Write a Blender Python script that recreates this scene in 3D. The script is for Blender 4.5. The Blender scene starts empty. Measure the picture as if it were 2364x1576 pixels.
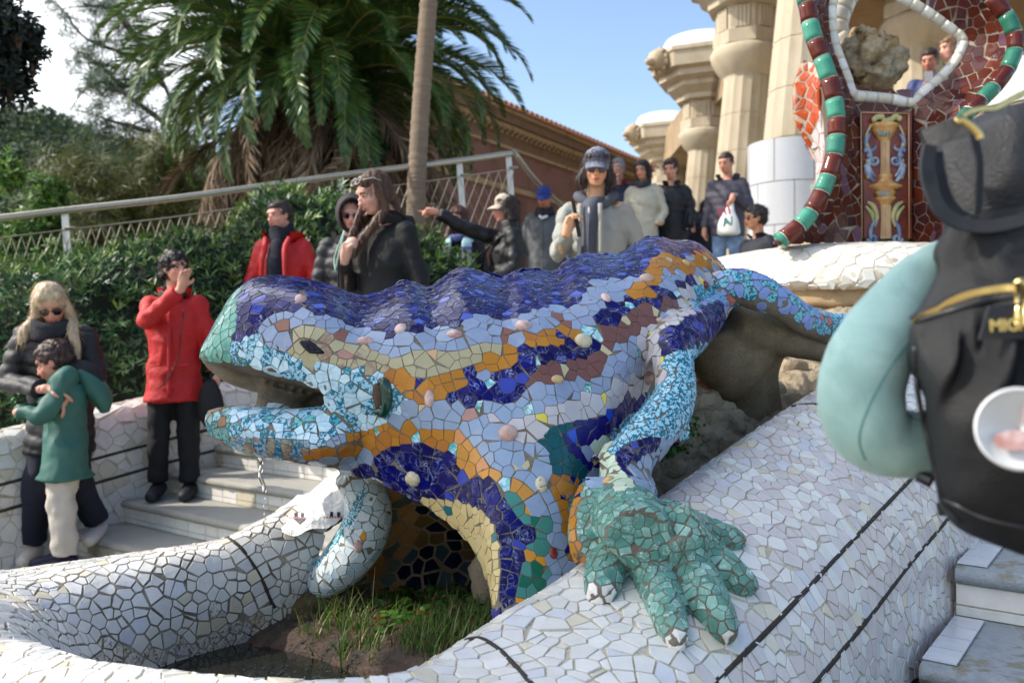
import bpy, bmesh, math, random
import numpy as np
from mathutils import Vector, Matrix, noise
from mathutils.bvhtree import BVHTree
from mathutils.kdtree import KDTree
random.seed(7)
RNG = np.random.default_rng(7)
SC = bpy.context.scene
COL = SC.collection
# ---------------------------------------------------------------- camera, world, sun, exposure
F = 2010.0            # focal length in pixels of the 2364 x 1576 photograph
CAMZ = 1.6
cam_d = bpy.data.cameras.new('camera')
cam = bpy.data.objects.new('camera', cam_d); COL.objects.link(cam)
cam.location = (0, 0, CAMZ); cam.rotation_euler = (math.radians(90), 0, 0)
cam_d.sensor_width = 36; cam_d.lens = 36 * F / 2364
cam_d.clip_start = 0.05; cam_d.clip_end = 2000
cam_d.dof.use_dof = True; cam_d.dof.focus_distance = 2.2; cam_d.dof.aperture_fstop = 4.0
SC.camera = cam
SUN = Vector((-0.76, -0.03, 0.65)).normalized()
w = bpy.data.worlds.new('World'); SC.world = w; w.use_nodes = True
wn = w.node_tree; wn.nodes.clear()
def N(nt, t, **kw):
    n = nt.nodes.new(t)
    for k, v in kw.items():
        if k in n.inputs.keys() if isinstance(k, str) else False: n.inputs[k].default_value = v
        else: setattr(n, k, v)
    return n
sky = N(wn, 'ShaderNodeTexSky', sky_type='NISHITA', sun_disc=False)
sky.sun_elevation = math.asin(SUN.z); sky.sun_rotation = math.atan2(SUN.x, SUN.y)
sky.air_density = 1.0; sky.dust_density = 1.1; sky.ozone_density = .8; sky.altitude = 100
tc = N(wn, 'ShaderNodeTexCoord')
mp = N(wn, 'ShaderNodeMapping'); mp.inputs['Scale'].default_value = (1, 1, 2.6)
nz = N(wn, 'ShaderNodeTexNoise'); nz.inputs['Scale'].default_value = 3.2; nz.inputs['Detail'].default_value = 7; nz.inputs['Roughness'].default_value = .62
dt = N(wn, 'ShaderNodeVectorMath', operation='DOT_PRODUCT'); dt.inputs[1].default_value = Vector((-0.90, 0.15, 0.40)).normalized()
nrm = N(wn, 'ShaderNodeVectorMath', operation='NORMALIZE')
mr = N(wn, 'ShaderNodeMapRange'); mr.inputs[1].default_value = .42; mr.inputs[2].default_value = .66
ad = N(wn, 'ShaderNodeMath', operation='ADD')
mr2 = N(wn, 'ShaderNodeMapRange'); mr2.interpolation_type = 'SMOOTHSTEP'; mr2.inputs[1].default_value = .78; mr2.inputs[2].default_value = 1.15
mx = N(wn, 'ShaderNodeMixRGB'); mx.inputs[2].default_value = (8.6, 8.9, 9.3, 1)
bg = N(wn, 'ShaderNodeBackground'); bg.inputs[1].default_value = 0.15
wo = N(wn, 'ShaderNodeOutputWorld')
L = wn.links.new
L(tc.outputs['Generated'], nrm.inputs[0]); L(nrm.outputs[0], dt.inputs[0]); L(dt.outputs['Value'], mr.inputs[0])
L(nrm.outputs[0], mp.inputs[0]); L(mp.outputs[0], nz.inputs['Vector'])
L(mr.outputs[0], ad.inputs[0]); L(nz.outputs['Fac'], ad.inputs[1]); L(ad.outputs[0], mr2.inputs[0])
L(mr2.outputs[0], mx.inputs[0]); L(sky.outputs[0], mx.inputs[1]); L(mx.outputs[0], bg.inputs[0]); L(bg.outputs[0], wo.inputs[0])
sd = bpy.data.lights.new('sun', 'SUN'); sd.energy = 2.9; sd.angle = math.radians(.53); sd.color = (1, .93, .82)
so = bpy.data.objects.new('sun', sd); COL.objects.link(so); so.rotation_euler = SUN.to_track_quat('Z', 'Y').to_euler()
SC.view_settings.view_transform = 'Standard'; SC.view_settings.look = 'None'; SC.view_settings.gamma = 1
SC.view_settings.use_curve_mapping = False; SC.view_settings.exposure = 0.85
SC.cycles.max_bounces = 6; SC.cycles.caustics_reflective = False; SC.cycles.caustics_refractive = False

# ---------------------------------------------------------------- helpers
def P(px, py, D):
    return np.array(((px - 1182) / F * D, D, CAMZ + (788 - py) / F * D))
def proj(p):
    return (1182 + p[0] / p[1] * F, 788 - (p[2] - CAMZ) / p[1] * F)
def lin(c):
    return tuple(((x / 255) / 12.92 if x / 255 <= .04045 else ((x / 255 + .055) / 1.055) ** 2.4) for x in c)
def rgb(r, g, b): return (*lin((r, g, b)), 1)
def tagob(o, label=None, cat=None, group=None, kind=None):
    if label: o['label'] = label
    if cat: o['category'] = cat
    if group: o['group'] = group
    if kind: o['kind'] = kind
    return o
def thing(name, loc, label, cat, group=None):
    o = bpy.data.objects.new(name, None); COL.objects.link(o); o.location = Vector(loc); o.empty_display_size = .1
    return tagob(o, label, cat, group)
def origin(par):
    v = np.zeros(3)
    while par is not None:
        v = v + np.array(par.location); par = par.parent
    return v
def mesh(name, V, Fc, mat=None, parent=None, smooth=False, cols=None, rnd=None, midx=None, link=True):
    """one mesh object; V in world coordinates, stored relative to the parent"""
    me = bpy.data.meshes.new(name)
    V = np.asarray(V, dtype=float).reshape(-1, 3) - origin(parent)
    me.from_pydata(V.tolist(), [], [tuple(int(i) for i in f) for f in Fc])
    for m in (mat if isinstance(mat, (list, tuple)) else [mat]):
        if m: me.materials.append(m)
    if midx is not None: me.polygons.foreach_set('material_index', np.asarray(midx, dtype=np.int32))
    if smooth: me.polygons.foreach_set('use_smooth', [True] * len(me.polygons))
    if cols is not None:
        a = me.color_attributes.new('Col', 'FLOAT_COLOR', 'POINT')
        c = np.ones((len(V), 4), dtype=np.float32); c[:, :3] = np.asarray(cols)[:, :3]; a.data.foreach_set('color', c.ravel())
    if rnd is not None:
        a = me.attributes.new('rnd', 'FLOAT', 'POINT'); a.data.foreach_set('value', np.asarray(rnd, dtype=np.float32))
    me.update()
    if not link: return me
    o = bpy.data.objects.new(name, me); COL.objects.link(o)
    if parent is not None: o.parent = parent
    return o
def cr(pts, n, closed=False):
    """Catmull-Rom through pts (k,d) sampled at about n points"""
    pts = np.asarray(pts, dtype=float); k = len(pts)
    ts = np.linspace(0, k if closed else k - 1, n, endpoint=not closed)
    i = np.minimum(ts.astype(int), (k - 1) if closed else (k - 2)); f = (ts - i)
    sh = (-1,) + (1,) * (pts.ndim - 1); f = f.reshape(sh)
    if closed: a, b, c, d = (pts[(i + j) % k] for j in (-1, 0, 1, 2))
    else:
        ext = np.concatenate([2 * pts[:1] - pts[1:2], pts, 2 * pts[-1:] - pts[-2:-1]])
        a, b, c, d = (ext[i + j] for j in (0, 1, 2, 3))
    return .5 * ((2 * b) + (-a + c) * f + (2 * a - 5 * b + 4 * c - d) * f ** 2 + (-a + 3 * b - 3 * c + d) * f ** 3)
def gridfaces(nu, nv, cu=False, cv=False, flip=False):
    fs = []
    for i in range(nu if cu else nu - 1):
        for j in range(nv if cv else nv - 1):
            a, b = i * nv + j, ((i + 1) % nu) * nv + j
            c, d = ((i + 1) % nu) * nv + (j + 1) % nv, i * nv + (j + 1) % nv
            fs.append((d, c, b, a) if flip else (a, b, c, d))
    return fs
def surf(ctrl, nu, nv, cv=False, px=True, cu=False):
    """ctrl[i][j] = (px,py,D) (or world) -> vertices (nu*nv,3), smooth grid"""
    A = np.array(ctrl, dtype=float)
    if px: A = np.array([[P(*q) for q in r] for r in A])
    A = cr(A, nu, cu)
    B = cr(np.swapaxes(A, 0, 1), nv, cv)
    return np.swapaxes(B, 0, 1).reshape(-1, 3)
def tube(path, rad, nseg=10, nlen=None, cap=True, ell=None, up=(0, 0, 1)):
    """tapered tube through world points; rad per point (scalar) and optional ell = (a,b) factors; returns V,F"""
    path = np.array(path, float); rad = np.broadcast_to(np.array(rad, float), (len(path),))
    if nlen is None: nlen = len(path)
    if nlen != len(path) and len(path) > 1:
        pr = cr(np.column_stack([path, rad]), nlen); path, rad = pr[:, :3], np.maximum(pr[:, 3], 1e-4)
    n = len(path); tan = np.gradient(path, axis=0); tan /= np.linalg.norm(tan, axis=1)[:, None] + 1e-12
    V = []; up = np.array(up, float)
    s = np.cross(tan[0], up)
    if np.linalg.norm(s) < .05: s = np.cross(tan[0], (0, 1, .1))
    for i in range(n):
        s = s - tan[i] * np.dot(s, tan[i]); s /= np.linalg.norm(s) + 1e-12
        u = np.cross(s, tan[i]); ea, eb = (1, 1) if ell is None else ell
        for k in range(nseg):
            a = 2 * math.pi * k / nseg
            V.append(path[i] + rad[i] * (math.cos(a) * s * ea + math.sin(a) * u * eb))
    Fc = gridfaces(n, nseg, cv=True)
    if cap:
        Fc.append(tuple(range(nseg))); Fc.append(tuple(range((n - 1) * nseg, n * nseg))[::-1])
    return np.array(V), Fc
class MB:
    """collects shapes into one mesh"""
    def __init__(s): s.V = []; s.F = []; s.C = []; s.R = []; s.n = 0; s.M = []
    def add(s, V, Fc, col=None, rnd=0., m=0):
        V = np.asarray(V, float).reshape(-1, 3)
        s.V.append(V); s.F += [tuple(i + s.n for i in f) for f in Fc]; s.M += [m] * len(Fc)
        s.C.append(np.tile(np.array(col[:3] if col is not None else (1, 1, 1), float), (len(V), 1))); s.R.append(np.full(len(V), rnd)); s.n += len(V)
        return s
    def box(s, c, size, rot=None, col=None, m=0, bev=0):
        x, y, z = np.array(size) / 2.
        v = np.array([(i, j, k) for i in (-x, x) for j in (-y, y) for k in (-z, z)], float)
        f = [(0, 1, 3, 2), (4, 6, 7, 5), (0, 4, 5, 1), (2, 3, 7, 6), (0, 2, 6, 4), (1, 5, 7, 3)]
        if rot is not None: v = v @ np.array(rot).T
        return s.add(v + np.array(c, float), f, col, m=m)
    def tube(s, path, rad, nseg=8, nlen=None, col=None, m=0, **k): V, f = tube(path, rad, nseg, nlen, **k); return s.add(V, f, col, m=m)
    def ball(s, c, r, seg=12, ring=8, rot=None, col=None, m=0):
        r = np.broadcast_to(np.array(r, float), (3,)); V = [(0, 0, 1)]
        for i in range(1, ring):
            t = math.pi * i / ring
            V += [(math.sin(t) * math.cos(2 * math.pi * j / seg), math.sin(t) * math.sin(2 * math.pi * j / seg), math.cos(t)) for j in range(seg)]
        V.append((0, 0, -1)); V = np.array(V) * r
        if rot is not None: V = V @ np.array(rot).T
        f = [(0, 1 + j, 1 + (j + 1) % seg) for j in range(seg)]
        for i in range(ring - 2):
            b = 1 + i * seg; f += [(b + j, b + seg + j, b + seg + (j + 1) % seg, b + (j + 1) % seg) for j in range(seg)]
        b = 1 + (ring - 2) * seg; f += [(b + (j + 1) % seg, b + j, len(V) - 1) for j in range(seg)]
        return s.add(V + np.array(c, float), f, col, m=m)
    def lathe(s, prof, c=(0, 0, 0), seg=24, axis=None, col=None, m=0, caps=True):
        V = []; c = np.array(c, float)
        for r, z in prof: V += [(r * math.cos(2 * math.pi * j / seg), r * math.sin(2 * math.pi * j / seg), z) for j in range(seg)]
        V = np.array(V)
        if axis is not None: V = V @ np.array(Vector(axis).to_track_quat('Z', 'Y').to_matrix()).T
        f = gridfaces(len(prof), seg, cv=True)
        if caps: f += [tuple(range(seg))[::-1], tuple(range((len(prof) - 1) * seg, len(prof) * seg))]
        return s.add(V + c, f, col, m=m)
    def obj(s, name, mat, parent=None, smooth=False, cols=True):
        if not s.V: return None
        return mesh(name, np.concatenate(s.V), s.F, mat, parent, smooth, np.concatenate(s.C) if cols else None, np.concatenate(s.R), s.M if any(s.M) else None)
def voxelize(V, Fc, vox, smooth_it=3, sub=None, fac=.5):
    """union of overlapping closed shapes -> one continuous surface (arrays)"""
    me = bpy.data.meshes.new('tmp'); me.from_pydata(np.asarray(V).tolist(), [], [tuple(f) for f in Fc])
    bm = bmesh.new(); bm.from_mesh(me); bmesh.ops.recalc_face_normals(bm, faces=bm.faces); bm.to_mesh(me); bm.free()
    o = bpy.data.objects.new('tmp', me); COL.objects.link(o)
    r = o.modifiers.new('r', 'REMESH'); r.mode = 'VOXEL'; r.voxel_size = vox; r.use_smooth_shade = True
    if smooth_it:
        s = o.modifiers.new('s', 'SMOOTH'); s.factor = fac; s.iterations = smooth_it
    dg = bpy.context.evaluated_depsgraph_get(); dg.update(); m2 = bpy.data.meshes.new_from_object(o.evaluated_get(dg))
    n = len(m2.vertices); VV = np.empty(n * 3); m2.vertices.foreach_get('co', VV); VV = VV.reshape(-1, 3)
    FF = [tuple(p.vertices) for p in m2.polygons]
    bpy.data.objects.remove(o); bpy.data.meshes.remove(me); bpy.data.meshes.remove(m2)
    return VV, FF
def fnoise(p, s, o=0.):
    return noise.noise(Vector((p[0] * s + o, p[1] * s + o * .7, p[2] * s - o)))
def fbm(p, s, octv=4, o=0.):
    a = 0.; k = 1.
    for i in range(octv): a += k * fnoise(p, s * 2 ** i, o + i * 3.1); k *= .5
    return a

# ---------------------------------------------------------------- materials
def newmat(name):
    m = bpy.data.materials.new(name); m.use_nodes = True; nt = m.node_tree; nt.nodes.clear()
    out = nt.nodes.new('ShaderNodeOutputMaterial'); b = nt.nodes.new('ShaderNodeBsdfPrincipled'); nt.links.new(b.outputs[0], out.inputs[0])
    return m, nt, b
def coords(nt, use_rnd=False, scale=(1, 1, 1)):
    t = nt.nodes.new('ShaderNodeTexCoord'); v = t.outputs['Object']
    if use_rnd:
        a = nt.nodes.new('ShaderNodeAttribute'); a.attribute_name = 'rnd'
        mu = nt.nodes.new('ShaderNodeVectorMath'); mu.operation = 'MULTIPLY'; mu.inputs[1].default_value = (17, 31, 23); nt.links.new(a.outputs['Fac'], mu.inputs[0])
        a2 = nt.nodes.new('ShaderNodeVectorMath'); a2.operation = 'ADD'; nt.links.new(v, a2.inputs[0]); nt.links.new(mu.outputs[0], a2.inputs[1]); v = a2.outputs[0]
    if scale != (1, 1, 1):
        s = nt.nodes.new('ShaderNodeVectorMath'); s.operation = 'MULTIPLY'; s.inputs[1].default_value = scale; nt.links.new(v, s.inputs[0]); v = s.outputs[0]
    return v
def tex(nt, vec, scale, detail=4, rough=.55, dist=0., kind='NOISE'):
    if kind == 'NOISE':
        n = nt.nodes.new('ShaderNodeTexNoise'); n.inputs['Detail'].default_value = detail; n.inputs['Roughness'].default_value = rough; n.inputs['Distortion'].default_value = dist
        out = n.outputs['Fac']
    else:
        n = nt.nodes.new('ShaderNodeTexVoronoi'); n.feature = kind; out = n.outputs['Distance']
    n.inputs['Scale'].default_value = scale; nt.links.new(vec, n.inputs['Vector']); return out
def ramp(nt, fac, stops, interp='LINEAR'):
    r = nt.nodes.new('ShaderNodeValToRGB'); r.color_ramp.interpolation = interp; e = r.color_ramp.elements
    while len(e) < len(stops): e.new(.5)
    for x, (p, c) in zip(e, stops): x.position = p; x.color = c if len(c) == 4 else (*c, 1)
    nt.links.new(fac, r.inputs[0]); return r.outputs[0]
def mix(nt, fac, a, b, mode='MIX'):
    m = nt.nodes.new('ShaderNodeMixRGB'); m.blend_type = mode
    for i, x in enumerate((fac, a, b)):
        if isinstance(x, (int, float)): m.inputs[i].default_value = x
        elif isinstance(x, tuple): m.inputs[i].default_value = x if len(x) == 4 else (*x, 1)
        else: nt.links.new(x, m.inputs[i])
    return m.outputs[0]
def bump(nt, b, h, strength=.4, dist=.01):
    n = nt.nodes.new('ShaderNodeBump'); n.inputs['Strength'].default_value = strength; n.inputs['Distance'].default_value = dist
    nt.links.new(h, n.inputs['Height']); nt.links.new(n.outputs[0], b.inputs['Normal'])
def attr(nt, name='Col'):
    a = nt.nodes.new('ShaderNodeAttribute'); a.attribute_name = name; return a.outputs['Color']
_mc = {}
def M(name, col=None, rough=.6, var=.12, vscale=8., bmp=0., bscale=40., vcol=False, metal=0., spec=.5, col2=None, sheen=0, trans=0., stretch=(1, 1, 1), thr=(.35, .7)):
    """general procedural material: colour (or vertex colour) broken up by noise, with relief"""
    if name in _mc: return _mc[name]
    m, nt, b = newmat(name); v = coords(nt, scale=stretch)
    n = tex(nt, v, vscale, 5, .6)
    base = attr(nt) if vcol else None
    if base is None: 
        base = nt.nodes.new('ShaderNodeRGB'); base.outputs[0].default_value = col if len(col) == 4 else (*col, 1); base = base.outputs[0]
    if col2 is not None:
        f = ramp(nt, n, [(thr[0], (0, 0, 0)), (thr[1], (1, 1, 1))]); base = mix(nt, f, base, col2)
    k = ramp(nt, n, [(.25, (1 - var,) * 3), (.75, (1 + var,) * 3)])
    base = mix(nt, 1., base, k, 'MULTIPLY'); nt.links.new(base, b.inputs['Base Color'])
    b.inputs['Roughness'].default_value = rough; b.inputs['Metallic'].default_value = metal; b.inputs['Specular IOR Level'].default_value = spec
    if sheen: b.inputs['Sheen Weight'].default_value = sheen
    if bmp: bump(nt, b, tex(nt, v, bscale, 6, .65), min(1., bmp), .01 if bmp <= 1 else .01 * bmp)
    _mc[name] = m; return m
def glaze(name, kind, c2=(1, 1, 1), rough=.16, scale=30.):
    m, nt, b = newmat(name); v = coords(nt, True); base = attr(nt)
    if kind == 'swirl':
        w1 = tex(nt, v, scale, 3, .5, 2.2)
        f = ramp(nt, w1, [(.40, (0, 0, 0)), (.485, (.12, .12, .12)), (.5, (.85, .85, .85)), (.515, (.12, .12, .12)), (.60, (0, 0, 0))])
        f2 = ramp(nt, tex(nt, v, scale * .5, 2, .5, 1.2), [(.45, (0, 0, 0)), (.62, (1, 1, 1))])
        ff = mix(nt, 1., f, f2, 'MULTIPLY'); base = mix(nt, ff, base, c2)
        base = mix(nt, 1., base, ramp(nt, tex(nt, v, scale * .8, 2), [(.3, (.75,) * 3), (.7, (1.3,) * 3)]), 'MULTIPLY')
    elif kind == 'speckle':
        f = ramp(nt, tex(nt, v, scale, 4, .62, .6), [(.495, (0, 0, 0)), (.525, (1, 1, 1))]); base = mix(nt, f, base, c2)
    elif kind == 'cloud':
        f = ramp(nt, tex(nt, v, scale, 5, .6, .8), [(.38, (0, 0, 0)), (.62, (1, 1, 1))]); base = mix(nt, f, base, c2)
    else:
        base = mix(nt, 1., base, ramp(nt, tex(nt, v, 25, 4), [(.3, (.93,) * 3), (.7, (1.05,) * 3)]), 'MULTIPLY')
    # dull weathering film
    v2 = coords(nt); d = ramp(nt, tex(nt, v2, 14, 6, .7), [(.56, (0, 0, 0)), (.78, (.09, .09, .09))]); base = mix(nt, d, base, rgb(150, 140, 122))
    nt.links.new(base, b.inputs['Base Color'])
    r = ramp(nt, tex(nt, v2, 30, 4), [(.35, (rough * .7,) * 3), (.75, (rough * 1.9,) * 3)]); nt.links.new(r, b.inputs['Roughness'])
    b.inputs['Specular IOR Level'].default_value = .18 if kind == 'swirl' else .32
    bump(nt, b, tex(nt, v2, 60, 2), .12, .004)
    return m
def mortar_mat(name, c, dark, stain=(.42, .62)):
    m, nt, b = newmat(name); v = coords(nt)
    n1 = tex(nt, v, 7, 6, .65); n2 = tex(nt, v, 140, 4, .7)
    base = mix(nt, ramp(nt, n1, [(stain[0], (0, 0, 0)), (stain[1], (1, 1, 1))]), c, dark)
    base = mix(nt, 1., base, ramp(nt, n2, [(.3, (.7,) * 3), (.7, (1.25,) * 3)]), 'MULTIPLY')
    nt.links.new(base, b.inputs['Base Color']); b.inputs['Roughness'].default_value = .9; bump(nt, b, n2, .6, .004); return m

# ---------------------------------------------------------------- mosaic of broken tiles
def tri_arrays(V, Fc):
    T = []
    for f in Fc:
        for k in range(1, len(f) - 1): T.append((f[0], f[k], f[k + 1]))
    T = np.array(T); a, b, c = V[T[:, 0]], V[T[:, 1]], V[T[:, 2]]
    n = np.cross(b - a, c - a); ar = np.linalg.norm(n, axis=1); n = n / (ar[:, None] + 1e-12)
    return a, b, c, n, ar / 2
class Hash3:
    def __init__(s, cell): s.c = cell; s.d = {}
    def key(s, p): return (int(p[0] // s.c), int(p[1] // s.c), int(p[2] // s.c))
    def near(s, p, r, n=None):
        k = s.key(p); m = int(r // s.c) + 1
        for i in range(-m, m + 1):
            for j in range(-m, m + 1):
                for l in range(-m, m + 1):
                    for q, rq, nq in s.d.get((k[0] + i, k[1] + j, k[2] + l), ()):
                        rr = min(r, rq) if rq else r
                        if n is not None and (nq[0]*n[0]+nq[1]*n[1]+nq[2]*n[2]) < -.2: continue
                        if (q[0]-p[0])**2 + (q[1]-p[1])**2 + (q[2]-p[2])**2 < rr * rr: return True
        return False
    def add(s, p, r, n): s.d.setdefault(s.key(p), []).append((p, r, n))
def scatter(V, Fc, spacing, accept=None, seeds=None, over=7., rng=None, cell=.045, cnt=None):
    """blue-noise points on a surface. spacing: number or function(p,n)->r or None; returns list of (p, n, r)"""
    rng = rng or RNG
    a, b, c, n, ar = tri_arrays(np.asarray(V), Fc)
    s0 = spacing if isinstance(spacing, (int, float)) else None
    smin = s0 or .02
    cnt = cnt or int(min(400000, over * ar.sum() / (smin * smin) * (1. if s0 else .55)))
    idx = rng.choice(len(ar), cnt, p=ar / ar.sum()); u = np.sqrt(rng.random(cnt)); v = rng.random(cnt)
    pts = a[idx] * (1 - u)[:, None] + b[idx] * (u * (1 - v))[:, None] + c[idx] * (u * v)[:, None]; nn = n[idx]
    H = Hash3(cell if s0 is None else max(s0, .01)); out = []
    for s in (seeds or []): H.add(tuple(s[0]), s[2], tuple(s[1])); out.append(s)
    for p, q in zip(pts.tolist(), nn.tolist()):
        r = s0 or spacing(p, q)
        if not r: continue
        if accept is not None and not accept(p, q): continue
        if H.near(p, r, q): continue
        H.add(p, r, q); out.append((p, q, r))
    return out
def tile_polys(pts, gap, bvh=None, knear=18, jitter=.0, rng=None, maxr=1.25, merge=.30):
    """pts list of (p,n,r). Each tile: the point's cell in its tangent plane, shrunk by gap. returns list of (idx, 3D ring, normal)"""
    rng = rng or RNG; kd = KDTree(len(pts))
    for i, (p, n, r) in enumerate(pts): kd.insert(p, i)
    kd.balance(); out = []
    for i, (p, n, r) in enumerate(pts):
        n = Vector(n); p = Vector(p)
        t = n.orthogonal().normalized(); bt = n.cross(t)
        R = r * maxr; a0 = rng.random() * 6.28
        poly = [(R * math.cos(a0 + k * math.pi / 4), R * math.sin(a0 + k * math.pi / 4)) for k in range(8)]
        g = gap(pts[i]) if callable(gap) else gap
        for co, j, d in kd.find_n(p, knear):
            if j == i or d < 1e-6: continue
            if n.dot(Vector(pts[j][1])) < .25: continue
            if d > 3 * R: break
            e = co - p; x, y = e.dot(t), e.dot(bt); l = math.hypot(x, y); wr = (pts[j][2] ** 2 - r * r)
            if l < 1e-6: continue
            x /= l; y /= l; h = l / 2 - g / 2 - .18 * wr / l + ((i * 7 + j * 7) % 13 - 6) * 0
            if h <= 0: h = l * .2
            new = []; m = len(poly)
            for k in range(m):
                ax, ay = poly[k]; bx, by = poly[(k + 1) % m]; da = ax * x + ay * y - h; db = bx * x + by * y - h
                if da <= 0: new.append((ax, ay))
                if (da < 0) != (db < 0) and abs(da - db) > 1e-12:
                    s = da / (da - db); new.append((ax + (bx - ax) * s, ay + (by - ay) * s))
            poly = new
            if len(poly) < 3: break
        # drop near-duplicate corners
        q = [pt for k, pt in enumerate(poly) if math.hypot(pt[0] - poly[k - 1][0], pt[1] - poly[k - 1][1]) > r * merge * (.5 + rng.random())]
        if len(q) < 3: continue
        area = .5 * abs(sum(q[k - 1][0] * q[k][1] - q[k][0] * q[k - 1][1] for k in range(len(q))))
        if area < (r * .28) ** 2: continue
        ring = [(p + t * x + bt * y) for x, y in q]
        if bvh is not None:
            for a in range(len(ring)):
                s_ = bvh.find_nearest(ring[a])[0]
                if s_ is not None: ring[a] = s_.lerp(ring[a], .25)
            cc_ = sum(ring, Vector()) / len(ring); cn_ = bvh.find_nearest(cc_)[0]
            if cn_ is not None: ring = (ring, cn_)
        out.append((i, ring, n, area))
    return out
def tile_geo(ring, n, th, lift=0., bev=.0006, tilt=None):
    """raised tile with a small worn bevel: rings base / shoulder / top + cap"""
    cen = None
    if isinstance(ring, tuple): ring, cen = ring
    ring = np.array([tuple(v) for v in ring]); n = np.array(tuple(n)); c = ring.mean(0); k = len(ring)
    dirs = c - ring; dl = np.linalg.norm(dirs, axis=1)[:, None] + 1e-9; ins = ring + dirs / dl * np.minimum(bev * 1.5, dl * .3)
    base = ring - n * .006; sh = ring + n * (th + lift - bev); top = ins + n * (th + lift)
    if tilt is not None:
        h = (ring - c) @ tilt; sh = sh + n * h[:, None]; top = top + n * h[:, None]
    V = np.concatenate([base, sh, top]); Fc = []
    for i in range(k):
        j = (i + 1) % k; Fc += [(i, j, k + j, k + i), (k + i, k + j, 2 * k + j, 2 * k + i)]
    if cen is not None:
        V = np.vstack([V, np.maximum(np.dot(np.array(tuple(cen)) - top.mean(0), n), 0) * n + top.mean(0) + n * (th + lift) * (1 if np.dot(np.array(tuple(cen)) - top.mean(0), n) > 0 else 0)]); Fc += [(2 * k + i, 2 * k + (i + 1) % k, 3 * k) for i in range(k)]
    else: Fc.append(tuple(range(2 * k, 3 * k)))
    return V, Fc
def build_tiles(parent, tiles, pts, colfn, matfn, mats, th=.004, tilt=.04, limit=300, name='tile', stuffname='mosaic_tiles', minpx=9., rng=None, cull=None):
    """tiles as parts: the `limit` largest in view each an object, the rest joined"""
    rng = rng or RNG; rec = []
    for (i, ring, n, area) in tiles:
        p = np.array(pts[i][0]); view = np.array((0, 0, CAMZ)) - p; d = np.linalg.norm(view); fac = max(0., float(np.dot(view / d, tuple(n))))
        x, y = proj(p) if p[1] > .2 else (-9e9, 0); inside = -20 < x < 2384 and -20 < y < 1596
        vis = fac * area * (F / d) ** 2 * (1 if inside else 0)
        if cull is not None and vis > 0 and cull(p): vis = 0
        rec.append((vis, i, ring, n, area))
    rec.sort(key=lambda r: -r[0]); big = MB(); cnt = 0
    for k, (vis, i, ring, n, area) in enumerate(rec):
        tl = (rng.random(3) - .5) * tilt; tk = th * (.75 + .5 * rng.random())
        V, Fc = tile_geo(ring, n, tk, tilt=tl); c = colfn(i); mi = matfn(i); rn = float(rng.random())
        if cnt < limit and vis > minpx ** 2 * .8:
            mesh(name, V, Fc, mats[mi], parent, cols=np.tile(np.array(c[:3]), (len(V), 1)), rnd=np.full(len(V), rn)); cnt += 1
        else: big.add(V, Fc, c, rn, mi)
    if big.V:
        o = big.obj(stuffname, mats, parent); o['kind'] = 'stuff'
    return cnt
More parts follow.
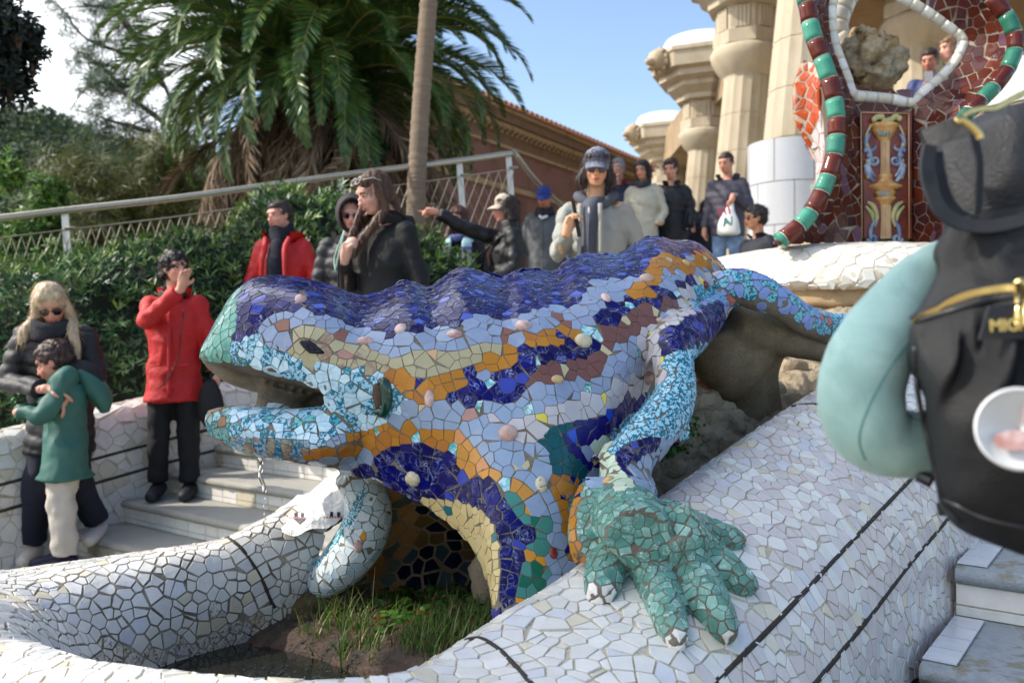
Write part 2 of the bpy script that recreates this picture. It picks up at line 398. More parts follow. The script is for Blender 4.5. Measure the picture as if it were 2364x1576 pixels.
# ---------------------------------------------------------------- serpentine tiled rim of the basin
def zz(ox, oy, k=800 / 2352.):
    return lambda *p: [(ox + p[i] * k, oy + p[i + 1] * k) for i in range(0, len(p), 2)]
z1 = zz(0, 0); z2 = zz(780, 0); z3 = zz(1564, 0); z4 = zz(0, 520); z5 = zz(780, 520); z6 = zz(1564, 520); z7 = zz(0, 1043); z8 = zz(780, 1043); z9 = zz(1564, 1043)
zA = zz(1460, 560, 500 / 2352.); zB = zz(1300, 880, 500 / 2352.); zC = zz(640, 1050, 600 / 2352.); zD = zz(440, 600, 500 / 2352.)
RIM = [
 [(830,1180,3.1),(815,1112,3.05),(800,1105,2.95),(770,1160,2.85),(740,1260,2.78),(720,1400,2.78)],
 [(690,1260,3.0),(672,1180,2.95),(655,1175,2.85),(640,1210,2.75),(650,1310,2.68),(660,1430,2.68)],
 [(560,1330,2.85),(535,1247,2.8),(520,1244,2.7),(505,1275,2.6),(500,1370,2.54),(505,1500,2.54)],
 [(430,1350,2.75),(410,1270,2.68),(395,1268,2.6),(380,1295,2.5),(370,1380,2.44),(390,1535,2.42)],
 [(260,1370,2.68),(250,1293,2.62),(235,1292,2.52),(220,1315,2.42),(225,1390,2.34),(285,1560,2.28)],
 [(70,1400,2.6),(75,1316,2.52),(70,1318,2.42),(75,1345,2.3),(110,1410,2.2),(190,1560,2.1)],
 [(-120,1430,2.4),(-100,1342,2.32),(-70,1350,2.2),(-20,1385,2.1),(50,1440,2.0),(130,1560,1.95)],
 [(-260,1530,2.0),(-230,1420,1.98),(-170,1425,1.95),(-70,1440,1.9),(40,1470,1.86),(110,1580,1.82)],
 [(-300,1700,1.7),(-250,1560,1.66),(-150,1545,1.66),(0,1500,1.72),(110,1497,1.77),(150,1620,1.82)],
 [(-100,1900,1.4),(-60,1730,1.36),(60,1640,1.42),(180,1560,1.52),(240,1533,1.6),(260,1650,1.68)],
 [(250,2000,1.2),(280,1850,1.2),(370,1700,1.3),(440,1600,1.42),(470,1560,1.5),(480,1690,1.6)],
 [(700,2050,1.15),(700,1900,1.15),(710,1740,1.25),(705,1625,1.38),(700,1576,1.48),(700,1720,1.6)],
 [(1150,2000,1.2),(1120,1850,1.2),(1040,1700,1.3),(950,1600,1.45),(905,1563,1.53),(880,1700,1.65)],
 [(1480,1950,1.35),(1420,1800,1.36),(1250,1640,1.42),(1090,1560,1.55),(1005,1518,1.66),(970,1660,1.8)],
 [(1720,1900,1.45),(1640,1720,1.5),(1460,1560,1.56),(1260,1470,1.7),(1135,1434,1.83),(1100,1600,1.95)],
 [(1900,1850,1.7),(1800,1640,1.72),(1640,1450,1.75),(1450,1360,1.88),(1330,1312,2.02),(1290,1470,2.15)],
 [(2010,1700,2.0),(1930,1500,1.98),(1800,1330,2.0),(1640,1210,2.12),(1525,1150,2.27),(1480,1320,2.4)],
 [(2110,1560,2.3),(2060,1350,2.3),(1960,1190,2.32),(1810,1080,2.42),(1705,1020,2.58),(1660,1220,2.7)],
 [(2240,1400,2.75),(2200,1190,2.75),(2110,1050,2.77),(1990,945,2.87),(1900,890,3.02),(1860,1080,3.15)],
 [(2400,1200,3.2),(2360,1020,3.2),(2270,900,3.22),(2160,825,3.35),(2080,772,3.52),(2050,950,3.7)],
]
MORTAR = mortar_mat('pale_mortar', rgb(205, 196, 176), rgb(150, 138, 116), (.45, .75))
MORTAR_D = mortar_mat('grey_mortar', rgb(166, 158, 142), rgb(96, 84, 68), (.40, .66))
DARKJOINT = M('dark_joint', rgb(62, 54, 46), .95, .3, 60, bmp=.6)
G_plain = glaze('glazed_tile', 'plain', rough=.13)
G_swirl = glaze('marbled_navy_tile', 'swirl', rgb(190, 200, 245), scale=26)
G_speck = glaze('speckled_tile', 'speckle', rgb(18, 112, 138), rough=.22, scale=95)
G_cloud = glaze('clouded_tile', 'cloud', rgb(205, 232, 240), rough=.2, scale=60)
G_gswirl = glaze('marbled_green_tile', 'swirl', rgb(225, 245, 240), scale=24)
G_stain = glaze('worn_tile', 'cloud', rgb(140, 108, 98), rough=.5, scale=26)
GM = [G_plain, G_swirl, G_speck, G_cloud, G_gswirl, G_stain]
def pv(c, v=.06, rng=RNG, hue=.012):
    c = np.array(lin(c)); k = 1 + (rng.random() - .5) * 2 * v
    return np.clip(c * k * (1 + (rng.random(3) - .5) * 2 * hue), 0, 1)
def bvh_of(V, Fc): return BVHTree.FromPolygons([tuple(v) for v in V], [tuple(f) for f in Fc])
def ray_px(bvh, px, py):
    d = Vector(((px - 1182) / F, 1, (788 - py) / F)).normalized()
    h = bvh.ray_cast(Vector((0, 0, CAMZ)), d, 60)
    return (h[0], h[1]) if h[0] is not None else (None, None)
NU, NV = 150, 34
RV = surf(RIM, NU, NV); RF = gridfaces(NU, NV)
rim_bvh = bvh_of(RV, RF)
rim = thing('basin_parapet', P(1100, 1500, 1.9), 'serpentine parapet of broken white tiles rimming the fountain basin', 'parapet')
# orient normals towards outside
def orient(V, Fc, inside):
    V = np.asarray(V); k = len(Fc) // 2; f = Fc[k]; c = V[list(f)].mean(0); n = np.cross(V[f[1]] - V[f[0]], V[f[2]] - V[f[1]])
    if np.dot(n, c - np.array(inside)) < 0: return [tuple(reversed(q)) for q in Fc]
    return Fc
hp, hn = ray_px(rim_bvh, 1700, 1150)
if hn.dot(Vector((0, 0, CAMZ)) - hp) < 0: RF = [tuple(reversed(q)) for q in RF]; rim_bvh = bvh_of(RV, RF)
_fc = np.array([RV[list(f)].mean(0) for f in RF]); mesh('mortar_bed', RV, RF, [MORTAR, MORTAR_D], rim, True, midx=[1 if (c[0] < .05 and c[1] > 1.85) else 0 for c in _fc])
def joint_seeds(bvh, line, off, step):
    """seeds in pairs either side of a joint so the cells break along it"""
    out = []; pts = []
    line = cr(np.array(line, float), 60)
    for q in line:
        h, n = ray_px(bvh, q[0], q[1])
        if h is not None: pts.append((np.array(h), np.array(n)))
    acc = 0; last = None
    for k in range(1, len(pts)):
        p, n = pts[k]; d = np.linalg.norm(p - pts[k - 1][0]); acc += d
        if acc >= step or last is None:
            t = p - pts[k - 1][0]; t /= np.linalg.norm(t) + 1e-9; s = np.cross(n, t)
            for sg in (1, -1):
                h = bvh.find_nearest(Vector(p + s * sg * off))
                out.append((tuple(h[0]), tuple(h[1]), step * .95, 1))
            acc = 0; last = p
    return out, pts
def strip(name, pts, wd, mat, parent, lift=.0012):
    V = []; Fc = []
    for k, (p, n) in enumerate(pts):
        t = pts[min(k + 1, len(pts) - 1)][0] - pts[max(k - 1, 0)][0]; t = t / (np.linalg.norm(t) + 1e-9); s = np.cross(n, t)
        ww = wd * (.8 + .4 * abs(fnoise(p, 30)))
        V += [p + s * ww / 2 - n * .004, p + s * ww / 2 + n * lift, p - s * ww / 2 + n * lift, p - s * ww / 2 - n * .004]
        if k: a = 4 * k; Fc += [(a - 4 + j, a - 3 + j, a + 1 + j, a + j) for j in range(3)]
    return mesh(name, V, Fc, mat, parent, True)
jl = [[(2130,1075),(2105,1102),(1950,1265),(1800,1425),(1650,1576),(1600,1625)],
      [(2200,1180),(2190,1193),(2100,1300),(2000,1430),(1880,1576),(1840,1620)],
      [(1075,1478),(1110,1476),(1150,1500),(1190,1540),(1235,1590)],
      [(525,1240),(560,1270),(600,1330),(622,1380),(634,1402)],
      [(1800,948),(1830,938),(1870,934),(1900,936)]]
seeds = []; joints = []
for k, l in enumerate(jl):
    s, pts = joint_seeds(rim_bvh, l, .022, .034); seeds += s; joints.append(pts)
sd3 = [(p, n, r) for p, n, r, _ in seeds]; nj = len(sd3)
def rim_sp(p, n):
    if p[1] > 3.6: return None
    base = .0275 if p[1] > 2.1 else .034
    if p[0] > .35 and n[2] < .55 and n[0] > .2: base = .031
    return base * (.6 + .75 * RNG.random())
spts = scatter(RV, RF, lambda p, n: rim_sp(p, n), seeds=sd3, over=1.6 * (.02 / .04) ** 2 * 6)
js = set(range(nj))
def gapf(pt):
    # wide mortar on the basin side, tight on the outer slope
    p = pt[0]; g = .0026
    if p[0] < 0.0 and p[1] > 1.9: g = .0042
    if p[1] < 1.9 and p[0] < .4: g = .0036
    if p[0] > .3: g = .0026
    return g * (.6 + .9 * RNG.random())
tl = tile_polys(spts, gapf, rim_bvh)
def rim_col(i):
    p = spts[i][0]
    if p[0] > .35 and RNG.random() < .5: return pv((212, 202, 198), .05)
    dirty = max(0, min(1, (1.6 - .80 - p[2]) / .15)) if p[0] < .2 and p[1] > 1.8 else 0
    c = pv((226, 222, 216), .06, hue=.008)
    if RNG.random() < .12: c = pv((212, 211, 214), .05)
    if RNG.random() < .08: c = pv((218, 208, 186), .05)
    if dirty > 0: c = c * (1 - .35 * dirty) * np.array((1, .97, .88))
    return c
def rim_mat(i):
    p = spts[i][0]
    return 1 if (p[0] < .15 and p[1] > 1.9 and p[2] < 1.6 - .825 + .09 * fnoise(p, 8) and RNG.random() < .75) else 0
G_white = glaze('white_tile', 'plain', rough=.12)
def _grime():
    m, nt, b = newmat('grimy_white_tile'); v = coords(nt); base = attr(nt)
    base = mix(nt, ramp(nt, tex(nt, v, 95, 5, .7), [(.50, (0, 0, 0)), (.62, (1, 1, 1))]), base, rgb(86, 66, 48))
    base = mix(nt, ramp(nt, tex(nt, v, 9, 3, .6), [(.35, (0, 0, 0)), (.65, (.5, .5, .5))]), base, rgb(120, 104, 80))
    nt.links.new(base, b.inputs['Base Color']); b.inputs['Roughness'].default_value = .35; return m
WM = [G_white, _grime()]
build_tiles(rim, tl, spts, rim_col, rim_mat, WM, th=.0035, tilt=.10)
for k, pts in enumerate(joints): strip('expansion_joint', pts, .012 if k < 2 else .011, DARKJOINT, rim, .0045)
# ---------------------------------------------------------------- the mosaic lizard
liz = thing('lizard_sculpture', P(1200, 1380, 2.1), 'big mosaic lizard fountain sculpture with open mouth crouching over the basin', 'sculpture')
ST = [  # top crest, near flank, near bottom edge, far bottom edge
 [(464,806,2.52),(461,815,2.47),(462,829,2.45),(470,838,2.58)],
 [(486,765,2.53),(476,800,2.43),(483,831,2.42),(490,857,2.63)],
 [(515,712,2.55),(503,780,2.39),(516,834,2.37),(524,880,2.67)],
 [(548,668,2.57),(540,760,2.36),(556,838,2.34),(566,893,2.70)],
 [(590,643,2.60),(590,750,2.32),(604,850,2.30),(616,904,2.72)],
 [(640,638,2.62),(655,760,2.29),(668,870,2.28),(682,912,2.72)],
 [(700,645,2.62),(712,770,2.27),(716,888,2.27),(726,915,2.72)],
 [(762,660,2.62),(770,800,2.25),(752,920,2.26),(770,935,2.72)],
 [(800,678,2.63),(800,850,2.23),(778,1074,2.33),(800,1076,2.68)],
 [(836,687,2.64),(835,860,2.225),(826,1092,2.34),(845,1080,2.7)],
 [(880,677,2.65),(880,870,2.22),(880,1112,2.30),(890,1085,2.75)],
 [(925,657,2.66),(945,880,2.21),(950,1145,2.27),(950,1090,2.78)],
 [(955,657,2.66),(980,890,2.20),(1000,1176,2.25),(990,1095,2.8)],
 [(988,668,2.67),(1015,895,2.20),(1040,1205,2.23),(1030,1100,2.8)],
 [(1016,650,2.67),(1050,905,2.20),(1080,1245,2.19),(1065,1105,2.8)],
 [(1050,631,2.68),(1085,912,2.20),(1110,1300,2.12),(1100,1110,2.8)],
 [(1080,626,2.69),(1112,920,2.20),(1128,1350,2.05),(1120,1115,2.8)],
 [(1130,640,2.70),(1155,925,2.20),(1150,1425,1.97),(1150,1120,2.8)],
 [(1160,646,2.71),(1200,925,2.20),(1210,1410,1.98),(1200,1120,2.8)],
 [(1195,632,2.72),(1245,925,2.20),(1275,1365,2.03),(1260,1120,2.8)],
 [(1240,629,2.74),(1290,915,2.22),(1335,1300,2.10),(1310,1110,2.85)],
 [(1275,632,2.76),(1330,900,2.26),(1385,1210,2.20),(1350,1090,2.88)],
 [(1312,608,2.79),(1370,880,2.30),(1420,1150,2.26),(1400,1060,2.9)],
 [(1345,592,2.82),(1405,855,2.33),(1450,1060,2.36),(1430,1030,2.95)],
 [(1375,589,2.85),(1440,825,2.37),(1480,980,2.46),(1470,980,3.0)],
 [(1412,591,2.88),(1470,790,2.42),(1510,930,2.54),(1510,930,3.05)],
 [(1440,584,2.90),(1500,765,2.46),(1540,880,2.62),(1540,880,3.1)],
 [(1468,563,2.93),(1530,735,2.51),(1570,835,2.70),(1570,840,3.15)],
 [(1498,549,2.96),(1560,705,2.57),(1600,800,2.78),(1600,800,3.2)],
 [(1530,549,3.0),(1585,690,2.63),(1625,765,2.86),(1630,770,3.25)],
 [(1562,558,3.03),(1605,675,2.70),(1645,735,2.92),(1655,745,3.3)],
 [(1590,554,3.07),(1625,660,2.78),(1660,720,2.98),(1680,730,3.35)],
 [(1622,568,3.11),(1645,650,2.86),(1675,705,3.04),(1700,720,3.38)],
 [(1650,592,3.16),(1662,645,2.95),(1688,690,3.1),(1710,705,3.4)],
 [(1672,615,3.22),(1680,645,3.05),(1695,675,3.15),(1712,690,3.42)],
 [(1684,632,3.28),(1690,650,3.2),(1698,668,3.25),(1708,680,3.4)],
]
def mid(a, b, t, bulge=0.): return tuple(a[i] * (1 - t) + b[i] * t + (bulge if i == 2 else 0) for i in range(3))
secs = []
for T, m, NB, FB in ST:
    Wd = m[2] - T[2]
    h1 = (T[0] * .6 + m[0] * .4, T[1] * .62 + m[1] * .38, T[2] + Wd * .72)
    h2 = (m[0] * .5 + NB[0] * .5, m[1] * .5 + NB[1] * .5, (m[2] + NB[2]) / 2 - .012)
    nb2 = (NB[0] + (FB[0] - NB[0]) * .06, NB[1] + (FB[1] - NB[1]) * .06, NB[2] + .03)
    ftop = (T[0] + 6, T[1] + (12 if T[1] < 700 else 4), T[2] + .05)
    fmid = ((T[0] + FB[0]) / 2, (T[1] * .6 + FB[1] * .4), max(T[2], FB[2]) + .10)
    secs.append([T, h1, m, h2, NB, nb2, mid(nb2, FB, .5), FB, fmid, ftop])
A = np.array([[P(*q) for q in s] for s in secs]); A = cr(A, 190)
B = cr(np.swapaxes(A, 0, 1), 72, closed=True); B = np.swapaxes(B, 0, 1)
# crest ruffle: the ridge wanders a little sideways
BV = B.reshape(-1, 3); BF = gridfaces(190, 72, cv=True) + [tuple(range(72)), tuple(range(189 * 72, 190 * 72))[::-1]]
mb = MB(); mb.add(BV, BF)
def px_tube(pts, nseg=16, nlen=24, ell=None):
    """pts: (px,py,D,rad_px)"""
    w_ = [P(*p[:3]) for p in pts]; r_ = [p[3] / F * p[2] for p in pts]
    mb.tube(w_, r_, nseg, nlen, ell=ell)
def px_ball(px, py, D, rx, ry=None, rd=None):
    s = D / F; ry = ry or rx; rd = rd or min(rx, ry); mb.ball(P(px, py, D), (rx * s, rd * s, ry * s), 20, 14)
# lower jaw
LJ = [[(478,955,2.45),(474,965,2.40),(478,985,2.40),(490,985,2.56)],
      [(492,946,2.45),(484,968,2.36),(494,1012,2.38),(520,1008,2.66)],
      [(535,938,2.42),(530,972,2.31),(540,1036,2.36),(570,1030,2.72)],
      [(600,940,2.40),(595,985,2.27),(606,1056,2.33),(640,1050,2.74)],
      [(670,944,2.38),(668,1000,2.25),(680,1066,2.32),(710,1062,2.74)],
      [(740,938,2.38),(740,1005,2.23),(745,1076,2.32),(770,1072,2.72)],
      [(800,930,2.42),(800,1000,2.25),(800,1076,2.34),(815,1074,2.68)],
      [(850,940,2.46),(850,1000,2.33),(850,1070,2.38),(860,1068,2.62)]]
S2 = []
for T, m, NB, FB in LJ:
    S2.append([T, (T[0] * .7 + m[0] * .3 - 2, T[1] * .8 + m[1] * .2, (T[2] * .35 + m[2] * .65)), m, (m[0], (m[1] + NB[1]) / 2, m[2] + .004), NB, mid(NB, FB, .5), FB, (FB[0], (T[1] + FB[1]) / 2, FB[2] + .04), (T[0] + 20, T[1] + 2, FB[2] - .02), (T[0] + 8, T[1] + 10, (T[2] + FB[2]) / 2)])
A = np.array([[P(*q) for q in s] for s in S2]); A = cr(A, 60); Bq = np.swapaxes(cr(np.swapaxes(A, 0, 1), 40, closed=True), 0, 1).reshape(-1, 3)
mb.add(Bq, gridfaces(60, 40, cv=True) + [tuple(range(40)), tuple(range(59 * 40, 60 * 40))[::-1]])
mb.add(*tube([P(660, 890, 2.56), P(650, 925, 2.56), P(650, 960, 2.56)], [.10, .07, .10], 18, 12)) # throat post
px_ball(745, 915, 2.62, 60, 40, 60)
# foreleg
px_tube([(1655,700,2.86,30),(1628,735,2.72,42),(1585,768,2.56,55),(1553,800,2.45,56),(1556,850,2.38,45),(1560,900,2.33,46),(1540,955,2.28,52),(1500,1000,2.24,54),(1460,1040,2.2,48),(1440,1080,2.16,42)], 22, 50)
px_tube([(1415,1040,2.20,34),(1425,1090,2.14,40),(1440,1140,2.10,58)], 16, 16)
px_tube([(1500,1030,2.26,30),(1470,1090,2.18,32),(1480,1150,2.10,40)], 16, 16)
px_ball(1565, 990, 2.40, 26, 40, 30)
# hand resting on the rim
def surfD(px, py):
    h, n = ray_px(rim_bvh, px, py); return h.y if h is not None else 2.0
def hand_pts(l, sink=.45):
    out = []
    for (x, y, r) in l:
        D = surfD(x, y); out.append((x, y, D - r / F * D * (1 - sink) - .004, r))
    return out
px_tube([(1440,1145,2.08,62),(1450,1190,1.98,84),(1475,1235,1.86,78)], 22, 20, ell=(1, .8))
px_tube([(1372,1130,2.10,38),(1358,1190,2.03,42),(1350,1250,1.99,38),(1352,1290,1.97,28)], 16, 20)
px_tube([(1530,1190,2.02,44),(1590,1225,1.95,46)], 16, 10)
FING = [
 [(1450,1205,50),(1420,1260,50),(1400,1310,48),(1391,1345,44),(1388,1368,36)],
 [(1480,1235,62),(1508,1310,56),(1530,1380,46),(1550,1440,38),(1560,1474,30)],
 [(1545,1230,56),(1590,1310,56),(1632,1385,52),(1662,1435,42),(1672,1454,34)],
 [(1575,1225,46),(1625,1280,46),(1668,1315,46),(1705,1340,40),(1722,1348,30)],
 [(1560,1200,40),(1612,1222,38),(1655,1238,36),(1688,1244,31),(1700,1246,24)]]
FP = []
for f in FING:
    q = hand_pts(f, .38); q[0] = (q[0][0], q[0][1], min(q[0][2], 1.9), q[0][3]); FP.append(q); px_tube(q, 18, 26)
    l = q[-1]; px_ball(l[0], l[1], l[2], l[3] * .96)
# hind leg and hip
px_tube([(1640,690,2.95,40),(1672,668,2.90,44),(1715,664,2.87,43),(1760,680,2.87,42),(1806,703,2.90,36),(1850,734,2.95,34),(1900,755,3.05,36),(1960,766,3.15,42),(2040,762,3.3,40),(2120,740,3.45,36)], 22, 60, ell=(1, 1))
# far foreleg
px_tube([(800,1090,2.66,45),(838,1130,2.68,60),(850,1180,2.70,66),(838,1235,2.72,66),(800,1290,2.74,62),(756,1330,2.76,50),(725,1350,2.78,34)], 22, 50, ell=(1, .8))
LV, LF = voxelize(np.concatenate(mb.V), mb.F, .0075, 3)
liz_bvh = bvh_of(LV, LF)
BED = mortar_mat('sculpture_mortar', rgb(132, 122, 106), rgb(88, 78, 66), (.42, .7))
mesh('body', LV, LF, BED, liz, True)
# ---- colour bands (traced on the flank)
C = dict(navy=(30, 28, 112), navyd=(34, 30, 104), lblue=(168, 184, 214), cream=(196, 184, 142), orange=(208, 142, 44), brown=(122, 82, 76), white=(220, 212, 214),
         cyan=(160, 206, 226), cyanp=(176, 212, 232), green=(104, 166, 150), teal=(10, 84, 92), dgreen=(20, 106, 84), peach=(208, 150, 104), turq=(92, 196, 196), yellow=(226, 210, 96), hind=(122, 156, 218), paleg=(204, 218, 190), hand=(84, 158, 140), legw=(206, 214, 216), brownjaw=(150, 96, 62))
SPC = dict(navy=.031,navyback=.032, lblue=.046, cream=.044, orange=.045, navy2=.040, brown=.044, white=.046, navyarm=.0235, cyan=.0235, cyanh=.027, jaw=.0285, green=.030, teal=.034, navyd=.041, dgreen=.043, peach=.046, hind=.0285, hand=.0195,nail=.026, paleg=.04, legw=.032, cyanleg=.014, orange2=.042, navy5=.045, cream2=.028, jawgrey=.027, jawtip=.028)
REG = [
 ('lblue', [(440,560),(1760,560),(1760,1600),(440,1600)]),
 ('jaw', z4(1560,790) + z4(1740,735,1760,780,1830,830,1950,865,2010,900,2130,915,2250,940,2352,960) + z5(110,975,180,950,260,985,340,1020,400,1110,500,1200,410,1310,330,1340,200,1390,0,1420) + z4(2130,1520,1960,1570,1600,1570,1300,1400,1300,1150,1750,1150,1560,900)),
 ('jawgrey', z4(1600,1440,1800,1440,2100,1460,2130,1530) + z4(1960,1600,1600,1600)),
 ('jawtip', z4(1300,1180,1560,1230,1570,1420,1600,1600,1300,1600)),
 ('green', z4(1250,930,1550,915,1600,770,1610,600,1600,480,1660,405,1600,330,1250,600)),
 ('navy', z4(1600,770,1610,600,1610,480,1660,400,1640,320) + [(585,600),(1700,500),(1720,640)] + zA(1010,295,950,210,860,160,760,105,680,120,600,180,500,180,420,140,320,115,220,130,170,200,130,300) + z5(2090,320,2040,345,1950,365,1840,355,1760,380,1700,430,1630,520,1570,565,1520,570,1450,545,1380,550,1310,570,1250,610,1210,650,1160,655,1080,640,1000,620,930,640,860,690,760,690,680,680,600,690,500,720,390,770,330,775,230,740,130,690,0,635) + z4(2250,610,2150,595,2050,575,1950,580,1860,600,1800,640,1760,690,1740,735)),
 ('cream', z4(1945,810,1945,760,1980,710,2060,675,2160,690,2250,740,2310,790) + z5(60,800,150,815,240,850,320,880,380,900,440,890,520,850,640,845,760,860,850,845,930,810,990,795,1060,805,1110,810,1070,880,1010,910,940,945,840,970,740,1000,640,1030,540,1035,430,1030,340,1015,260,990,180,955,110,975,0,970) + z4(2250,935,2130,910,2010,900,1960,870)),
 ('orange', z5(340,1020,430,1030,540,1035,640,1030,740,1000,840,970,940,945,1010,910,1070,880,1100,810,1200,800,1240,760,1320,705,1400,685,1500,690,1560,705,1640,710,1610,750,1570,790,1500,815,1400,820,1300,830,1290,870,1240,900,1180,965,1100,985,1000,1010,920,1060,830,1110,740,1140,660,1185,590,1215,520,1205,450,1180,400,1110)),
 ('navy2', z5(660,1200,740,1140,830,1110,920,1055,1020,1012,1150,985,1220,945,1260,880,1200,795,1250,790,1330,840,1420,825,1530,815,1600,785,1700,790,1780,790,1750,850,1680,905,1580,910,1480,910,1420,915,1380,960,1320,1010,1285,1060,1280,1110,1220,1190,1130,1215,1030,1190,930,1185,830,1200,700,1215)),
 ('brown', z5(1285,1115,1285,1060,1330,1010,1400,950,1470,915,1580,910,1690,905,1760,860,1790,790,1800,740,1850,680,1930,640,1980,600) + zA(0,740,100,710,250,680,400,630,500,600,470,700,380,790,330,800,240,870,110,900,60,1000,0,1010) + z5(1960,790,1870,830,1830,900,1780,1010,1700,1050,1600,1055,1540,1070,1440,1080,1360,1090)),
 ('orange2', zA(120,310,170,190,230,125,320,115,400,130,520,180,560,190,640,180,700,115,800,110,870,160,1010,290,940,280,850,250,760,260,640,300,500,310,400,320,310,340,290,400,270,490,180,570,80,585,-20,570,60,440,200,400,230,340)),
 ('navy2', z5(1700,670,1760,590,1850,540,1920,500,2000,485) + zA(180,575,270,500,380,470,500,420,600,370,750,335,880,320,650,400,560,480,500,590,380,620,200,690,80,710,0,720) + z5(1950,610,1870,660,1820,710,1780,720)),
 ('white', zA(110,900,240,870,380,790,470,700,500,600,560,470,680,400,850,330,950,300,1130,280,950,340,850,390,760,430,700,500,670,600,660,750,580,830,450,890,300,960,260,1040,300,1130,330,1250,350,1400,270,1560) + z5(2190,1080,2100,1130,1990,1160,1870,1220,1800,1290,1700,1310,1580,1330,1430,1370,1340,1420,1350,1480,1230,1470,1100,1400,1040,1370,1015,1295,1150,1310,1250,1310,1350,1280,1420,1230,1530,1210,1650,1180,1750,1150,1850,1110,1980,1050,2040,960,2055,860,2040,760) + zA(60,1000)),
 ('teal', z5(1340,1410,1430,1370,1600,1330) + zB(110,435,20,590,5,640,60,760,180,860,300,980,310,1040,250,1110) + z8(1700,200,1620,160,1480,150,1440,90,1430,0) + z5(1400,1500,1340,1460)),
 ('navyd', zB(5,640,20,590,110,440,240,420,350,400,450,330,520,250,640,190,800,130,940,100,860,220,760,350,650,410,560,510,480,560,380,620,290,680,270,790,300,890,400,1020,350,1030,180,870,60,770)),
 ('orange', z4(2130,1530,2352,1440) + z5(100,1400,250,1370,330,1340,450,1340,560,1380,700,1385,820,1390,780,1440,700,1530,600,1490,480,1480,360,1500,280,1540,150,1560,0,1567) + z8(0,10) + [(720,1062),(700,1050)]),
 ('peach', z5(780,1400,830,1390,900,1470,980,1567) + z8(1050,110,1140,150,1230,190,1320,260,1330,300,1260,325,1170,285,1100,240,1000,190,880,150,800,80,700,0)),
 ('navy5', z8(60,150) + z5(360,1500,480,1480,600,1490,700,1530) + z8(760,40,860,140,1000,190,1080,230,1120,290,1200,420,1270,500,1285,600,1260,720,1230,850,1200,1000,1180,1070,1090,1140,1060,1140,1100,900,1110,780,1100,640,1070,500,1030,430,950,380,830,330,700,380,600,390,540,360,380,290,200,210)),
 ('cream2', z8(600,310,830,330,950,380,1040,440,1070,510,1100,640,1110,790,1090,1000,1000,1020,900,720,800,620,700,530,580,430)),
 ('dgreen', z8(1120,260,1200,300,1270,330,1340,400,1400,470,1420,560,1410,640,1410,740,1460,840,1400,930,1320,990,1240,1060,1180,1100,1230,900,1260,740,1285,600,1270,500,1200,420)),
 ('orange2', z8(1470,150,1620,150,1690,210,1660,300,1620,420,1620,560,1660,640,1690,760,1590,790,1550,700,1510,600,1520,450,1490,360,1460,300)),
 ('hind', zA(1080,295,950,330,850,390,760,430,700,500,670,600,660,750,760,700,900,650,1000,650,1100,720,1600,730,1700,850,1900,1000,2200,1100,3200,1100,3200,300)),
 ('navyarm', zA(260,1040,300,960,450,890,600,820,760,700,900,650,1000,650,1000,800,990,960,890,1110,740,1215,680,1185,500,1165,330,1245,300,1130)),
 ('cyan', zA(330,1245,500,1165,680,1185,800,1230,800,1566) + zB(1600,0,1500,200,1300,500,1150,640,1100,615,940,600,780,650,660,700,580,770,540,830,490,750,500,650,530,540,650,420,760,340,850,230,940,100,1050,0) + zA(350,1400)),
 ('paleg', zB(290,680,520,545,490,700,500,770,560,850,640,980,740,1080,850,1190,560,1180,450,1060,380,930,280,800)),
 ('navyarm', zB(580,775,660,700,790,650,940,600,1110,600,1000,760,870,800,820,860,740,960,760,1100,650,980,560,850)),
 ('hand', z8(1690,170,1720,200,1800,200,1860,260,2050,240) + [(1530,1135),(1800,1100),(1800,1600),(1330,1600)] + z8(1640,900,1690,760,1650,640,1600,560,1610,420,1660,300)),
 ('legw', [(640,1082),(800,1085),(870,1105),(930,1180),(930,1280),(850,1400),(640,1400)]),
 ('cyanleg', zC(760,270,820,330,760,480,620,720,480,860,400,980,330,1050,300,1040,420,860,560,640,640,560)),
]
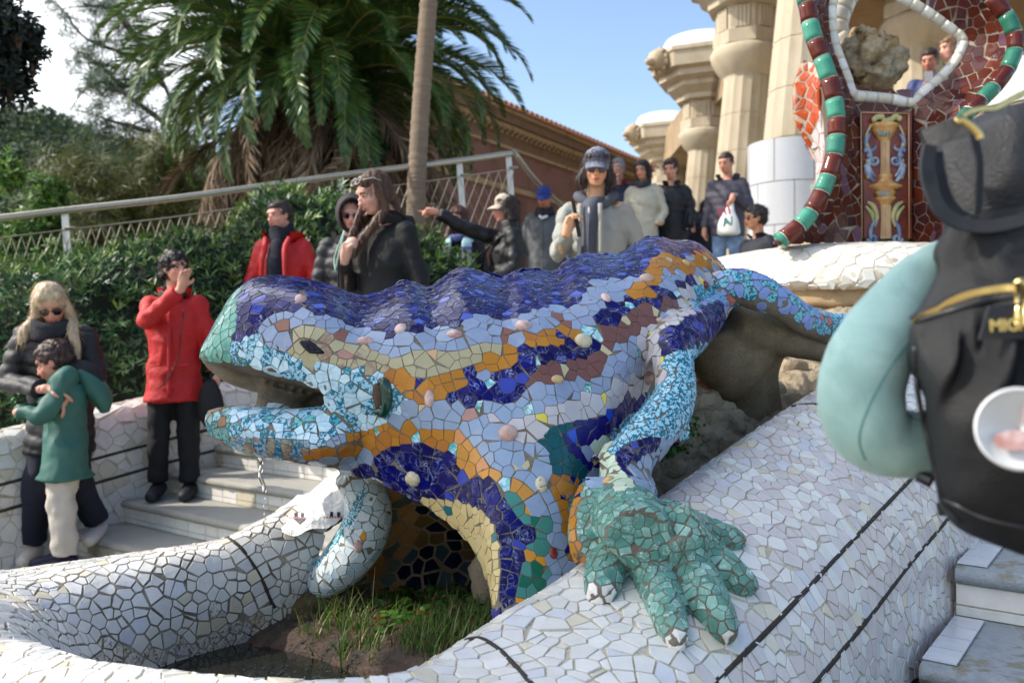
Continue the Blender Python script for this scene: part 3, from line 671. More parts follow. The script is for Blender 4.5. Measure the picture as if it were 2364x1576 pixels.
ACC = [ # single odd tiles: colour, centre, radius (px)
 ('brownp', zD(1000,720)[0], 20), ('brownp', zD(1620,820)[0], 17), ('brownp', z5(1130,720)[0], 17), ('brownp', z5(1130,770)[0], 15), ('brownp', z5(1500,620)[0], 17), ('brownp', z5(1570,670)[0], 14), ('brownp', z5(20,740)[0], 14),
 ('bluef', zD(1390,500)[0], 17), ('bluef', zD(2050,660)[0], 17), ('bluef', z5(280,645)[0], 17), ('bluef', z5(550,650)[0], 16), ('bluef', z5(870,625)[0], 16), ('bluef', z5(950,450)[0], 14), ('bluef', z5(1155,600)[0], 15), ('bluef', z5(1480,465)[0], 13), ('bluef', z5(1620,465)[0], 16), ('bluef', z5(1930,335)[0], 14), ('bluef', z5(2090,240)[0], 14), ('bluef', z5(2180,170)[0], 12), ('bluef', zA(300,85)[0], 12), ('bluef', zA(560,130)[0], 12), ('bluef', z5(1290,520)[0], 12),
 ('blued', z5(1840,1280)[0], 15), ('blued', z5(1590,1420)[0], 20),
 ('turq', z5(1700,700)[0], 18), ('turq', z5(1780,745)[0], 16), ('turq', z5(1350,920)[0], 14), ('turq', z5(1030,1070)[0], 15), ('turq', z5(1970,540)[0], 14), ('turq', zA(470,540)[0], 15), ('turq', z5(525,1430)[0], 14), ('turq', z5(790,1530)[0], 17), ('turq', z8(1140,215)[0], 13), ('turq', z5(265,1395)[0], 9),
 ('navyp', z5(560,1070)[0], 14), ('navyp', z5(900,990)[0], 17), ('navyp', z5(1510,750)[0], 15), ('navyp', z5(1270,830)[0], 15),
 ('creamp', z5(1530,980)[0], 15), ('creamp', z5(1820,850)[0], 15), ('creamp', z5(1950,645)[0], 13), ('creamp', z5(2140,575)[0], 13), ('creamp', z5(560,1250)[0], 13), ('creamp', z8(1205,105)[0], 10), ('creamp', z8(1265,85)[0], 9), ('creamp', zA(400,180)[0], 12), ('creamp', zA(770,160)[0], 11),
 ('yellow', z5(1380,1320)[0], 16), ('yellow', z5(1800,1190)[0], 16), ('yellow', zA(570,620)[0], 12), ('yellow', zA(740,390)[0], 13), ('yellow', zA(190,990)[0], 10), ('yellow', zA(305,1285)[0], 8), 
 ('greenp', z5(1300,1245)[0], 16), ('greenp', z5(1690,1100)[0], 14), ('greenp', z5(2030,865)[0], 11), ('greenp', z5(965,1220)[0], 13), ('greenp', zA(490,335)[0], 9),
 ('orangep', z8(1300,400)[0], 14), ('orangep', z8(1300,690)[0], 16), ('orangep', z8(1380,745)[0], 13), ('orangep', z8(1235,1010)[0], 12), ('pinkp', z5(900,1275)[0], 17), ('navyp', z8(1550,650)[0], 9), ('navyp', z8(1520,290)[0], 12), ('navyp', z8(1600,200)[0], 12), ('navyp', z8(1630,300)[0], 9), ('pinkp', z8(1570,290)[0], 10),
 ('tealg', z8(1060,590)[0], 13), ('tealg', z8(750,390)[0], 10), ('peachc', z5(650,880)[0], 15), ('pinkp', z5(50,880)[0], 14), ('orangep', zC(780,730)[0], 8), ('orangep', zC(960,750)[0], 8)]
SPC = {k: v * .78 for k, v in SPC.items()}
polys = [(l, np.array(p)) for l, p in REG]
boxes = [(p[:, 0].min(), p[:, 0].max(), p[:, 1].min(), p[:, 1].max()) for _, p in polys]
def inpoly(x, y, p):
    c = False; n = len(p); j = n - 1
    for i in range(n):
        xi, yi = p[i]; xj, yj = p[j]
        if (yi > y) != (yj > y) and x < (xj - xi) * (y - yi) / (yj - yi) + xi: c = not c
        j = i
    return c
plist = [[tuple(q) for q in p] for _, p in polys]
def region(x, y):
    for nx_, ny_, nr_ in ((1386, 1376, 27), (1563, 1486, 26), (1680, 1466, 20)):
        if (x - nx_) ** 2 + (y - ny_) ** 2 < nr_ * nr_: return 'nail'
    if x > 1470 and 800 < y < 1080 and x > 1400 + (1080 - y) * .35 and x + y > 2360 and not (x < 1530 and y < 1000): 
        if x > 1605 - abs(y - 900) * .28: return 'cyan' if y < 1010 else 'navyarm'
    for k in range(len(polys) - 1, -1, -1):
        b = boxes[k]
        if b[0] <= x <= b[1] and b[2] <= y <= b[3] and inpoly(x, y, plist[k]): return polys[k][0]
    return None
MOUTH = z4(1340,900,1550,912,1700,932,1830,985,1990,1030,2100,1060,2190,1085,2235,1120,2230,1200,2190,1235,2000,1240,1800,1245,1620,1235,1480,1232,1380,1290,1200,1290,1200,900)
def visible(p, n):
    e = Vector((0, 0, CAMZ)) - Vector(p); d = e.length; e /= d
    if e.dot(Vector(n)) < .05: return False
    h = liz_bvh.ray_cast(Vector(p) + Vector(n) * .006 + e * .004, e, d - .02)
    return h[0] is None
KNOBS = [(*z5(425,705)[0],14,17,0), (*z5(790,740)[0],19,13,0), (*z5(190,785)[0],19,12,0), (*z5(1255,685)[0],19,18,0), (*z5(1665,785)[0],22,19,1), (*z5(1820,495)[0],12,16,0), (*z5(2095,360)[0],17,14,2), (*z5(2190,645)[0],13,9,2),
         (*z5(1490,1045)[0],16,11,3), (*z5(2105,1035)[0],21,17,2), (*z5(1155,1410)[0],23,21,2), (*z5(620,1175)[0],11,21,0), (*z4(2040,500)[0],14,22,0), (*z8(510,180)[0],20,19,1), (*z8(1380,220)[0],15,20,4), (*z8(1460,685)[0],12,14,5), (*z8(140,640)[0],11,17,0), (*zA(580,225)[0],11,10,3), (*zA(790,455)[0],13,9,5), (*zB(350,850)[0],12,14,3), (*zB(490,1080)[0],15,16,3)]
EAR = z5(290,1170)[0]; EYE = z4(2120,825)[0]
knob_xy = [(k[0], k[1], max(k[2], k[3]) * 1.12) for k in KNOBS] + [(EAR[0] - 4, EAR[1], 27), (EAR[0], EAR[1] + 22, 22), (EAR[0], EAR[1] - 24, 20), (EYE[0], EYE[1], 24)]
def blocked(x, y):
    for a, b, r in knob_xy:
        if (x - a) ** 2 + (y - b) ** 2 < r * r: return True
    return False
# seeds in pairs along the band edges
lseeds = []; lab = []
H = Hash3(.045)
for k, (l, poly) in enumerate(polys):
    if k == 0 or l in ('hand',): continue
    n_ = len(poly); sp = SPC[l] * F / 2.3 * .9; carry = 0
    for i in range(n_):
        a, b = poly[i], poly[(i + 1) % n_]; d = b - a; ln = np.hypot(*d)
        if ln < 1: continue
        t = d / ln; nr = np.array((-t[1], t[0])); s = carry
        while s < ln:
            q = a + t * s; off = min(sp * .42, 15)
            la, lb = region(*(q + nr * off * .6)), region(*(q - nr * off * .6))
            if la and lb and la != lb and l in (la, lb):
                cand = []
                for sg, L_ in ((1, la), (-1, lb)):
                    w_ = q + nr * off * sg
                    if blocked(*w_) or region(*w_) != L_ : continue
                    h, hn = ray_px(liz_bvh, *w_)
                    if h is None or inpoly(w_[0], w_[1], MOUTH): continue
                    if hn.dot((Vector((0, 0, CAMZ)) - h).normalized()) < .15: continue
                    r = min(SPC[L_], SPC[l]) * .62
                    if not H.near(tuple(h), r, tuple(hn)): cand.append((tuple(h), tuple(hn), r, L_))
                if len(cand) == 2:
                    for h_, n_q, r_q, L_q in cand: H.add(h_, r_q, n_q); lseeds.append((h_, n_q, r_q)); lab.append(L_q)
            s += sp
        carry = s - ln
acc_seed = []
for c_, (x, y), r in ACC:
    h, hn = ray_px(liz_bvh, x, y)
    if h is not None:
        acc_seed.append((tuple(h), tuple(hn), c_, r * h.y / F))
kk = KDTree(max(1, len(acc_seed)))
for i, a in enumerate(acc_seed): kk.insert(a[0], i)
kk.balance()
# band-edge seeds that fall inside an odd tile are dropped, the odd tile takes their place
keep = []
for i, s in enumerate(lseeds):
    co, j, d = kk.find(s[0])
    if d > acc_seed[j][3] * .95: keep.append(i)
lseeds = [lseeds[i] for i in keep]; lab = [lab[i] for i in keep]
for a in acc_seed: lseeds.append((a[0], a[1], a[3] * 1.2)); lab.append(a[2])
labs = {}
def lz_sp(p, n):
    x, y = proj(p); v = visible(p, n)
    if v:
        if inpoly(x, y, MOUTH) or blocked(x, y): return None
        l = region(x, y)
        if l is None: return None
        if n[2] < -.45 and l not in ('hand', 'legw', 'cyan', 'jawgrey', 'jaw', 'jawtip', 'navyarm'): return None
        if l == 'hind' and n[2] < -.35: return None
    else:
        if n[2] < -.15: return None
        # hidden from here: navy on the ridge and far flank, hand green low down
        if p[0] > .55 and p[1] > 2.7 and p[2] < 1.6 + .22: l = 'hind'
        elif p[2] < 1.6 - .38 and p[0] > .05: l = 'hand'
        elif p[0] < -.3 and p[2] < 1.6 - .45: l = 'legw'
        elif n[1] > .2 or p[2] > 1.62: l = 'navyback'
        else: return None
    labs[(round(p[0], 5), round(p[1], 5), round(p[2], 5))] = l
    k = .72 + .62 * RNG.random()
    return SPC.get(l, .05) * k
lpts = scatter(LV, LF, lz_sp, seeds=lseeds, over=4.5)
llab = lab + [labs[(round(p[0], 5), round(p[1], 5), round(p[2], 5))] for p, n, r in lpts[len(lab):]]
MATI = dict(navy=1, navy2=1, navyarm=1, navy5=1, navyback=1, cyan=2, green=4, hand=4, turq=3, navyp=1, greenp=3, cyanleg=2)
def gl(pt):
    r = pt[2]; return .0003 + .011 * r + .0008 * RNG.random() + (.0003 if r < .026 else 0)
ltl = tile_polys(lpts, gl, liz_bvh, knear=22)
CC = dict(brownp='brown', bluef=None)
EX = dict(brownp=(142, 96, 84), bluef=(84, 104, 190), blued=(44, 84, 196), turq=(70, 176, 178), navyp=(26, 22, 100), creamp=(200, 188, 148), yellow=(226, 208, 92), greenp=(64, 140, 126), orangep=(214, 148, 52), pinkp=(184, 140, 128), tealg=(52, 108, 116), peachc=(224, 178, 132))
_mi = {}
def lz_col(i):
    l = llab[i]; r = RNG.random()
    m = MATI.get(l, 0)
    if l in ('navy', 'navy2', 'navyarm', 'navy5', 'navyback'):
        c = pv([(18, 16, 84), (26, 20, 72), (16, 18, 98), (36, 32, 96)][int(r * 4)], .2, hue=.05)
        if r > .93: c = pv((62, 74, 168)); m = 0
        elif r > .86 and l == 'navy': c = pv((44, 28, 84), .1)
    elif l in ('jaw', 'cyanh'):
        if r < .42: c = pv((164, 206, 226), .05); m = 2
        elif r < .5: c = pv((108, 186, 190), .08); m = 2
        else: c = pv((176, 208, 228), .07); m = 3
    elif l == 'jawgrey': c = pv((150, 168, 190) if r < .5 else (160, 160, 140), .1); m = 5 if r > .6 else 2
    elif l == 'jawtip': c = pv((150, 108, 76) if r < .5 else (120, 170, 160), .15); m = 2 if r > .5 else 5
    elif l == 'cyan' : c = pv((158, 208, 228), .05)
    elif l == 'cyanleg': c = pv((168, 214, 222), .05)
    elif l == 'hind':
        if r < .5: c = pv((132, 158, 216), .07); m = 0
        else: c = pv((128, 198, 214), .06); m = 2
        if r > .985: c = pv((176, 96, 84)); m = 0
    elif l in EX: c = pv(EX[l], .05)
    elif l == 'orange' or l == 'orange2': c = pv((186, 124, 42) if r < .85 else (178, 114, 48), .07)
    elif l == 'peach': c = pv((204, 140, 92) if r < .4 else (206, 146, 66), .08)
    elif l == 'cream': c = pv((178, 168, 134), .06); m = 5 if proj(lpts[i][0])[0] < 900 and r < .35 and proj(lpts[i][0])[0] > 740 else 0
    elif l == 'cream2': c = pv((206, 184, 128), .07)
    elif l == 'dgreen': c = pv((18, 108, 84) if r < .5 else (74, 140, 130), .1)
    elif l == 'legw': c = pv((204, 214, 216) if r < .8 else (176, 196, 206), .08)
    elif l == 'hand': c = pv((96, 142, 130) if r < .75 else (128, 168, 156), .08)
    elif l == 'nail': c = pv((222, 218, 210), .05)
    elif l == 'navyd': c = pv((30, 24, 108), .12)
    elif l == 'white': c = pv((196, 190, 192), .05)
    elif l == 'lblue':
        c = pv((148, 166, 192) if lpts[i][0][2] < 1.45 else (146, 160, 186), .06, hue=.012)
    else: c = pv(C.get(l, (160, 160, 160)), .07)
    _mi[i] = m; return c
_cols = [lz_col(i) for i in range(len(lpts))]
build_tiles(liz, ltl, lpts, lambda i: _cols[i], lambda i: _mi[i], GM, th=.0019, tilt=.035)
# nails
NAIL = M('white_nail', rgb(226, 222, 216), .14, .04, spec=.6)
for k, q in enumerate(()):
    l = q[-1]; pr = q[-2]; s = l[2] / F
    dx, dy = l[0] - pr[0], l[1] - pr[1]; ln = math.hypot(dx, dy) or 1; dx /= ln; dy /= ln
    for sgn in (-1, 0, 1):
        nb = MB(); cx = l[0] + dx * l[3] * .62 - dy * sgn * l[3] * .52; cy = l[1] + dy * l[3] * .62 + dx * sgn * l[3] * .52
        h, hn = ray_px(liz_bvh, cx, cy)
        if h is None: continue
        rot = Vector(hn).to_track_quat('Z', 'Y').to_matrix()
        nb.ball(np.array(h), (l[3] * s * .27, l[3] * s * .36, .006), 12, 8, rot=rot); nb.obj('nail', NAIL, liz, True)
# shell and stone knobs set in the mosaic
PINK = M('pink_shell', rgb(178, 130, 128), .25, .25, 28, col2=rgb(222, 196, 184), spec=.6)
CREAMK = M('cream_knob', rgb(206, 192, 160), .35, .12, 30)
ROSY = M('rosy_stone', rgb(206, 178, 164), .3, .15, 30, col2=rgb(170, 120, 112))
TANK = M('tan_knob', rgb(200, 170, 118), .3, .1, 30)
SPOT = M('spotted_knob', rgb(206, 196, 170), .4, .1, 120, col2=rgb(120, 90, 80), thr=(.55, .6))
REDK = M('red_knob', rgb(120, 40, 34), .2, .15, 30)
KM = [PINK, CREAMK, ROSY, TANK, SPOT, REDK]
for x, y, rx, ry, kind in KNOBS:
    h, hn = ray_px(liz_bvh, x, y)
    if h is None: continue
    s = h.y / F; rot = np.array(Vector(hn).to_track_quat('Y', 'Z').to_matrix())
    k = MB(); k.ball((0, 0, 0), (rx * s, min(rx, ry) * s * .75, ry * s), 24, 16); V = k.V[0]
    dx = np.array([fnoise(v, 22, x) for v in V]); 
    if kind == 0: V = V * (1 + .16 * dx)[:, None]
    if kind == 1:
        g = np.minimum(np.abs(V[:, 0] * .8 + V[:, 2] * .6), np.abs(V[:, 0] * .6 - V[:, 2] * .8)); V = V * (1 - .14 * np.exp(-(g / .0022) ** 2))[:, None]
    V = V @ rot.T + np.array(h)
    mesh('shell_knob' if kind in (0, 2) else 'round_knob', V, k.F, KM[kind], liz, True)
# mortar collars, ear and eye
def at_px(x, y, lift=0.): h, n = ray_px(liz_bvh, x, y); return np.array(h) + np.array(n) * lift, np.array(n)
EARM = M('dark_green_glaze', rgb(16, 62, 48), .1, .2, 20, spec=.7)
e = MB(); pts = []
for k in range(0, 15):
    a = math.radians(-120 + 17.5 * k); x = EAR[0] + 3 + 13 * math.cos(a) ; y = EAR[1] + 36 * math.sin(a); pts.append(at_px(x, y, .004)[0])
e.tube(pts, [.004, .010, .013, .015, .015, .015, .015, .015, .014, .013, .012, .012, .010, .008, .004], 12, 40); e.obj('ear_rim', EARM, liz, True)
e = MB(); p_, n_ = at_px(EAR[0] - 8, EAR[1], -.004); rot = np.array(Vector(n_).to_track_quat('Y', 'Z').to_matrix()); e.ball(p_, (.017, .008, .038), 16, 12, rot=rot); e.obj('ear_hollow', M('ear_hollow', rgb(88, 72, 58), .9, .3, 60, bmp=.5), liz, True)
e = MB(); p_, n_ = at_px(EAR[0], EAR[1] + 30, .004); e.ball(p_, (.022, .010, .010), 16, 10, rot=rot); e.obj('ear_rim', EARM, liz, True)
EYEM = M('eye_glaze', rgb(10, 12, 34), .3, .1, 20, spec=.2)
ey = zD(1190,895,1215,870,1290,872,1340,905,1410,960,1450,1000,1440,1015,1380,1018,1300,1012,1240,960)
c0 = np.mean(ey, 0); V = []; nn = len(ey)
pn = at_px(*c0)[1]
for f, lf in ((1.06, -.004), (1.0, .006), (.86, .0085), (.5, .0085), (.42, .0115), (.30, .0115), (.26, .0085)):
    for q in ey: w_ = c0 + (np.array(q) - c0) * f; V.append(at_px(*w_)[0] + pn * lf)
mesh('eye', V, gridfaces(7, nn, cv=True) + [tuple(range(6 * nn, 7 * nn))], EYEM, liz, False)
# vaulted underside between the two forelegs, set with dark tiles
UN = [[(800,1075,2.55),(880,1095,2.65),(960,1130,2.75),(1060,1190,2.85),(1190,1260,2.9)],
      [(860,1150,2.70),(920,1190,2.80),(980,1220,2.90),(1070,1260,2.98),(1190,1300,3.0)],
      [(890,1240,2.80),(930,1265,2.88),(990,1290,2.97),(1070,1310,3.02),(1190,1330,3.05)],
      [(840,1310,2.84),(890,1340,2.9),(960,1360,2.95),(1060,1360,3.0),(1190,1370,3.02)],
      [(740,1370,2.84),(820,1420,2.9),(940,1440,2.93),(1060,1440,2.95),(1190,1440,2.97)]]
UV = surf(UN, 40, 40); UF = gridfaces(40, 40); ub = bvh_of(UV, UF); h, n = ray_px(ub, 1000, 1300)
if n.dot(Vector((0, 0, CAMZ)) - h) < 0: UF = [tuple(reversed(f)) for f in UF]
mesh('underside', UV, UF, mortar_mat('vault_concrete', rgb(184, 156, 116), rgb(136, 110, 80), (.4, .65)), liz, True)
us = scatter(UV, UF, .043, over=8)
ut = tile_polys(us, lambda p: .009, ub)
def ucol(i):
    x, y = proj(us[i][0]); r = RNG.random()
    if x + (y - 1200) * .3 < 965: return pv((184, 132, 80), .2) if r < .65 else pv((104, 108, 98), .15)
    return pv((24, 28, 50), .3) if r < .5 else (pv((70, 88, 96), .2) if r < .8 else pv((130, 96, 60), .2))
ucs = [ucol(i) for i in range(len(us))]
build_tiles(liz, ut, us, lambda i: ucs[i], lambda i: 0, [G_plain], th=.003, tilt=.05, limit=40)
# concrete web under the hind leg
cw = MB()
cw.add(*tube([P(1690, 745, 3.02), P(1750, 760, 3.04), P(1810, 775, 3.07), P(1870, 795, 3.12), P(1930, 812, 3.2), P(2050, 830, 3.4)], [.075, .085, .08, .065, .05, .04], 16, 30, ell=(1, .9)))
cw.add(*tube([P(1720, 770, 3.12), P(1700, 840, 3.14), P(1720, 910, 3.2), P(1740, 990, 3.26)], [.13, .12, .08, .10], 16, 24))
cw.add(*tube([P(1790, 780, 3.15), P(1770, 860, 3.2), P(1765, 960, 3.25)], [.06, .045, .07], 14, 20))
cw.add(*tube([P(1640, 760, 3.05), P(1660, 830, 3.08), P(1690, 900, 3.16)], [.09, .10, .06], 14, 20))
WV, WF = voxelize(np.concatenate(cw.V), cw.F, .014, 4)
mesh('concrete_web', WV, WF, mortar_mat('web_concrete', rgb(132, 120, 98), rgb(92, 80, 62), (.35, .7)), liz, True)
# ---------------------------------------------------------------- ground, stairs, walls, upper bench, basin floor
U = np.array((.6, .8, 0)); W = np.array((.8, -.6, 0))
def G(t, s, z): return U * t + W * s + np.array((0, 0, CAMZ + z))
GROUNDM = M('paving_ground', rgb(150, 142, 128), .9, .2, 3, bmp=.3, bscale=30)
g = mesh('ground', [(-600, -600, -.02), (600, -600, -.02), (600, 900, -.02), (-600, 900, -.02)], [(0, 1, 2, 3)], GROUNDM); tagob(g, kind='structure')
STONE = M('grey_stone_slab', rgb(182, 179, 170), .8, .3, 5, bmp=1., bscale=60, col2=rgb(146, 140, 128))
STONE2 = M('lichen_stone_slab', rgb(158, 164, 170), .85, .3, 14, bmp=.9, bscale=80, col2=rgb(128, 124, 108), thr=(.5, .62))
RT = glaze('riser_tile', 'plain', rough=.14)
def flight(name, s0, s1, steps, mat, tile=.15, bord=0.):
    """steps: list of (t nosing, z tread, t next)"""
    st = bpy.data.objects.new(name, None); COL.objects.link(st); st.location = Vector(G(steps[0][0], s0, steps[0][1])); st['kind'] = 'structure'
    for k, (t, z, t2) in enumerate(steps):
        # slab with a broken front edge
        n = 60; V = []; zb = steps[k - 1][1] if k else z - .15
        for i in range(n):
            s = s0 + (s1 - s0) * i / (n - 1); j = .010 * fnoise((s, t, 0), 14) + .006 * fnoise((s, t, 3), 45)
            V += [G(t2 + .03, s, z), G(t + .03, s, z + .001 * j), G(t + .008 + j * .5, s, z - .004), G(t - .006 + j, s, z - .022), G(t + .004 + j, s, z - .046), G(t + .04, s, z - .05)]
        mesh('tread', V, gridfaces(n, 6, flip=True), mat, st, True)
        nb = MB(); a, b = G(t + .03, s0, zb - .01), G(t + .03, s1, zb - .01)
        nb.add([a, b, b + (0, 0, z - zb - .03), a + (0, 0, z - zb - .03)], [(0, 1, 2, 3)]); nb.obj('riser_bed', MORTAR, st)
        s = s0; hh = z - zb - .05; cut = zb + hh * .36
        while s < s1:
            wd = tile * (.75 + .5 * RNG.random())
            for (za, zc) in ((zb + .003, cut - .004), (cut, z - .053)):
                e = min(wd, s1 - s) - .004
                if e < .01: continue
                V = [G(t + .034, s, za), G(t + .034, s + e, za), G(t + .034, s + e, zc), G(t + .034, s, zc)]
                V2 = [v - U * (.010 + .002 * RNG.random()) for v in V]; V3 = [np.array(v) * .94 + np.mean(V2, 0) * .06 for v in V2]
                V3 = [v - U * .0015 for v in V3]
                c = pv((222, 218, 210), .05, hue=.02) if RNG.random() < .8 else pv((206, 196, 172), .05)
                mesh('tile', V + V2 + V3, [(i, (i + 1) % 4, (i + 1) % 4 + 4, i + 4) for i in range(4)] + [(i + 4, (i + 1) % 4 + 4, (i + 1) % 4 + 8, i + 8) for i in range(4)] + [(8, 9, 10, 11)], RT, st, cols=np.tile(c, (12, 1)), rnd=np.full(12, RNG.random()))
            s += wd
    return st
LS = [(2.07, -1.51), (2.41, -1.36), (2.75, -1.21), (3.09, -1.06), (3.43, -.91), (3.77, -.76), (4.11, -.61), (5.85, -.46), (6.15, -.31), (6.45, -.16), (6.75, -.01)]
lst = [(t, z, (LS[i + 1][0] if i + 1 < len(LS) else 9.3)) for i, (t, z) in enumerate(LS)]
flight('stairs', -5.6, -2.15, lst, STONE, .16)
RS = [(.9, -1.27), (1.45, -1.12), (1.92, -.97), (2.39, -.82), (2.86, -.67), (3.33, -.52), (3.8, -.37), (4.27, -.22)]
rst = [(t, z, (RS[i + 1][0] if i + 1 < len(RS) else 6.0)) for i, (t, z) in enumerate(RS)]
flight('stairs', -.50, 2.6, rst, STONE2, .20)
# upper terraces behind the people
def slab(name, t0, t1, s0, s1, z, mat, th=.3):
    m_ = MB(); V = [G(t0, s0, z), G(t1, s0, z), G(t1, s1, z), G(t0, s1, z)]; V += [v - (0, 0, th) for v in V]
    m_.add(V, [(0, 3, 2, 1), (4, 5, 6, 7), (0, 1, 5, 4), (1, 2, 6, 5), (2, 3, 7, 6), (3, 0, 4, 7)]); o = m_.obj(name, mat); o['kind'] = 'structure'; return o
slab('landing', 4.3, 9.25, -2.18, 3., -.62, STONE, .5); slab('side_terrace', 7.4, 12.5, -2.4, 3., 1.33, STONE, 1.4); slab('upper_terrace', 9.2, 60, -24, 40, .44, STONE, .9)
# left parapet of the flight, tiled
def lw(t): return -.46 + .14 * (t - 3) + .02 * math.sin(t * 2.2)
WLV = []; ts = np.linspace(.6, 7.2, 60)
prof = [(.00, None), (.00, -.34), (-.005, -.22), (-.04, -.09), (-.10, -.02), (-.20, 0), (-.30, -.03), (-.38, -.13), (-.40, -.9)]
for t in ts:
    wob = .05 * math.sin(t * 1.9 + .6)
    for ds, dz in prof: WLV.append(G(t, -5.60 + ds + wob, (lw(t) + dz) if dz is not None else -1.65))
A_ = np.array(WLV).reshape(60, 9, 3); A_ = np.swapaxes(cr(np.swapaxes(A_, 0, 1), 40), 0, 1).reshape(-1, 3)
WLF = gridfaces(60, 40, flip=True); wbv = bvh_of(A_, WLF); h, n = ray_px(wbv, 250, 980)
if h is not None and n.dot(Vector((0, 0, CAMZ)) - h) < 0: WLF = [tuple(reversed(f)) for f in WLF]
lwall = thing('stair_parapet', G(3.2, -5.6, -1.1), 'low white tiled parapet climbing beside the stairs in front of the hedge', 'parapet')
mesh('mortar_bed', A_, WLF, MORTAR, lwall, True)
wp = scatter(A_, WLF, lambda p, n: .085 * (.7 + .5 * RNG.random()) if p[2] > .0 else None, over=1.4 * (.02 / .08) ** 2 * 9)
wt = tile_polys(wp, lambda p: .006, wbv)
wc = [pv((220, 216, 210), .05, hue=.008) if RNG.random() < .8 else pv((206, 198, 184), .05) for _ in wp]
build_tiles(lwall, wt, wp, lambda i: wc[i], lambda i: 0, [G_white], th=.004, tilt=.05, limit=290)
for zo in (.30, .46):
    pts = []
    for t in np.linspace(1.2, 6.8, 50): 
        p = G(t, -5.60 + .05 * math.sin(t * 1.9 + .6), lw(t) - zo); pts.append((p, W.copy()))
    strip('expansion_joint', pts, .022, DARKJOINT, lwall, .007)
# corner wall returning beside the lower steps (behind the lizard's jaw)
# ---- right-hand zigzag: trim tiles where the parapet meets the steps
trim = MB()
for k, (t, z, t2) in enumerate(rst[1:6]):
    for j in range(4):
        a = t + .04 + (t2 - t - .04) * j / 4.; b = a + (t2 - t - .04) / 4. - .006
        V = [G(a, -.50, z + .003), G(b, -.50, z + .003), G(b, -.42, z + .003), G(a, -.42, z + .003)]
        V2 = [v + (0, 0, .005) for v in V]; c = pv((205, 208, 214), .06)
        mesh('tile', V + V2, [(4, 5, 6, 7)] + [(i, (i + 1) % 4, (i + 1) % 4 + 4, i + 4) for i in range(4)], RT, rim, cols=np.tile(c, (8, 1)), rnd=np.full(8, .3))
# ---- upper white bench ring
BX = [1520, 1600, 1690, 1800, 1930, 2080, 2230, 2400]; BY = [640, 610, 590, 573, 563, 561, 568, 590]; BD = [5.3, 5.0, 4.75, 4.5, 4.32, 4.25, 4.28, 4.5]
BE = []
for x, y, D in zip(BX, BY, BD):
    sc_ = 4.3 / D
    BE.append([(x + 10, y + 25, D + .35), (x + 4, y + 3, D + .16), (x, y, D), (x, y + 22, D - .11), (x, y + 62 * sc_, D - .17), (x, 664 + (D - 4.3) * 10, D - .16), (x, 668 + (D - 4.3) * 10, D + .0)])
UBV = surf(BE, 90, 34); UBF = gridfaces(90, 34); ub = bvh_of(UBV, UBF); h, n = ray_px(ub, 2000, 620)
if n.dot(Vector((0, 0, CAMZ)) - h) < 0: UBF = [tuple(reversed(f)) for f in UBF]
bench = thing('upper_bench', P(2000, 665, 4.15), 'white tiled bench-like rim curving in sunlight below the brown mosaic shield', 'parapet')
mesh('mortar_bed', UBV, UBF, MORTAR, bench, True)
bp = scatter(UBV, UBF, lambda p, n: .066 * (.7 + .5 * RNG.random()), over=1.4 * (.02 / .06) ** 2 * 9)
bt = tile_polys(bp, lambda p: .0055, ub); bc = [pv((216, 212, 204), .06) for _ in bp]
build_tiles(bench, bt, bp, lambda i: bc[i], lambda i: 0, [G_white], th=.003, tilt=.05, limit=280)
CONC = M('tan_render', rgb(178, 150, 112), .9, .18, 6, bmp=.6, bscale=50, col2=rgb(140, 118, 90), thr=(.5, .7))
cv = surf([[(x, 667 + (D - 4.3) * 10, D - .12), (x, 700 + 4 * math.sin(x * .03), D - .13), (x, 712 + 6 * math.sin(x * .02), D - .05)] for x, D in zip(BX, BD)], 60, 12)
mesh('render_band', cv, gridfaces(60, 12), CONC, bench, True)
# ---- rough rock bank
RK = [[(1380,700,4.6),(1560,700,4.7),(1720,698,4.6),(1880,696,4.35),(2050,696,4.2),(2250,700,4.2)],
      [(1380,800,4.0),(1540,790,4.0),(1720,770,4.15),(1880,765,4.05),(2050,765,3.95),(2250,770,3.9)],
      [(1380,900,3.2),(1540,880,3.15),(1640,860,3.3),(1760,850,3.75),(1900,850,3.7),(2200,850,3.9)],
      [(1380,1000,2.75),(1540,980,2.85),(1640,960,2.95),(1760,940,3.25),(1900,920,3.35),(2200,920,3.8)],
      [(1380,1100,2.62),(1500,1090,2.72),(1620,1070,2.85),(1740,1040,3.0),(1900,1010,3.25),(2200,1000,3.75)],
      [(1380,1250,2.55),(1500,1240,2.62),(1620,1200,2.8),(1740,1150,2.95),(1900,1150,3.2),(2200,1150,3.7)]]
def rough(V, nu, nv, amp, sc, octv=5, ridged=True):
    V = V.reshape(nu, nv, 3); du = np.gradient(V, axis=0); dv = np.gradient(V, axis=1); n = np.cross(du, dv); n /= np.linalg.norm(n, axis=2)[..., None] + 1e-9
    if np.sum(n[..., 1]) > 0: n = -n
    d = np.zeros((nu, nv))
    for i in range(nu):
        for j in range(nv):
            p = V[i, j]; f = fbm(p, sc, octv); d[i, j] = amp * ((.6 - abs(f) * 1.2) if ridged else f) + amp * .9 * fnoise(p, sc * .45, 9)
    return (V + n * d[..., None]).reshape(-1, 3)
ROCK = M('rough_rock', rgb(186, 168, 140), .95, .35, 9, bmp=1.6, bscale=55, col2=rgb(116, 102, 84), thr=(.42, .66))
V = rough(surf(RK, 150, 190), 150, 190, .055, 7); mesh('rock', V, gridfaces(150, 190), ROCK, None, True); tagob(bpy.data.objects['rock'], 'rough brown rock bank filling the gap between the sculpture and upper bench', 'rock')
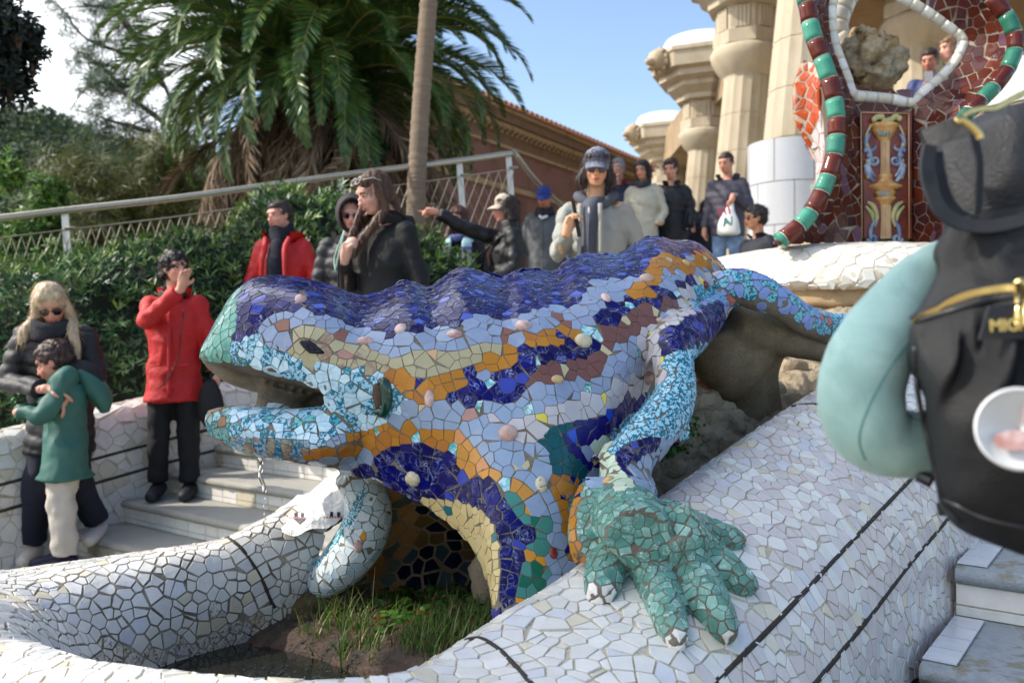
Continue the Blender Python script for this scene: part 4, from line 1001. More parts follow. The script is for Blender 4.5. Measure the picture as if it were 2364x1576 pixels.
# stones set in the bank
BR = M('old_brick', rgb(158, 92, 70), .9, .25, 20, bmp=.8)
rkb = bvh_of(V, gridfaces(150, 190))
for k, (x, y, r, m_) in enumerate([(1628,890,24,BR),(1690,1030,34,ROCK),(1620,1000,26,ROCK),(1560,1080,30,ROCK),(1660,1080,28,ROCK),(1790,900,26,ROCK),(1840,850,30,ROCK),(1700,960,22,ROCK)]):
    h, n = ray_px(rkb, x, y)
    if h is None: continue
    b = MB(); s = r * h.y / F; b.ball((0, 0, 0), (s, s * .5, s * .8), 22, 16); Q = b.V[0]
    Q = Q * (1 + .28 * np.array([fbm(v, 9, 3, k) for v in Q]))[:, None] + np.array(h)
    if m_ is BR: Q = np.clip(Q - np.array(h), (-s * .85, -s * .5, -s * .55), (s * .85, s * .5, s * .5)) + np.array(h)
    o = mesh('stone', Q, b.F, m_, None, True); o.name = 'brick' if m_ is BR else 'stone'
    o.parent = bpy.data.objects['rock']
# little plants in the crevices
LEAFG = M('weed_leaf', rgb(58, 104, 34), .5, .3, 20, spec=.4)
wd = MB()
for cx, cy, D, n_, sp in ((1585,990,2.86,130,34),(1560,1020,2.8,110,30),(1880,810,3.95,26,14),(1530,1040,2.76,60,20)):
    for _ in range(n_):
        x, y = cx + RNG.normal() * sp * .6, cy + RNG.normal() * sp * .6; p = P(x, y, D - .02 - .05 * RNG.random()); r = .006 + .006 * RNG.random()
        a = RNG.normal(size=3); a /= np.linalg.norm(a); b_ = np.cross(a, RNG.normal(size=3)); b_ /= np.linalg.norm(b_)
        wd.add([p - a * r, p - b_ * r * .7, p + a * r, p + b_ * r * .7], [(0, 1, 2, 3)])
o = wd.obj('crevice_weeds', LEAFG); tagob(o, kind='stuff')
# ---- basin: soil bank, dark wall under the tiles, water
SO = [[(560,1400,3.0),(700,1372,2.95),(850,1380,2.92),(1000,1372,2.95),(1150,1380,2.9),(1290,1420,2.5)],
      [(560,1420,2.8),(680,1405,2.75),(800,1420,2.68),(930,1432,2.6),(1050,1450,2.4),(1200,1500,2.2)],
      [(560,1470,2.62),(660,1460,2.58),(770,1478,2.48),(880,1494,2.34),(980,1516,2.15),(1080,1560,1.98)],
      [(540,1500,2.56),(650,1502,2.53),(750,1528,2.44),(860,1544,2.3),(950,1562,2.12),(1040,1610,1.95)],
      [(520,1540,2.52),(640,1560,2.50),(740,1590,2.42),(850,1610,2.28),(930,1640,2.1),(1000,1700,1.95)]]
V = rough(surf(SO, 90, 130), 90, 130, .011, 16)
SOIL = M('wet_reddish_rock', rgb(92, 68, 56), .5, .4, 12, bmp=1.4, bscale=70, col2=rgb(44, 36, 30), thr=(.4, .6))
o = mesh('soil_bank', V, gridfaces(90, 130), SOIL, None, True); tagob(o, kind='structure'); soilb = bvh_of(V, gridfaces(90, 130))
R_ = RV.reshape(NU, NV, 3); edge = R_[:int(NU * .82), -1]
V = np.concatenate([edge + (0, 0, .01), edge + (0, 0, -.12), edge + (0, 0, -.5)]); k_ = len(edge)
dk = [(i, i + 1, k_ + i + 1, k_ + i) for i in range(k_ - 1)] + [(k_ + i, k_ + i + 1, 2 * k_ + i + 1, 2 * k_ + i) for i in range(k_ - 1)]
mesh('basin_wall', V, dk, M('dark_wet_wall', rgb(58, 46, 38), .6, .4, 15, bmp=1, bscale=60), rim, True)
m, nt, b = newmat('pool_water'); b.inputs['Base Color'].default_value = rgb(30, 30, 26); b.inputs['Roughness'].default_value = .03; b.inputs['Specular IOR Level'].default_value = .6
bump(nt, b, tex(nt, coords(nt), 22, 3, .5), .25, .01)
zw = CAMZ - .895
o = mesh('water', [(-1.8, .9, zw), (1.4, .9, zw), (1.4, 3.3, zw), (-1.8, 3.3, zw)], [(0, 1, 2, 3)], m); tagob(o, kind='structure')
# rough stone under the far paw (dark, with ochre chips)
b_ = MB(); b_.add(*tube([P(640,1432,2.72), P(690,1405,2.74), P(760,1395,2.78), P(860,1400,2.85)], [.035, .05, .06, .05], 14, 20)); Q = b_.V[0]
Q = Q * 1; Q = Q + np.array([[0, 0, .012 * fbm(v, 25, 3)] for v in Q]); o = mesh('ledge_stone', Q, b_.F, M('ledge_stone', rgb(110, 92, 62), .9, .4, 30, bmp=1, col2=rgb(48, 42, 36)), None, True); tagob(o, 'dark wet ledge stone under the far paw at the edge of the pool', 'stone')
b_ = MB(); b_.ball(P(1125,1340,2.72), (.05, .06, .10), 20, 16); Q = b_.V[0]; Q = Q + np.array([[.02 * fbm(v, 14, 4), .0, .015 * fbm(v, 16, 4, 5)] for v in Q])
o = mesh('upright_stone', Q, b_.F, ROCK, None, True); tagob(o, 'small upright brown stone in the grass behind the near foreleg', 'stone')
# grass and weeds
def blades(n, x0, x1, yf, D0, D1, h0, h1, seed):
    r = np.random.default_rng(seed); B_ = MB()
    for _ in range(n):
        x = x0 + (x1 - x0) * r.random(); D = D0 + (D1 - D0) * r.random()
        h, nn = soilb.ray_cast(Vector(((x - 1182) / F * D, D, 3)), Vector((0, 0, -1)))[:2]
        if h is None: continue
        dens = fnoise((h.x, h.y, 0), 9, 2)
        if dens < (-.3 if D < 2.5 else -.05): continue
        p = np.array(h) - (0, 0, .01); ln = h0 + (h1 - h0) * r.random() ** 1.5; az = r.random() * 6.28; lean = .15 + .8 * r.random()
        d = np.array((math.cos(az), math.sin(az), 0)); side = np.array((-d[1], d[0], 0)) * (.0016 + .0016 * r.random()); V = []
        for k in range(5):
            t = k / 4.; q = p + d * ln * lean * t ** 1.8 + np.array((0, 0, ln * (t - .35 * lean * t * t))); V += [q - side * (1 - t * .95), q + side * (1 - t * .95)]
        c = [(84, 122, 44), (104, 140, 56), (60, 92, 34), (150, 140, 90)][int(r.random() * 4)]
        B_.add(V, [(2 * i, 2 * i + 1, 2 * i + 3, 2 * i + 2) for i in range(4)], lin(c))
    return B_
m, nt, b = newmat('grass_blade'); base = attr(nt); nt.links.new(mix(nt, 1., base, ramp(nt, tex(nt, coords(nt), 6), [(.3, (.8,) * 3), (.7, (1.2,) * 3)]), 'MULTIPLY'), b.inputs['Base Color']); b.inputs['Roughness'].default_value = .45
tr = nt.nodes.new('ShaderNodeBsdfTranslucent'); nt.links.new(base, tr.inputs[0]); ms = nt.nodes.new('ShaderNodeMixShader'); ms.inputs[0].default_value = .35
out = [q for q in nt.nodes if q.type == 'OUTPUT_MATERIAL'][0]; nt.links.new(b.outputs[0], ms.inputs[1]); nt.links.new(tr.outputs[0], ms.inputs[2]); nt.links.new(ms.outputs[0], out.inputs[0]); GRASSM = m
def leafmat(name, rough=.35, tl=.3, spec=.5, vs=5):
    m, nt, b = newmat(name); base = attr(nt); base = mix(nt, 1., base, ramp(nt, tex(nt, coords(nt), vs), [(.3, (.7,) * 3), (.7, (1.3,) * 3)]), 'MULTIPLY'); nt.links.new(base, b.inputs['Base Color']); b.inputs['Roughness'].default_value = rough; b.inputs['Specular IOR Level'].default_value = spec
    tr = nt.nodes.new('ShaderNodeBsdfTranslucent'); nt.links.new(base, tr.inputs[0]); ms = nt.nodes.new('ShaderNodeMixShader'); ms.inputs[0].default_value = tl
    out = [q for q in nt.nodes if q.type == 'OUTPUT_MATERIAL'][0]; nt.links.new(b.outputs[0], ms.inputs[1]); nt.links.new(tr.outputs[0], ms.inputs[2]); nt.links.new(ms.outputs[0], out.inputs[0]); return m
gb = blades(1500, 690, 1160, 0, 2.3, 2.9, .04, .11, 3); 
for args in ((420, 930, 1110, 0, 2.1, 2.45, .05, .12, 5), (120, 720, 860, 0, 2.35, 2.6, .10, .20, 8)):
    q = blades(*args); 
    for V_, C_ in zip(q.V, q.C): gb.add(V_, [(2 * i, 2 * i + 1, 2 * i + 3, 2 * i + 2) for i in range(4)], C_[0])
o = gb.obj('grass', GRASSM); tagob(o, kind='stuff')
wl = MB()
for _ in range(420):
    x = 860 + 260 * RNG.random(); D = 2.45 + .5 * RNG.random(); h = soilb.ray_cast(Vector(((x - 1182) / F * D, D, 3)), Vector((0, 0, -1)))[0]
    if h is None: continue
    p = np.array(h) + (0, 0, .005 + .03 * RNG.random()); r = .006 + .014 * RNG.random() ** 2; c, s_ = math.cos(x), math.sin(x); a = np.array((c, s_, .5 * RNG.random())); b_ = np.array((-s_, c, .3 * RNG.random()))
    V = [p + a * r * math.cos(k * math.pi / 3) + b_ * r * math.sin(k * math.pi / 3) for k in range(6)]; wl.add(V, [tuple(range(6))], lin([(66, 112, 40), (96, 140, 56), (110, 60, 44), (50, 86, 34)][int(RNG.random() * 3.3)]))
o = wl.obj('ground_cover_leaves', GRASSM); tagob(o, kind='stuff')
# falling water, drops
m, nt, b = newmat('clear_water'); b.inputs['Base Color'].default_value = (1, 1, 1, 1); b.inputs['Roughness'].default_value = .0; b.inputs['Transmission Weight'].default_value = 1; b.inputs['IOR'].default_value = 1.33; WATER = m
d = MB(); pts = [P(598 + 3 * math.sin(k) + k * 1.2, 1055 + k * 9, 2.4) for k in range(10)]; d.tube(pts, [.004 + .0025 * abs(math.sin(k * 1.7)) for k in range(10)], 8, 40)
for k in range(9): d.ball(P(612 + 3 * math.sin(k * 5), 1150 + k * 14 + 8 * RNG.random(), 2.4), (.0022, .0022, .004 + .002 * RNG.random()), 8, 6)
o = d.obj('water_trickle', WATER, None, True); tagob(o, 'thin clear trickle of water falling from the lizard\'s lower jaw', 'water')
d = MB()
for _ in range(60):
    x, y = 640 + 120 * RNG.random(), 1300 + 250 * RNG.random(); d.ball(P(x, y, 2.45), (.0012, .0012, .004 + .004 * RNG.random()), 6, 4)
for _ in range(40): 
    x, y = 560 + 260 * RNG.random(), 1540 + 30 * RNG.random(); q = P(x, y, .9 / ((y - 788) / F)); q[2] = zw + .001; d.ball(q, .004, 8, 5)
o = d.obj('water_drops', WATER, None, True); tagob(o, kind='stuff')
# ---- plastic sheeting thrown over the far rim
PL = [[(625,1195,2.93),(640,1180,2.96),(662,1160,2.98),(715,1128,3.0),(770,1090,3.02),(800,1072,3.04)],
      [(640,1200,2.84),(660,1185,2.84),(690,1165,2.86),(740,1130,2.86),(790,1100,2.86),(825,1085,2.84)],
      [(650,1210,2.76),(675,1205,2.75),(710,1190,2.75),(755,1165,2.76),(800,1130,2.78),(838,1105,2.80)],
      [(655,1222,2.73),(682,1226,2.72),(720,1222,2.72),(762,1216,2.73),(796,1190,2.76),(835,1150,2.82)]]
V = surf(PL, 60, 70); V = V + np.array([[0, -.012 * abs(fbm(p, 9, 3, 2)) - .01, .022 * fbm(p, 8, 4)] for p in V])
m, nt, b = newmat('white_plastic_sheet'); b.inputs['Base Color'].default_value = rgb(232, 230, 228); b.inputs['Roughness'].default_value = .3; bump(nt, b, tex(nt, coords(nt), 30, 5, .6, 1.5), .8, .01); PLM = m
o = thing('plastic_bag', P(720, 1200, 2.8), 'crumpled white plastic sheet with black arrow marks lying over the far parapet', 'plastic sheet')
mesh('sheet', V, gridfaces(60, 70), PLM, o, True); plb = bvh_of(V, gridfaces(60, 70))
INK = M('black_print', rgb(30, 32, 42), .4, .1); RED = M('red_print', rgb(190, 70, 80), .4, .1)
def decal(bvh, polys_, mat, parent, name, lift=.003):
    V = []; Fc = []
    for pl in polys_:
        ids = []
        for x, y in pl:
            h, n = ray_px(bvh, x, y)
            if h is None: break
            if n.dot(Vector((0, 0, CAMZ)) - h) < 0: n = -n
            ids.append(len(V)); V.append(np.array(h) + np.array(n) * lift)
        else: Fc.append(tuple(ids))
    if Fc: return mesh(name, V, Fc, mat, parent)
for ax in (692, 774):
    ay = 1192 if ax < 700 else 1190
    decal(plb, [[(ax-12,ay-8),(ax-5,ay-8),(ax-5,ay+2),(ax-12,ay+2)],[(ax+4,ay-8),(ax+11,ay-8),(ax+11,ay+2),(ax+4,ay+2)],[(ax-15,ay+5),(ax+14,ay+5),(ax+10,ay+10),(ax-10,ay+10)],[(ax-10,ay+10),(ax+10,ay+10),(ax,ay+18)]], INK, o, 'arrow_print')
    decal(plb, [[(ax-26+j*6,ay+2),(ax-22+j*6,ay+2),(ax-22+j*6,ay+5),(ax-26+j*6,ay+5)] for j in range(8)], RED, o, 'red_print', .004)

# ---------------------------------------------------------------- railing
METAL = M('brushed_steel', rgb(176, 168, 152), .35, .1, 20, metal=.75)
PAINTM = M('pale_steel_post', rgb(206, 204, 198), .4, .08, 20, metal=.3)
rail = thing('ramp_railing', P(600, 640, 8.4), 'steel handrail on flat posts with wire mesh climbing in front of the big palm', 'railing')
RL = [(-260, 530, 7.1), (0, 503, 7.4), (165, 484, 7.6), (400, 458, 7.9), (603, 430, 8.2), (800, 403, 8.5), (1000, 378, 8.9), (1073, 369, 9.1), (1188, 353, 9.4)]
b = MB(); b.tube([P(*q) for q in RL], .030, 8, 60, ell=(.75, 1)); b.obj('handrail', METAL, rail, True)
b = MB(); b.tube([P(1188, 353, 9.4), P(1240, 420, 9.9), P(1320, 500, 10.6), P(1400, 600, 11.4)], .028, 8, 30); b.obj('handrail', METAL, rail, True)
def at_rail(x):
    xs = [q[0] for q in RL]; i = max(0, min(len(xs) - 2, np.searchsorted(xs, x) - 1)); f = (x - xs[i]) / (xs[i + 1] - xs[i]); a, c = np.array(RL[i], float), np.array(RL[i + 1], float); return P(*(a + (c - a) * f))
posts = [-180, 165, 603, 800, 1073, 1186]
for x in posts:
    q = at_rail(x); b = MB(); b.box(q - (0.02, 0, .55), (.062, .014, 1.06), rot=Matrix.Rotation(math.radians(-4), 3, 'Y') if x > 0 else None); b.obj('post', PAINTM, rail)
    b = MB(); b.tube([q + (-.05, -.02, -.16), q + (.05, -.02, -.16)], .012, 6); b.obj('clamp', METAL, rail)
q = P(1310, 490, 10.5); b = MB(); b.box(q - (0, 0, .5), (.06, .014, 1.0)); b.obj('post', PAINTM, rail)
b = MB()
xs = np.linspace(-180, 1186, 120)
for sgn in (0, 1):
    for i in range(0, 117, 2 if sgn else 2):
        a = at_rail(xs[i]) - (0, 0, .18 if sgn else .95); c = at_rail(xs[min(i + 6, 119)]) - (0, 0, .95 if sgn else .18); b.tube([a, c], .0035, 4)
b.tube([at_rail(x) - (0, 0, .17) for x in np.linspace(-180, 1186, 30)], .006, 5); b.tube([at_rail(x) - (0, 0, .96) for x in np.linspace(-180, 1186, 30)], .006, 5)
b.obj('wire_mesh', METAL, rail)
# ---------------------------------------------------------------- hedge and shrubs
def leaf_mass(pts, n_per, size, colors, spread=.5, up=.3, seed=1, width=.26, fold=True, outw=1.):
    """whorls of narrow leaves at points (p, n)"""
    r = np.random.default_rng(seed); B_ = MB(); cl = [np.array(lin(c)) for c in colors]
    VV = []; FF = []; CC_ = []; k0 = 0
    for p, n in pts:
        p = np.array(p); ax = np.array(n) * outw + (0, 0, up) + r.normal(size=3) * .35; ax /= np.linalg.norm(ax)
        t = np.cross(ax, r.normal(size=3)); t /= np.linalg.norm(t); bb = np.cross(ax, t); base = cl[int(r.random() ** 1.3 * len(cl))] * (.75 + .5 * r.random())
        for k in range(n_per):
            a = 6.283 * (k + r.random()) / n_per; el = spread + .5 * r.random(); d = (math.cos(a) * t + math.sin(a) * bb) * el + ax * (1.1 - el * .6); d /= np.linalg.norm(d)
            L_ = size * (.65 + .6 * r.random()); s = np.cross(d, ax) + r.normal(size=3) * .15; s /= np.linalg.norm(s) + 1e-9; s = s * L_ * width * .5
            o_ = p + r.normal(size=3) * size * .12
            VV += [o_, o_ + d * L_ * .45 + s, o_ + d * L_ - ax * L_ * .08, o_ + d * L_ * .45 - s]; FF.append((k0, k0 + 1, k0 + 2, k0 + 3)); CC_ += [base * (.85 + .3 * r.random())] * 4; k0 += 4
    B_.add(np.array(VV), FF); B_.C = [np.array(CC_)]
    return B_
LEAFD = leafmat('glossy_hedge_leaf', .40, .22, .5); LEAFS = leafmat('soft_leaf', .45, .35, .4)
HG = [[(-120,690,7.0),(0,650,7.0),(150,628,7.0),(300,595,7.0),(420,572,7.1),(520,562,7.3),(600,510,7.5),(650,478,7.6),(720,470,7.6),(790,452,7.7),(860,470,7.7),(940,545,7.7),(1020,560,7.8),(1090,590,7.9)]]
top = HG[0]
HC = [[(x, y - 6, D + .5) for x, y, D in top], [(x, y, D) for x, y, D in top], [(x, y + 60, D - .35) for x, y, D in top], [(x, y + 170, D - .5) for x, y, D in top], [(x, y + 300, D - .55) for x, y, D in top], [(x, y + 460, D - .35) for x, y, D in top]]
HV = surf(HC, 80, 160); HVn = rough(HV, 80, 160, .13, 2.2, 4, False); HF = gridfaces(80, 160)
hb = bvh_of(HVn, HF); h, n = ray_px(hb, 300, 800)
if n.dot(Vector((0, 0, CAMZ)) - h) < 0: HF = [tuple(reversed(f)) for f in HF]
hedge = thing('hedge', P(350, 1000, 7.0), 'dense dark green hedge of narrow glossy leaves behind the low white parapet', 'hedge')
mesh('branches', HVn + np.array((0, .10, 0)), HF, M('hedge_shade', rgb(24, 32, 20), .9, .4, 8), hedge, True)  # dark sheet behind the leaves: the hedge's inner shade put into its colour
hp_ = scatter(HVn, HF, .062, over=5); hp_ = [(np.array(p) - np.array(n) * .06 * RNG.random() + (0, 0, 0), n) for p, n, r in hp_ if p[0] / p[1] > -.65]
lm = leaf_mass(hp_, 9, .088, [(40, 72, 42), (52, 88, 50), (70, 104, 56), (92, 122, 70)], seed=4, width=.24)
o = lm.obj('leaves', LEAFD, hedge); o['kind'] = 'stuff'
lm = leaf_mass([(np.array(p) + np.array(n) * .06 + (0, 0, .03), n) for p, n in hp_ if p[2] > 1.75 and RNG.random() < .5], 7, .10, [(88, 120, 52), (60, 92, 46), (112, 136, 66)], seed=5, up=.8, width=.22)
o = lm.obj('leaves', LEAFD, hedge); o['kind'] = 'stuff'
def bush(name, label, blobs, dens, n_per, size, cols, mat, cat='shrub', group=None, width=.4, twig=True, seed=1):
    """blobs: (px,py,D,rx_px,ry_px)"""
    r = np.random.default_rng(seed); pts = []
    t = thing(name, P(*[blobs[0][k] + (blobs[0][4] if k == 1 else 0) for k in range(3)]), label, cat, group)
    tw = MB()
    for x, y, D, rx, ry in blobs:
        s = D / F; c = P(x, y, D)
        for _ in range(int(dens * rx * ry * .01)):
            d = r.normal(size=3); d /= np.linalg.norm(d); rr = r.random() ** .45; pts.append((c + d * rr * (1 + .55 * r.random() ** 3) * np.array((rx, (rx + ry) / 2, ry)) * s, d))
        if twig:
            for _ in range(4):
                d = r.normal(size=3); d /= np.linalg.norm(d); tw.tube([c + (0, 0, -ry * s * 1.1), c + d * np.array((rx, rx, ry)) * s * .4, c + d * np.array((rx, rx, ry)) * s * .9], [.02, .012, .004], 5, 6)
    o = leaf_mass(pts, n_per, size, cols, seed=seed, width=width, spread=.7).obj('crown', mat, t); o['kind'] = 'stuff'
    if tw.V: tw.obj('twigs', M('twig_bark', rgb(92, 76, 60), .9, .3, 20), t)['kind'] = 'stuff'
    return t
bush('shrub', 'bright green leafy shrub poking above the steel handrail at its low end', [(115,455,8.4,36,50),(100,520,8.3,50,50),(40,560,8.2,60,60),(20,400,8.6,30,40),(150,600,8.0,60,40)], 8, 7, .075, [(80, 116, 48), (112, 144, 64), (60, 92, 42)], LEAFS, seed=3)
bush('shrub', 'dark ivy-leaved shrub growing in the shade of the palm skirt', [(820,340,11.2,60,60),(760,420,11.,60,50),(830,250,11.3,30,60)], 14, 6, .12, [(30, 60, 26), (44, 84, 34)], LEAFS, seed=5)
bush('tree', 'dark-leaved tree with small leaves hanging in at the top left corner', [(0,110,7.,50,100),(40,60,7.0,36,56),(20,190,7,34,50),(75,110,7.2,26,60),(-60,100,7,90,140),(60,200,7.2,14,30)], 5, 5, .07, [(30, 40, 34), (40, 54, 44), (24, 32, 30)], LEAFS, cat='tree', width=.5, seed=6)
# pine behind, feathery
def pine(name, label, limbs, seed, cols=((58, 84, 58), (74, 98, 62), (46, 68, 52)), dens=1., nl=.16):
    r = np.random.default_rng(seed); t = thing(name, P(limbs[0][0][0], 640, limbs[0][0][2]), label, 'tree'); tw = MB(); pts = []
    for l in limbs:
        w_ = cr(np.array([P(*q) for q in l]), 16); tw.tube(w_, np.linspace(.06, .012, 16), 6)
        for k in range(2, 16):
            for _ in range(int(6 * dens)):
                e = r.normal(size=3) * np.array((1, 1, .7)); e /= np.linalg.norm(e); q = w_[k] + e * .55 * (.4 + r.random()); 
                if _ % 3 == 0: tw.tube([w_[k], q], [.012, .004], 4)
                for s in range(5): pts.append((w_[k] + (q - w_[k]) * (.4 + .15 * s) + r.normal(size=3) * .05, e))
    tw.obj('branches', M('pine_bark', rgb(96, 84, 72), .9, .3, 10), t)['kind'] = 'stuff'
    o = leaf_mass(pts, 9, nl, cols, seed=seed, width=.06, spread=.9).obj('crown', LEAFS, t); o['kind'] = 'stuff'; return t
pine('pine_tree', 'feathery grey green pine reaching into the white sky beside the palm', [[(420,420,17),(400,250,17),(330,110,17),(240,-30,17)],[(400,300,17),(320,240,16.5),(240,190,16.5),(190,210,16)],[(380,200,17),(300,130,17),(200,90,17),(130,5,17)],[(340,120,17),(290,60,17),(250,20,17),(180,15,17)],[(420,330,17),(330,300,17),(260,280,17),(200,260,17)],[(420,380,17),(350,350,17),(290,330,17),(230,310,17)],[(330,160,17),(290,200,17),(230,150,17),(180,120,17)]], 11)
pine('pine_tree', 'olive green pine standing low behind the handrail and hedge', [[(300,700,14),(290,560,14),(280,470,14),(260,400,14)],[(290,600,14),(230,560,14),(180,530,14),(120,520,14)],[(290,520,14),(350,460,14),(420,440,14),(470,450,14)],[(290,500,14),(230,440,14),(190,410,14),(150,400,14)],[(300,560,14),(370,540,14),(440,520,14),(520,520,14)],[(320,460,14),(360,400,14),(390,370,14),(430,350,14)],[(300,620,14),(200,620,14),(120,610,14),(60,600,14)]], 12, ((92, 98, 50), (74, 86, 44), (112, 112, 60)), 1.6, .20)
# wooded hill
hx = np.linspace(-120, 1900, 50); rngh = np.random.default_rng(5)
HL = [[(-200,330,150),(0,300,150),(120,310,150),(200,345,150),(340,380,150),(600,420,150),(900,430,150),(1300,450,150)],
      [(-200,420,110),(0,380,110),(120,390,110),(200,420,110),(340,450,110),(600,470,110),(900,480,110),(1300,500,110)],
      [(-200,560,70),(0,530,70),(120,530,70),(200,540,70),(340,560,70),(600,570,70),(900,580,70),(1300,590,70)],
      [(-200,760,40),(0,760,40),(120,760,40),(200,760,40),(340,760,40),(600,760,40),(900,765,40),(1300,765,40)]]
V = surf(HL, 60, 80); HLF = gridfaces(60, 80); o = mesh('hill', V, HLF, M('hill_undergrowth', rgb(40, 56, 36), 1, .3, .3), None, True); tagob(o, kind='structure')
wood = scatter(V, HLF, lambda p, n: 2.6, cell=2.6, cnt=9000, accept=lambda p, n: p[0] / p[1] < -.25,); pts = []; r = np.random.default_rng(8)
for p, n, _ in wood:
    c = np.array(p) + (0, 0, 2.0); R = 2.2 + 1.8 * r.random(); col_ = r.random()
    for _ in range(150):
        d = r.normal(size=3); d /= np.linalg.norm(d)
        if d[1] > .4: continue
        pts.append((c + d * np.array((R, R, R * .8)) * (.8 + .25 * r.random()), d))
o = leaf_mass(pts, 3, .62, [(34, 52, 38), (44, 64, 42), (56, 78, 46), (82, 96, 54)], seed=9, width=.6, spread=.9).obj('woodland', leafmat('distant_leaf', .7, .2, .2, .15)); tagob(o, kind='stuff')

# ---- added tree out of view, crown shaped to keep the fountain in open shade
TC = np.array((-3.88, 1.85, 5.05)); rt = np.random.default_rng(77); tp_ = []
for _ in range(2000):
    d = rt.normal(size=3); d /= np.linalg.norm(d); tp_.append((TC + d * np.array((.88, 1.05, .88)) * rt.random() ** .4, d))
shade_tree = thing('tree', (-4.6, 1.5, 0), 'added leafy tree out of view left of the fountain, placed to shade the lizard', 'tree')
o = leaf_mass(tp_, 8, .15, [(58, 84, 44), (74, 102, 52)], seed=78, width=.5).obj('crown', leafmat('tree_leaf', .45, .3, .4), shade_tree); o['kind'] = 'stuff'
b = MB(); b.tube([(-4.6, 1.5, 0), (-4.55, 1.55, 1.5), (-4.3, 1.7, 3.2), (-4.0, 1.9, 4.6)], [.20, .17, .13, .08], 14, 20)
b.tube([(-4.35, 1.7, 3.0), (-3.7, 2.3, 4.4), (-3.4, 2.6, 5.0)], [.09, .06, .02], 8, 10); b.tube([(-4.35, 1.7, 3.0), (-4.5, 1.2, 4.2), (-4.4, .9, 5.2)], [.08, .05, .02], 8, 10); V, Fc = voxelize(np.concatenate(b.V), b.F, .03, 1); mesh('trunk', V, Fc, M('tree_bark', rgb(104, 88, 70), .95, .3, 10, bmp=1, bscale=30), shade_tree, True)

# ---------------------------------------------------------------- palms
def frond_geo(L_, droop, el0, nleaf, ll, r, dead=False, curl=0.):
    """a feather frond in local space starting at origin heading +X"""
    n = 26; pos = np.zeros(3); el = el0; pts = [pos.copy()]; 
    for i in range(n - 1):
        t = i / (n - 1); el -= droop / n * (.4 + 1.6 * t); pos = pos + np.array((math.cos(el), curl * t / n * 2, math.sin(el))) * L_ / n; pts.append(pos.copy())
    pts = np.array(pts); V, Fc = tube(pts, np.linspace(.022, .004, n), 5); C_ = [lin((150, 140, 74) if not dead else (120, 100, 78))] * len(V); V = list(V)
    tan = np.gradient(pts, axis=0); tan /= np.linalg.norm(tan, axis=1)[:, None]
    for i in range(nleaf):
        t = .10 + .9 * i / nleaf; k = t * (n - 1); a = int(min(k, n - 2)); f = k - a; p = pts[a] * (1 - f) + pts[a + 1] * f; T = tan[a]
        S = np.array((0, 1., 0)); S = S - T * T[1]; S /= np.linalg.norm(S); Up = np.cross(T, S) * (1 if np.cross(T, S)[2] > 0 else -1) if abs(np.cross(T, S)[2]) > 1e-6 else np.cross(T, S)
        lf = ll * (math.sin(math.pi * min(1, .18 + .80 * t)) ** .7) * (.85 + .3 * r.random())
        for sg in (-1, 1):
            d = T * (.62 + .5 * t) + S * sg * (.75 if not dead else .38) + Up * (.22 if not dead else -.1) + r.normal(size=3) * (.06 if not dead else .16); d /= np.linalg.norm(d)
            g = np.array((0, 0, -1.)) * (.16 if not dead else .5)
            e = p + d * lf * .55 + g * lf * .12; e2 = p + d * lf + g * lf * .5; wv = np.cross(d, Up + r.normal(size=3) * .4); wv = wv / (np.linalg.norm(wv) + 1e-9) * (.0125 if not dead else .012)
            b0 = len(V); V += [p - wv * .5, p + wv * .5, e + wv, e - wv, e2]; Fc += [(b0, b0 + 1, b0 + 2, b0 + 3), (b0 + 3, b0 + 2, b0 + 4)]
            c = lin([(58, 92, 50), (72, 104, 52), (98, 120, 54)][int(r.random() * 3)]) if not dead else lin([(136, 118, 98), (112, 94, 76), (92, 76, 62)][int(r.random() * 3)])
            c2 = np.array(c) * (.85 + .3 * r.random()); C_ += [c2] * 5
    return np.array(V), Fc, np.array(C_)
FRG = leafmat('palm_frond', .38, .18, .5); FRD = leafmat('dry_frond', .8, .1, .2)
rp = np.random.default_rng(21)
gm = []; dm = []
for k in range(7):
    V, Fc, C_ = frond_geo(3.0 + .5 * rp.random(), 1.5 + .6 * rp.random(), .55, 124, .42, rp, curl=rp.normal() * .5); gm.append(mesh('frond', V, Fc, FRG, cols=C_, link=False))
for k in range(4):
    V, Fc, C_ = frond_geo(2.6 + .5 * rp.random(), 1.3, .1, 60, .34, rp, dead=True, curl=rp.normal() * .6); dm.append(mesh('dry_frond', V, Fc, FRD, cols=C_, link=False))
PC = P(742, 175, 12.0)
palm = thing('date_palm', P(735, 640, 12.0), 'massive date palm with a drooping skirt of brown dead fronds behind the handrail', 'tree')
b = MB(); b.lathe([(.50, -3.2), (.48, -2), (.52, -1.3), (.62, -.8), (.66, -.3), (.5, .1), (.2, .35)], PC, 28); V = b.V[0]
V = np.array([PC + (v - PC) * np.array((1 + .12 * fnoise(v, 7), 1 + .12 * fnoise(v, 7, 3), 1)) for v in V]); mesh('trunk', V, b.F, M('palm_trunk', rgb(74, 54, 38), .95, .4, 14, bmp=1.5, bscale=24, stretch=(1, 1, 2)), palm, True)
def put(me, par, loc, az, pitch, roll=0., sc=1., name='frond'):
    o = bpy.data.objects.new(name, me); COL.objects.link(o); o.parent = par; o.location = Vector(np.array(loc) - origin(par)); 
    o.rotation_euler = (Matrix.Rotation(az, 4, 'Z') @ Matrix.Rotation(-pitch, 4, 'Y') @ Matrix.Rotation(roll, 4, 'X')).to_euler(); o.scale = (sc,) * 3; return o
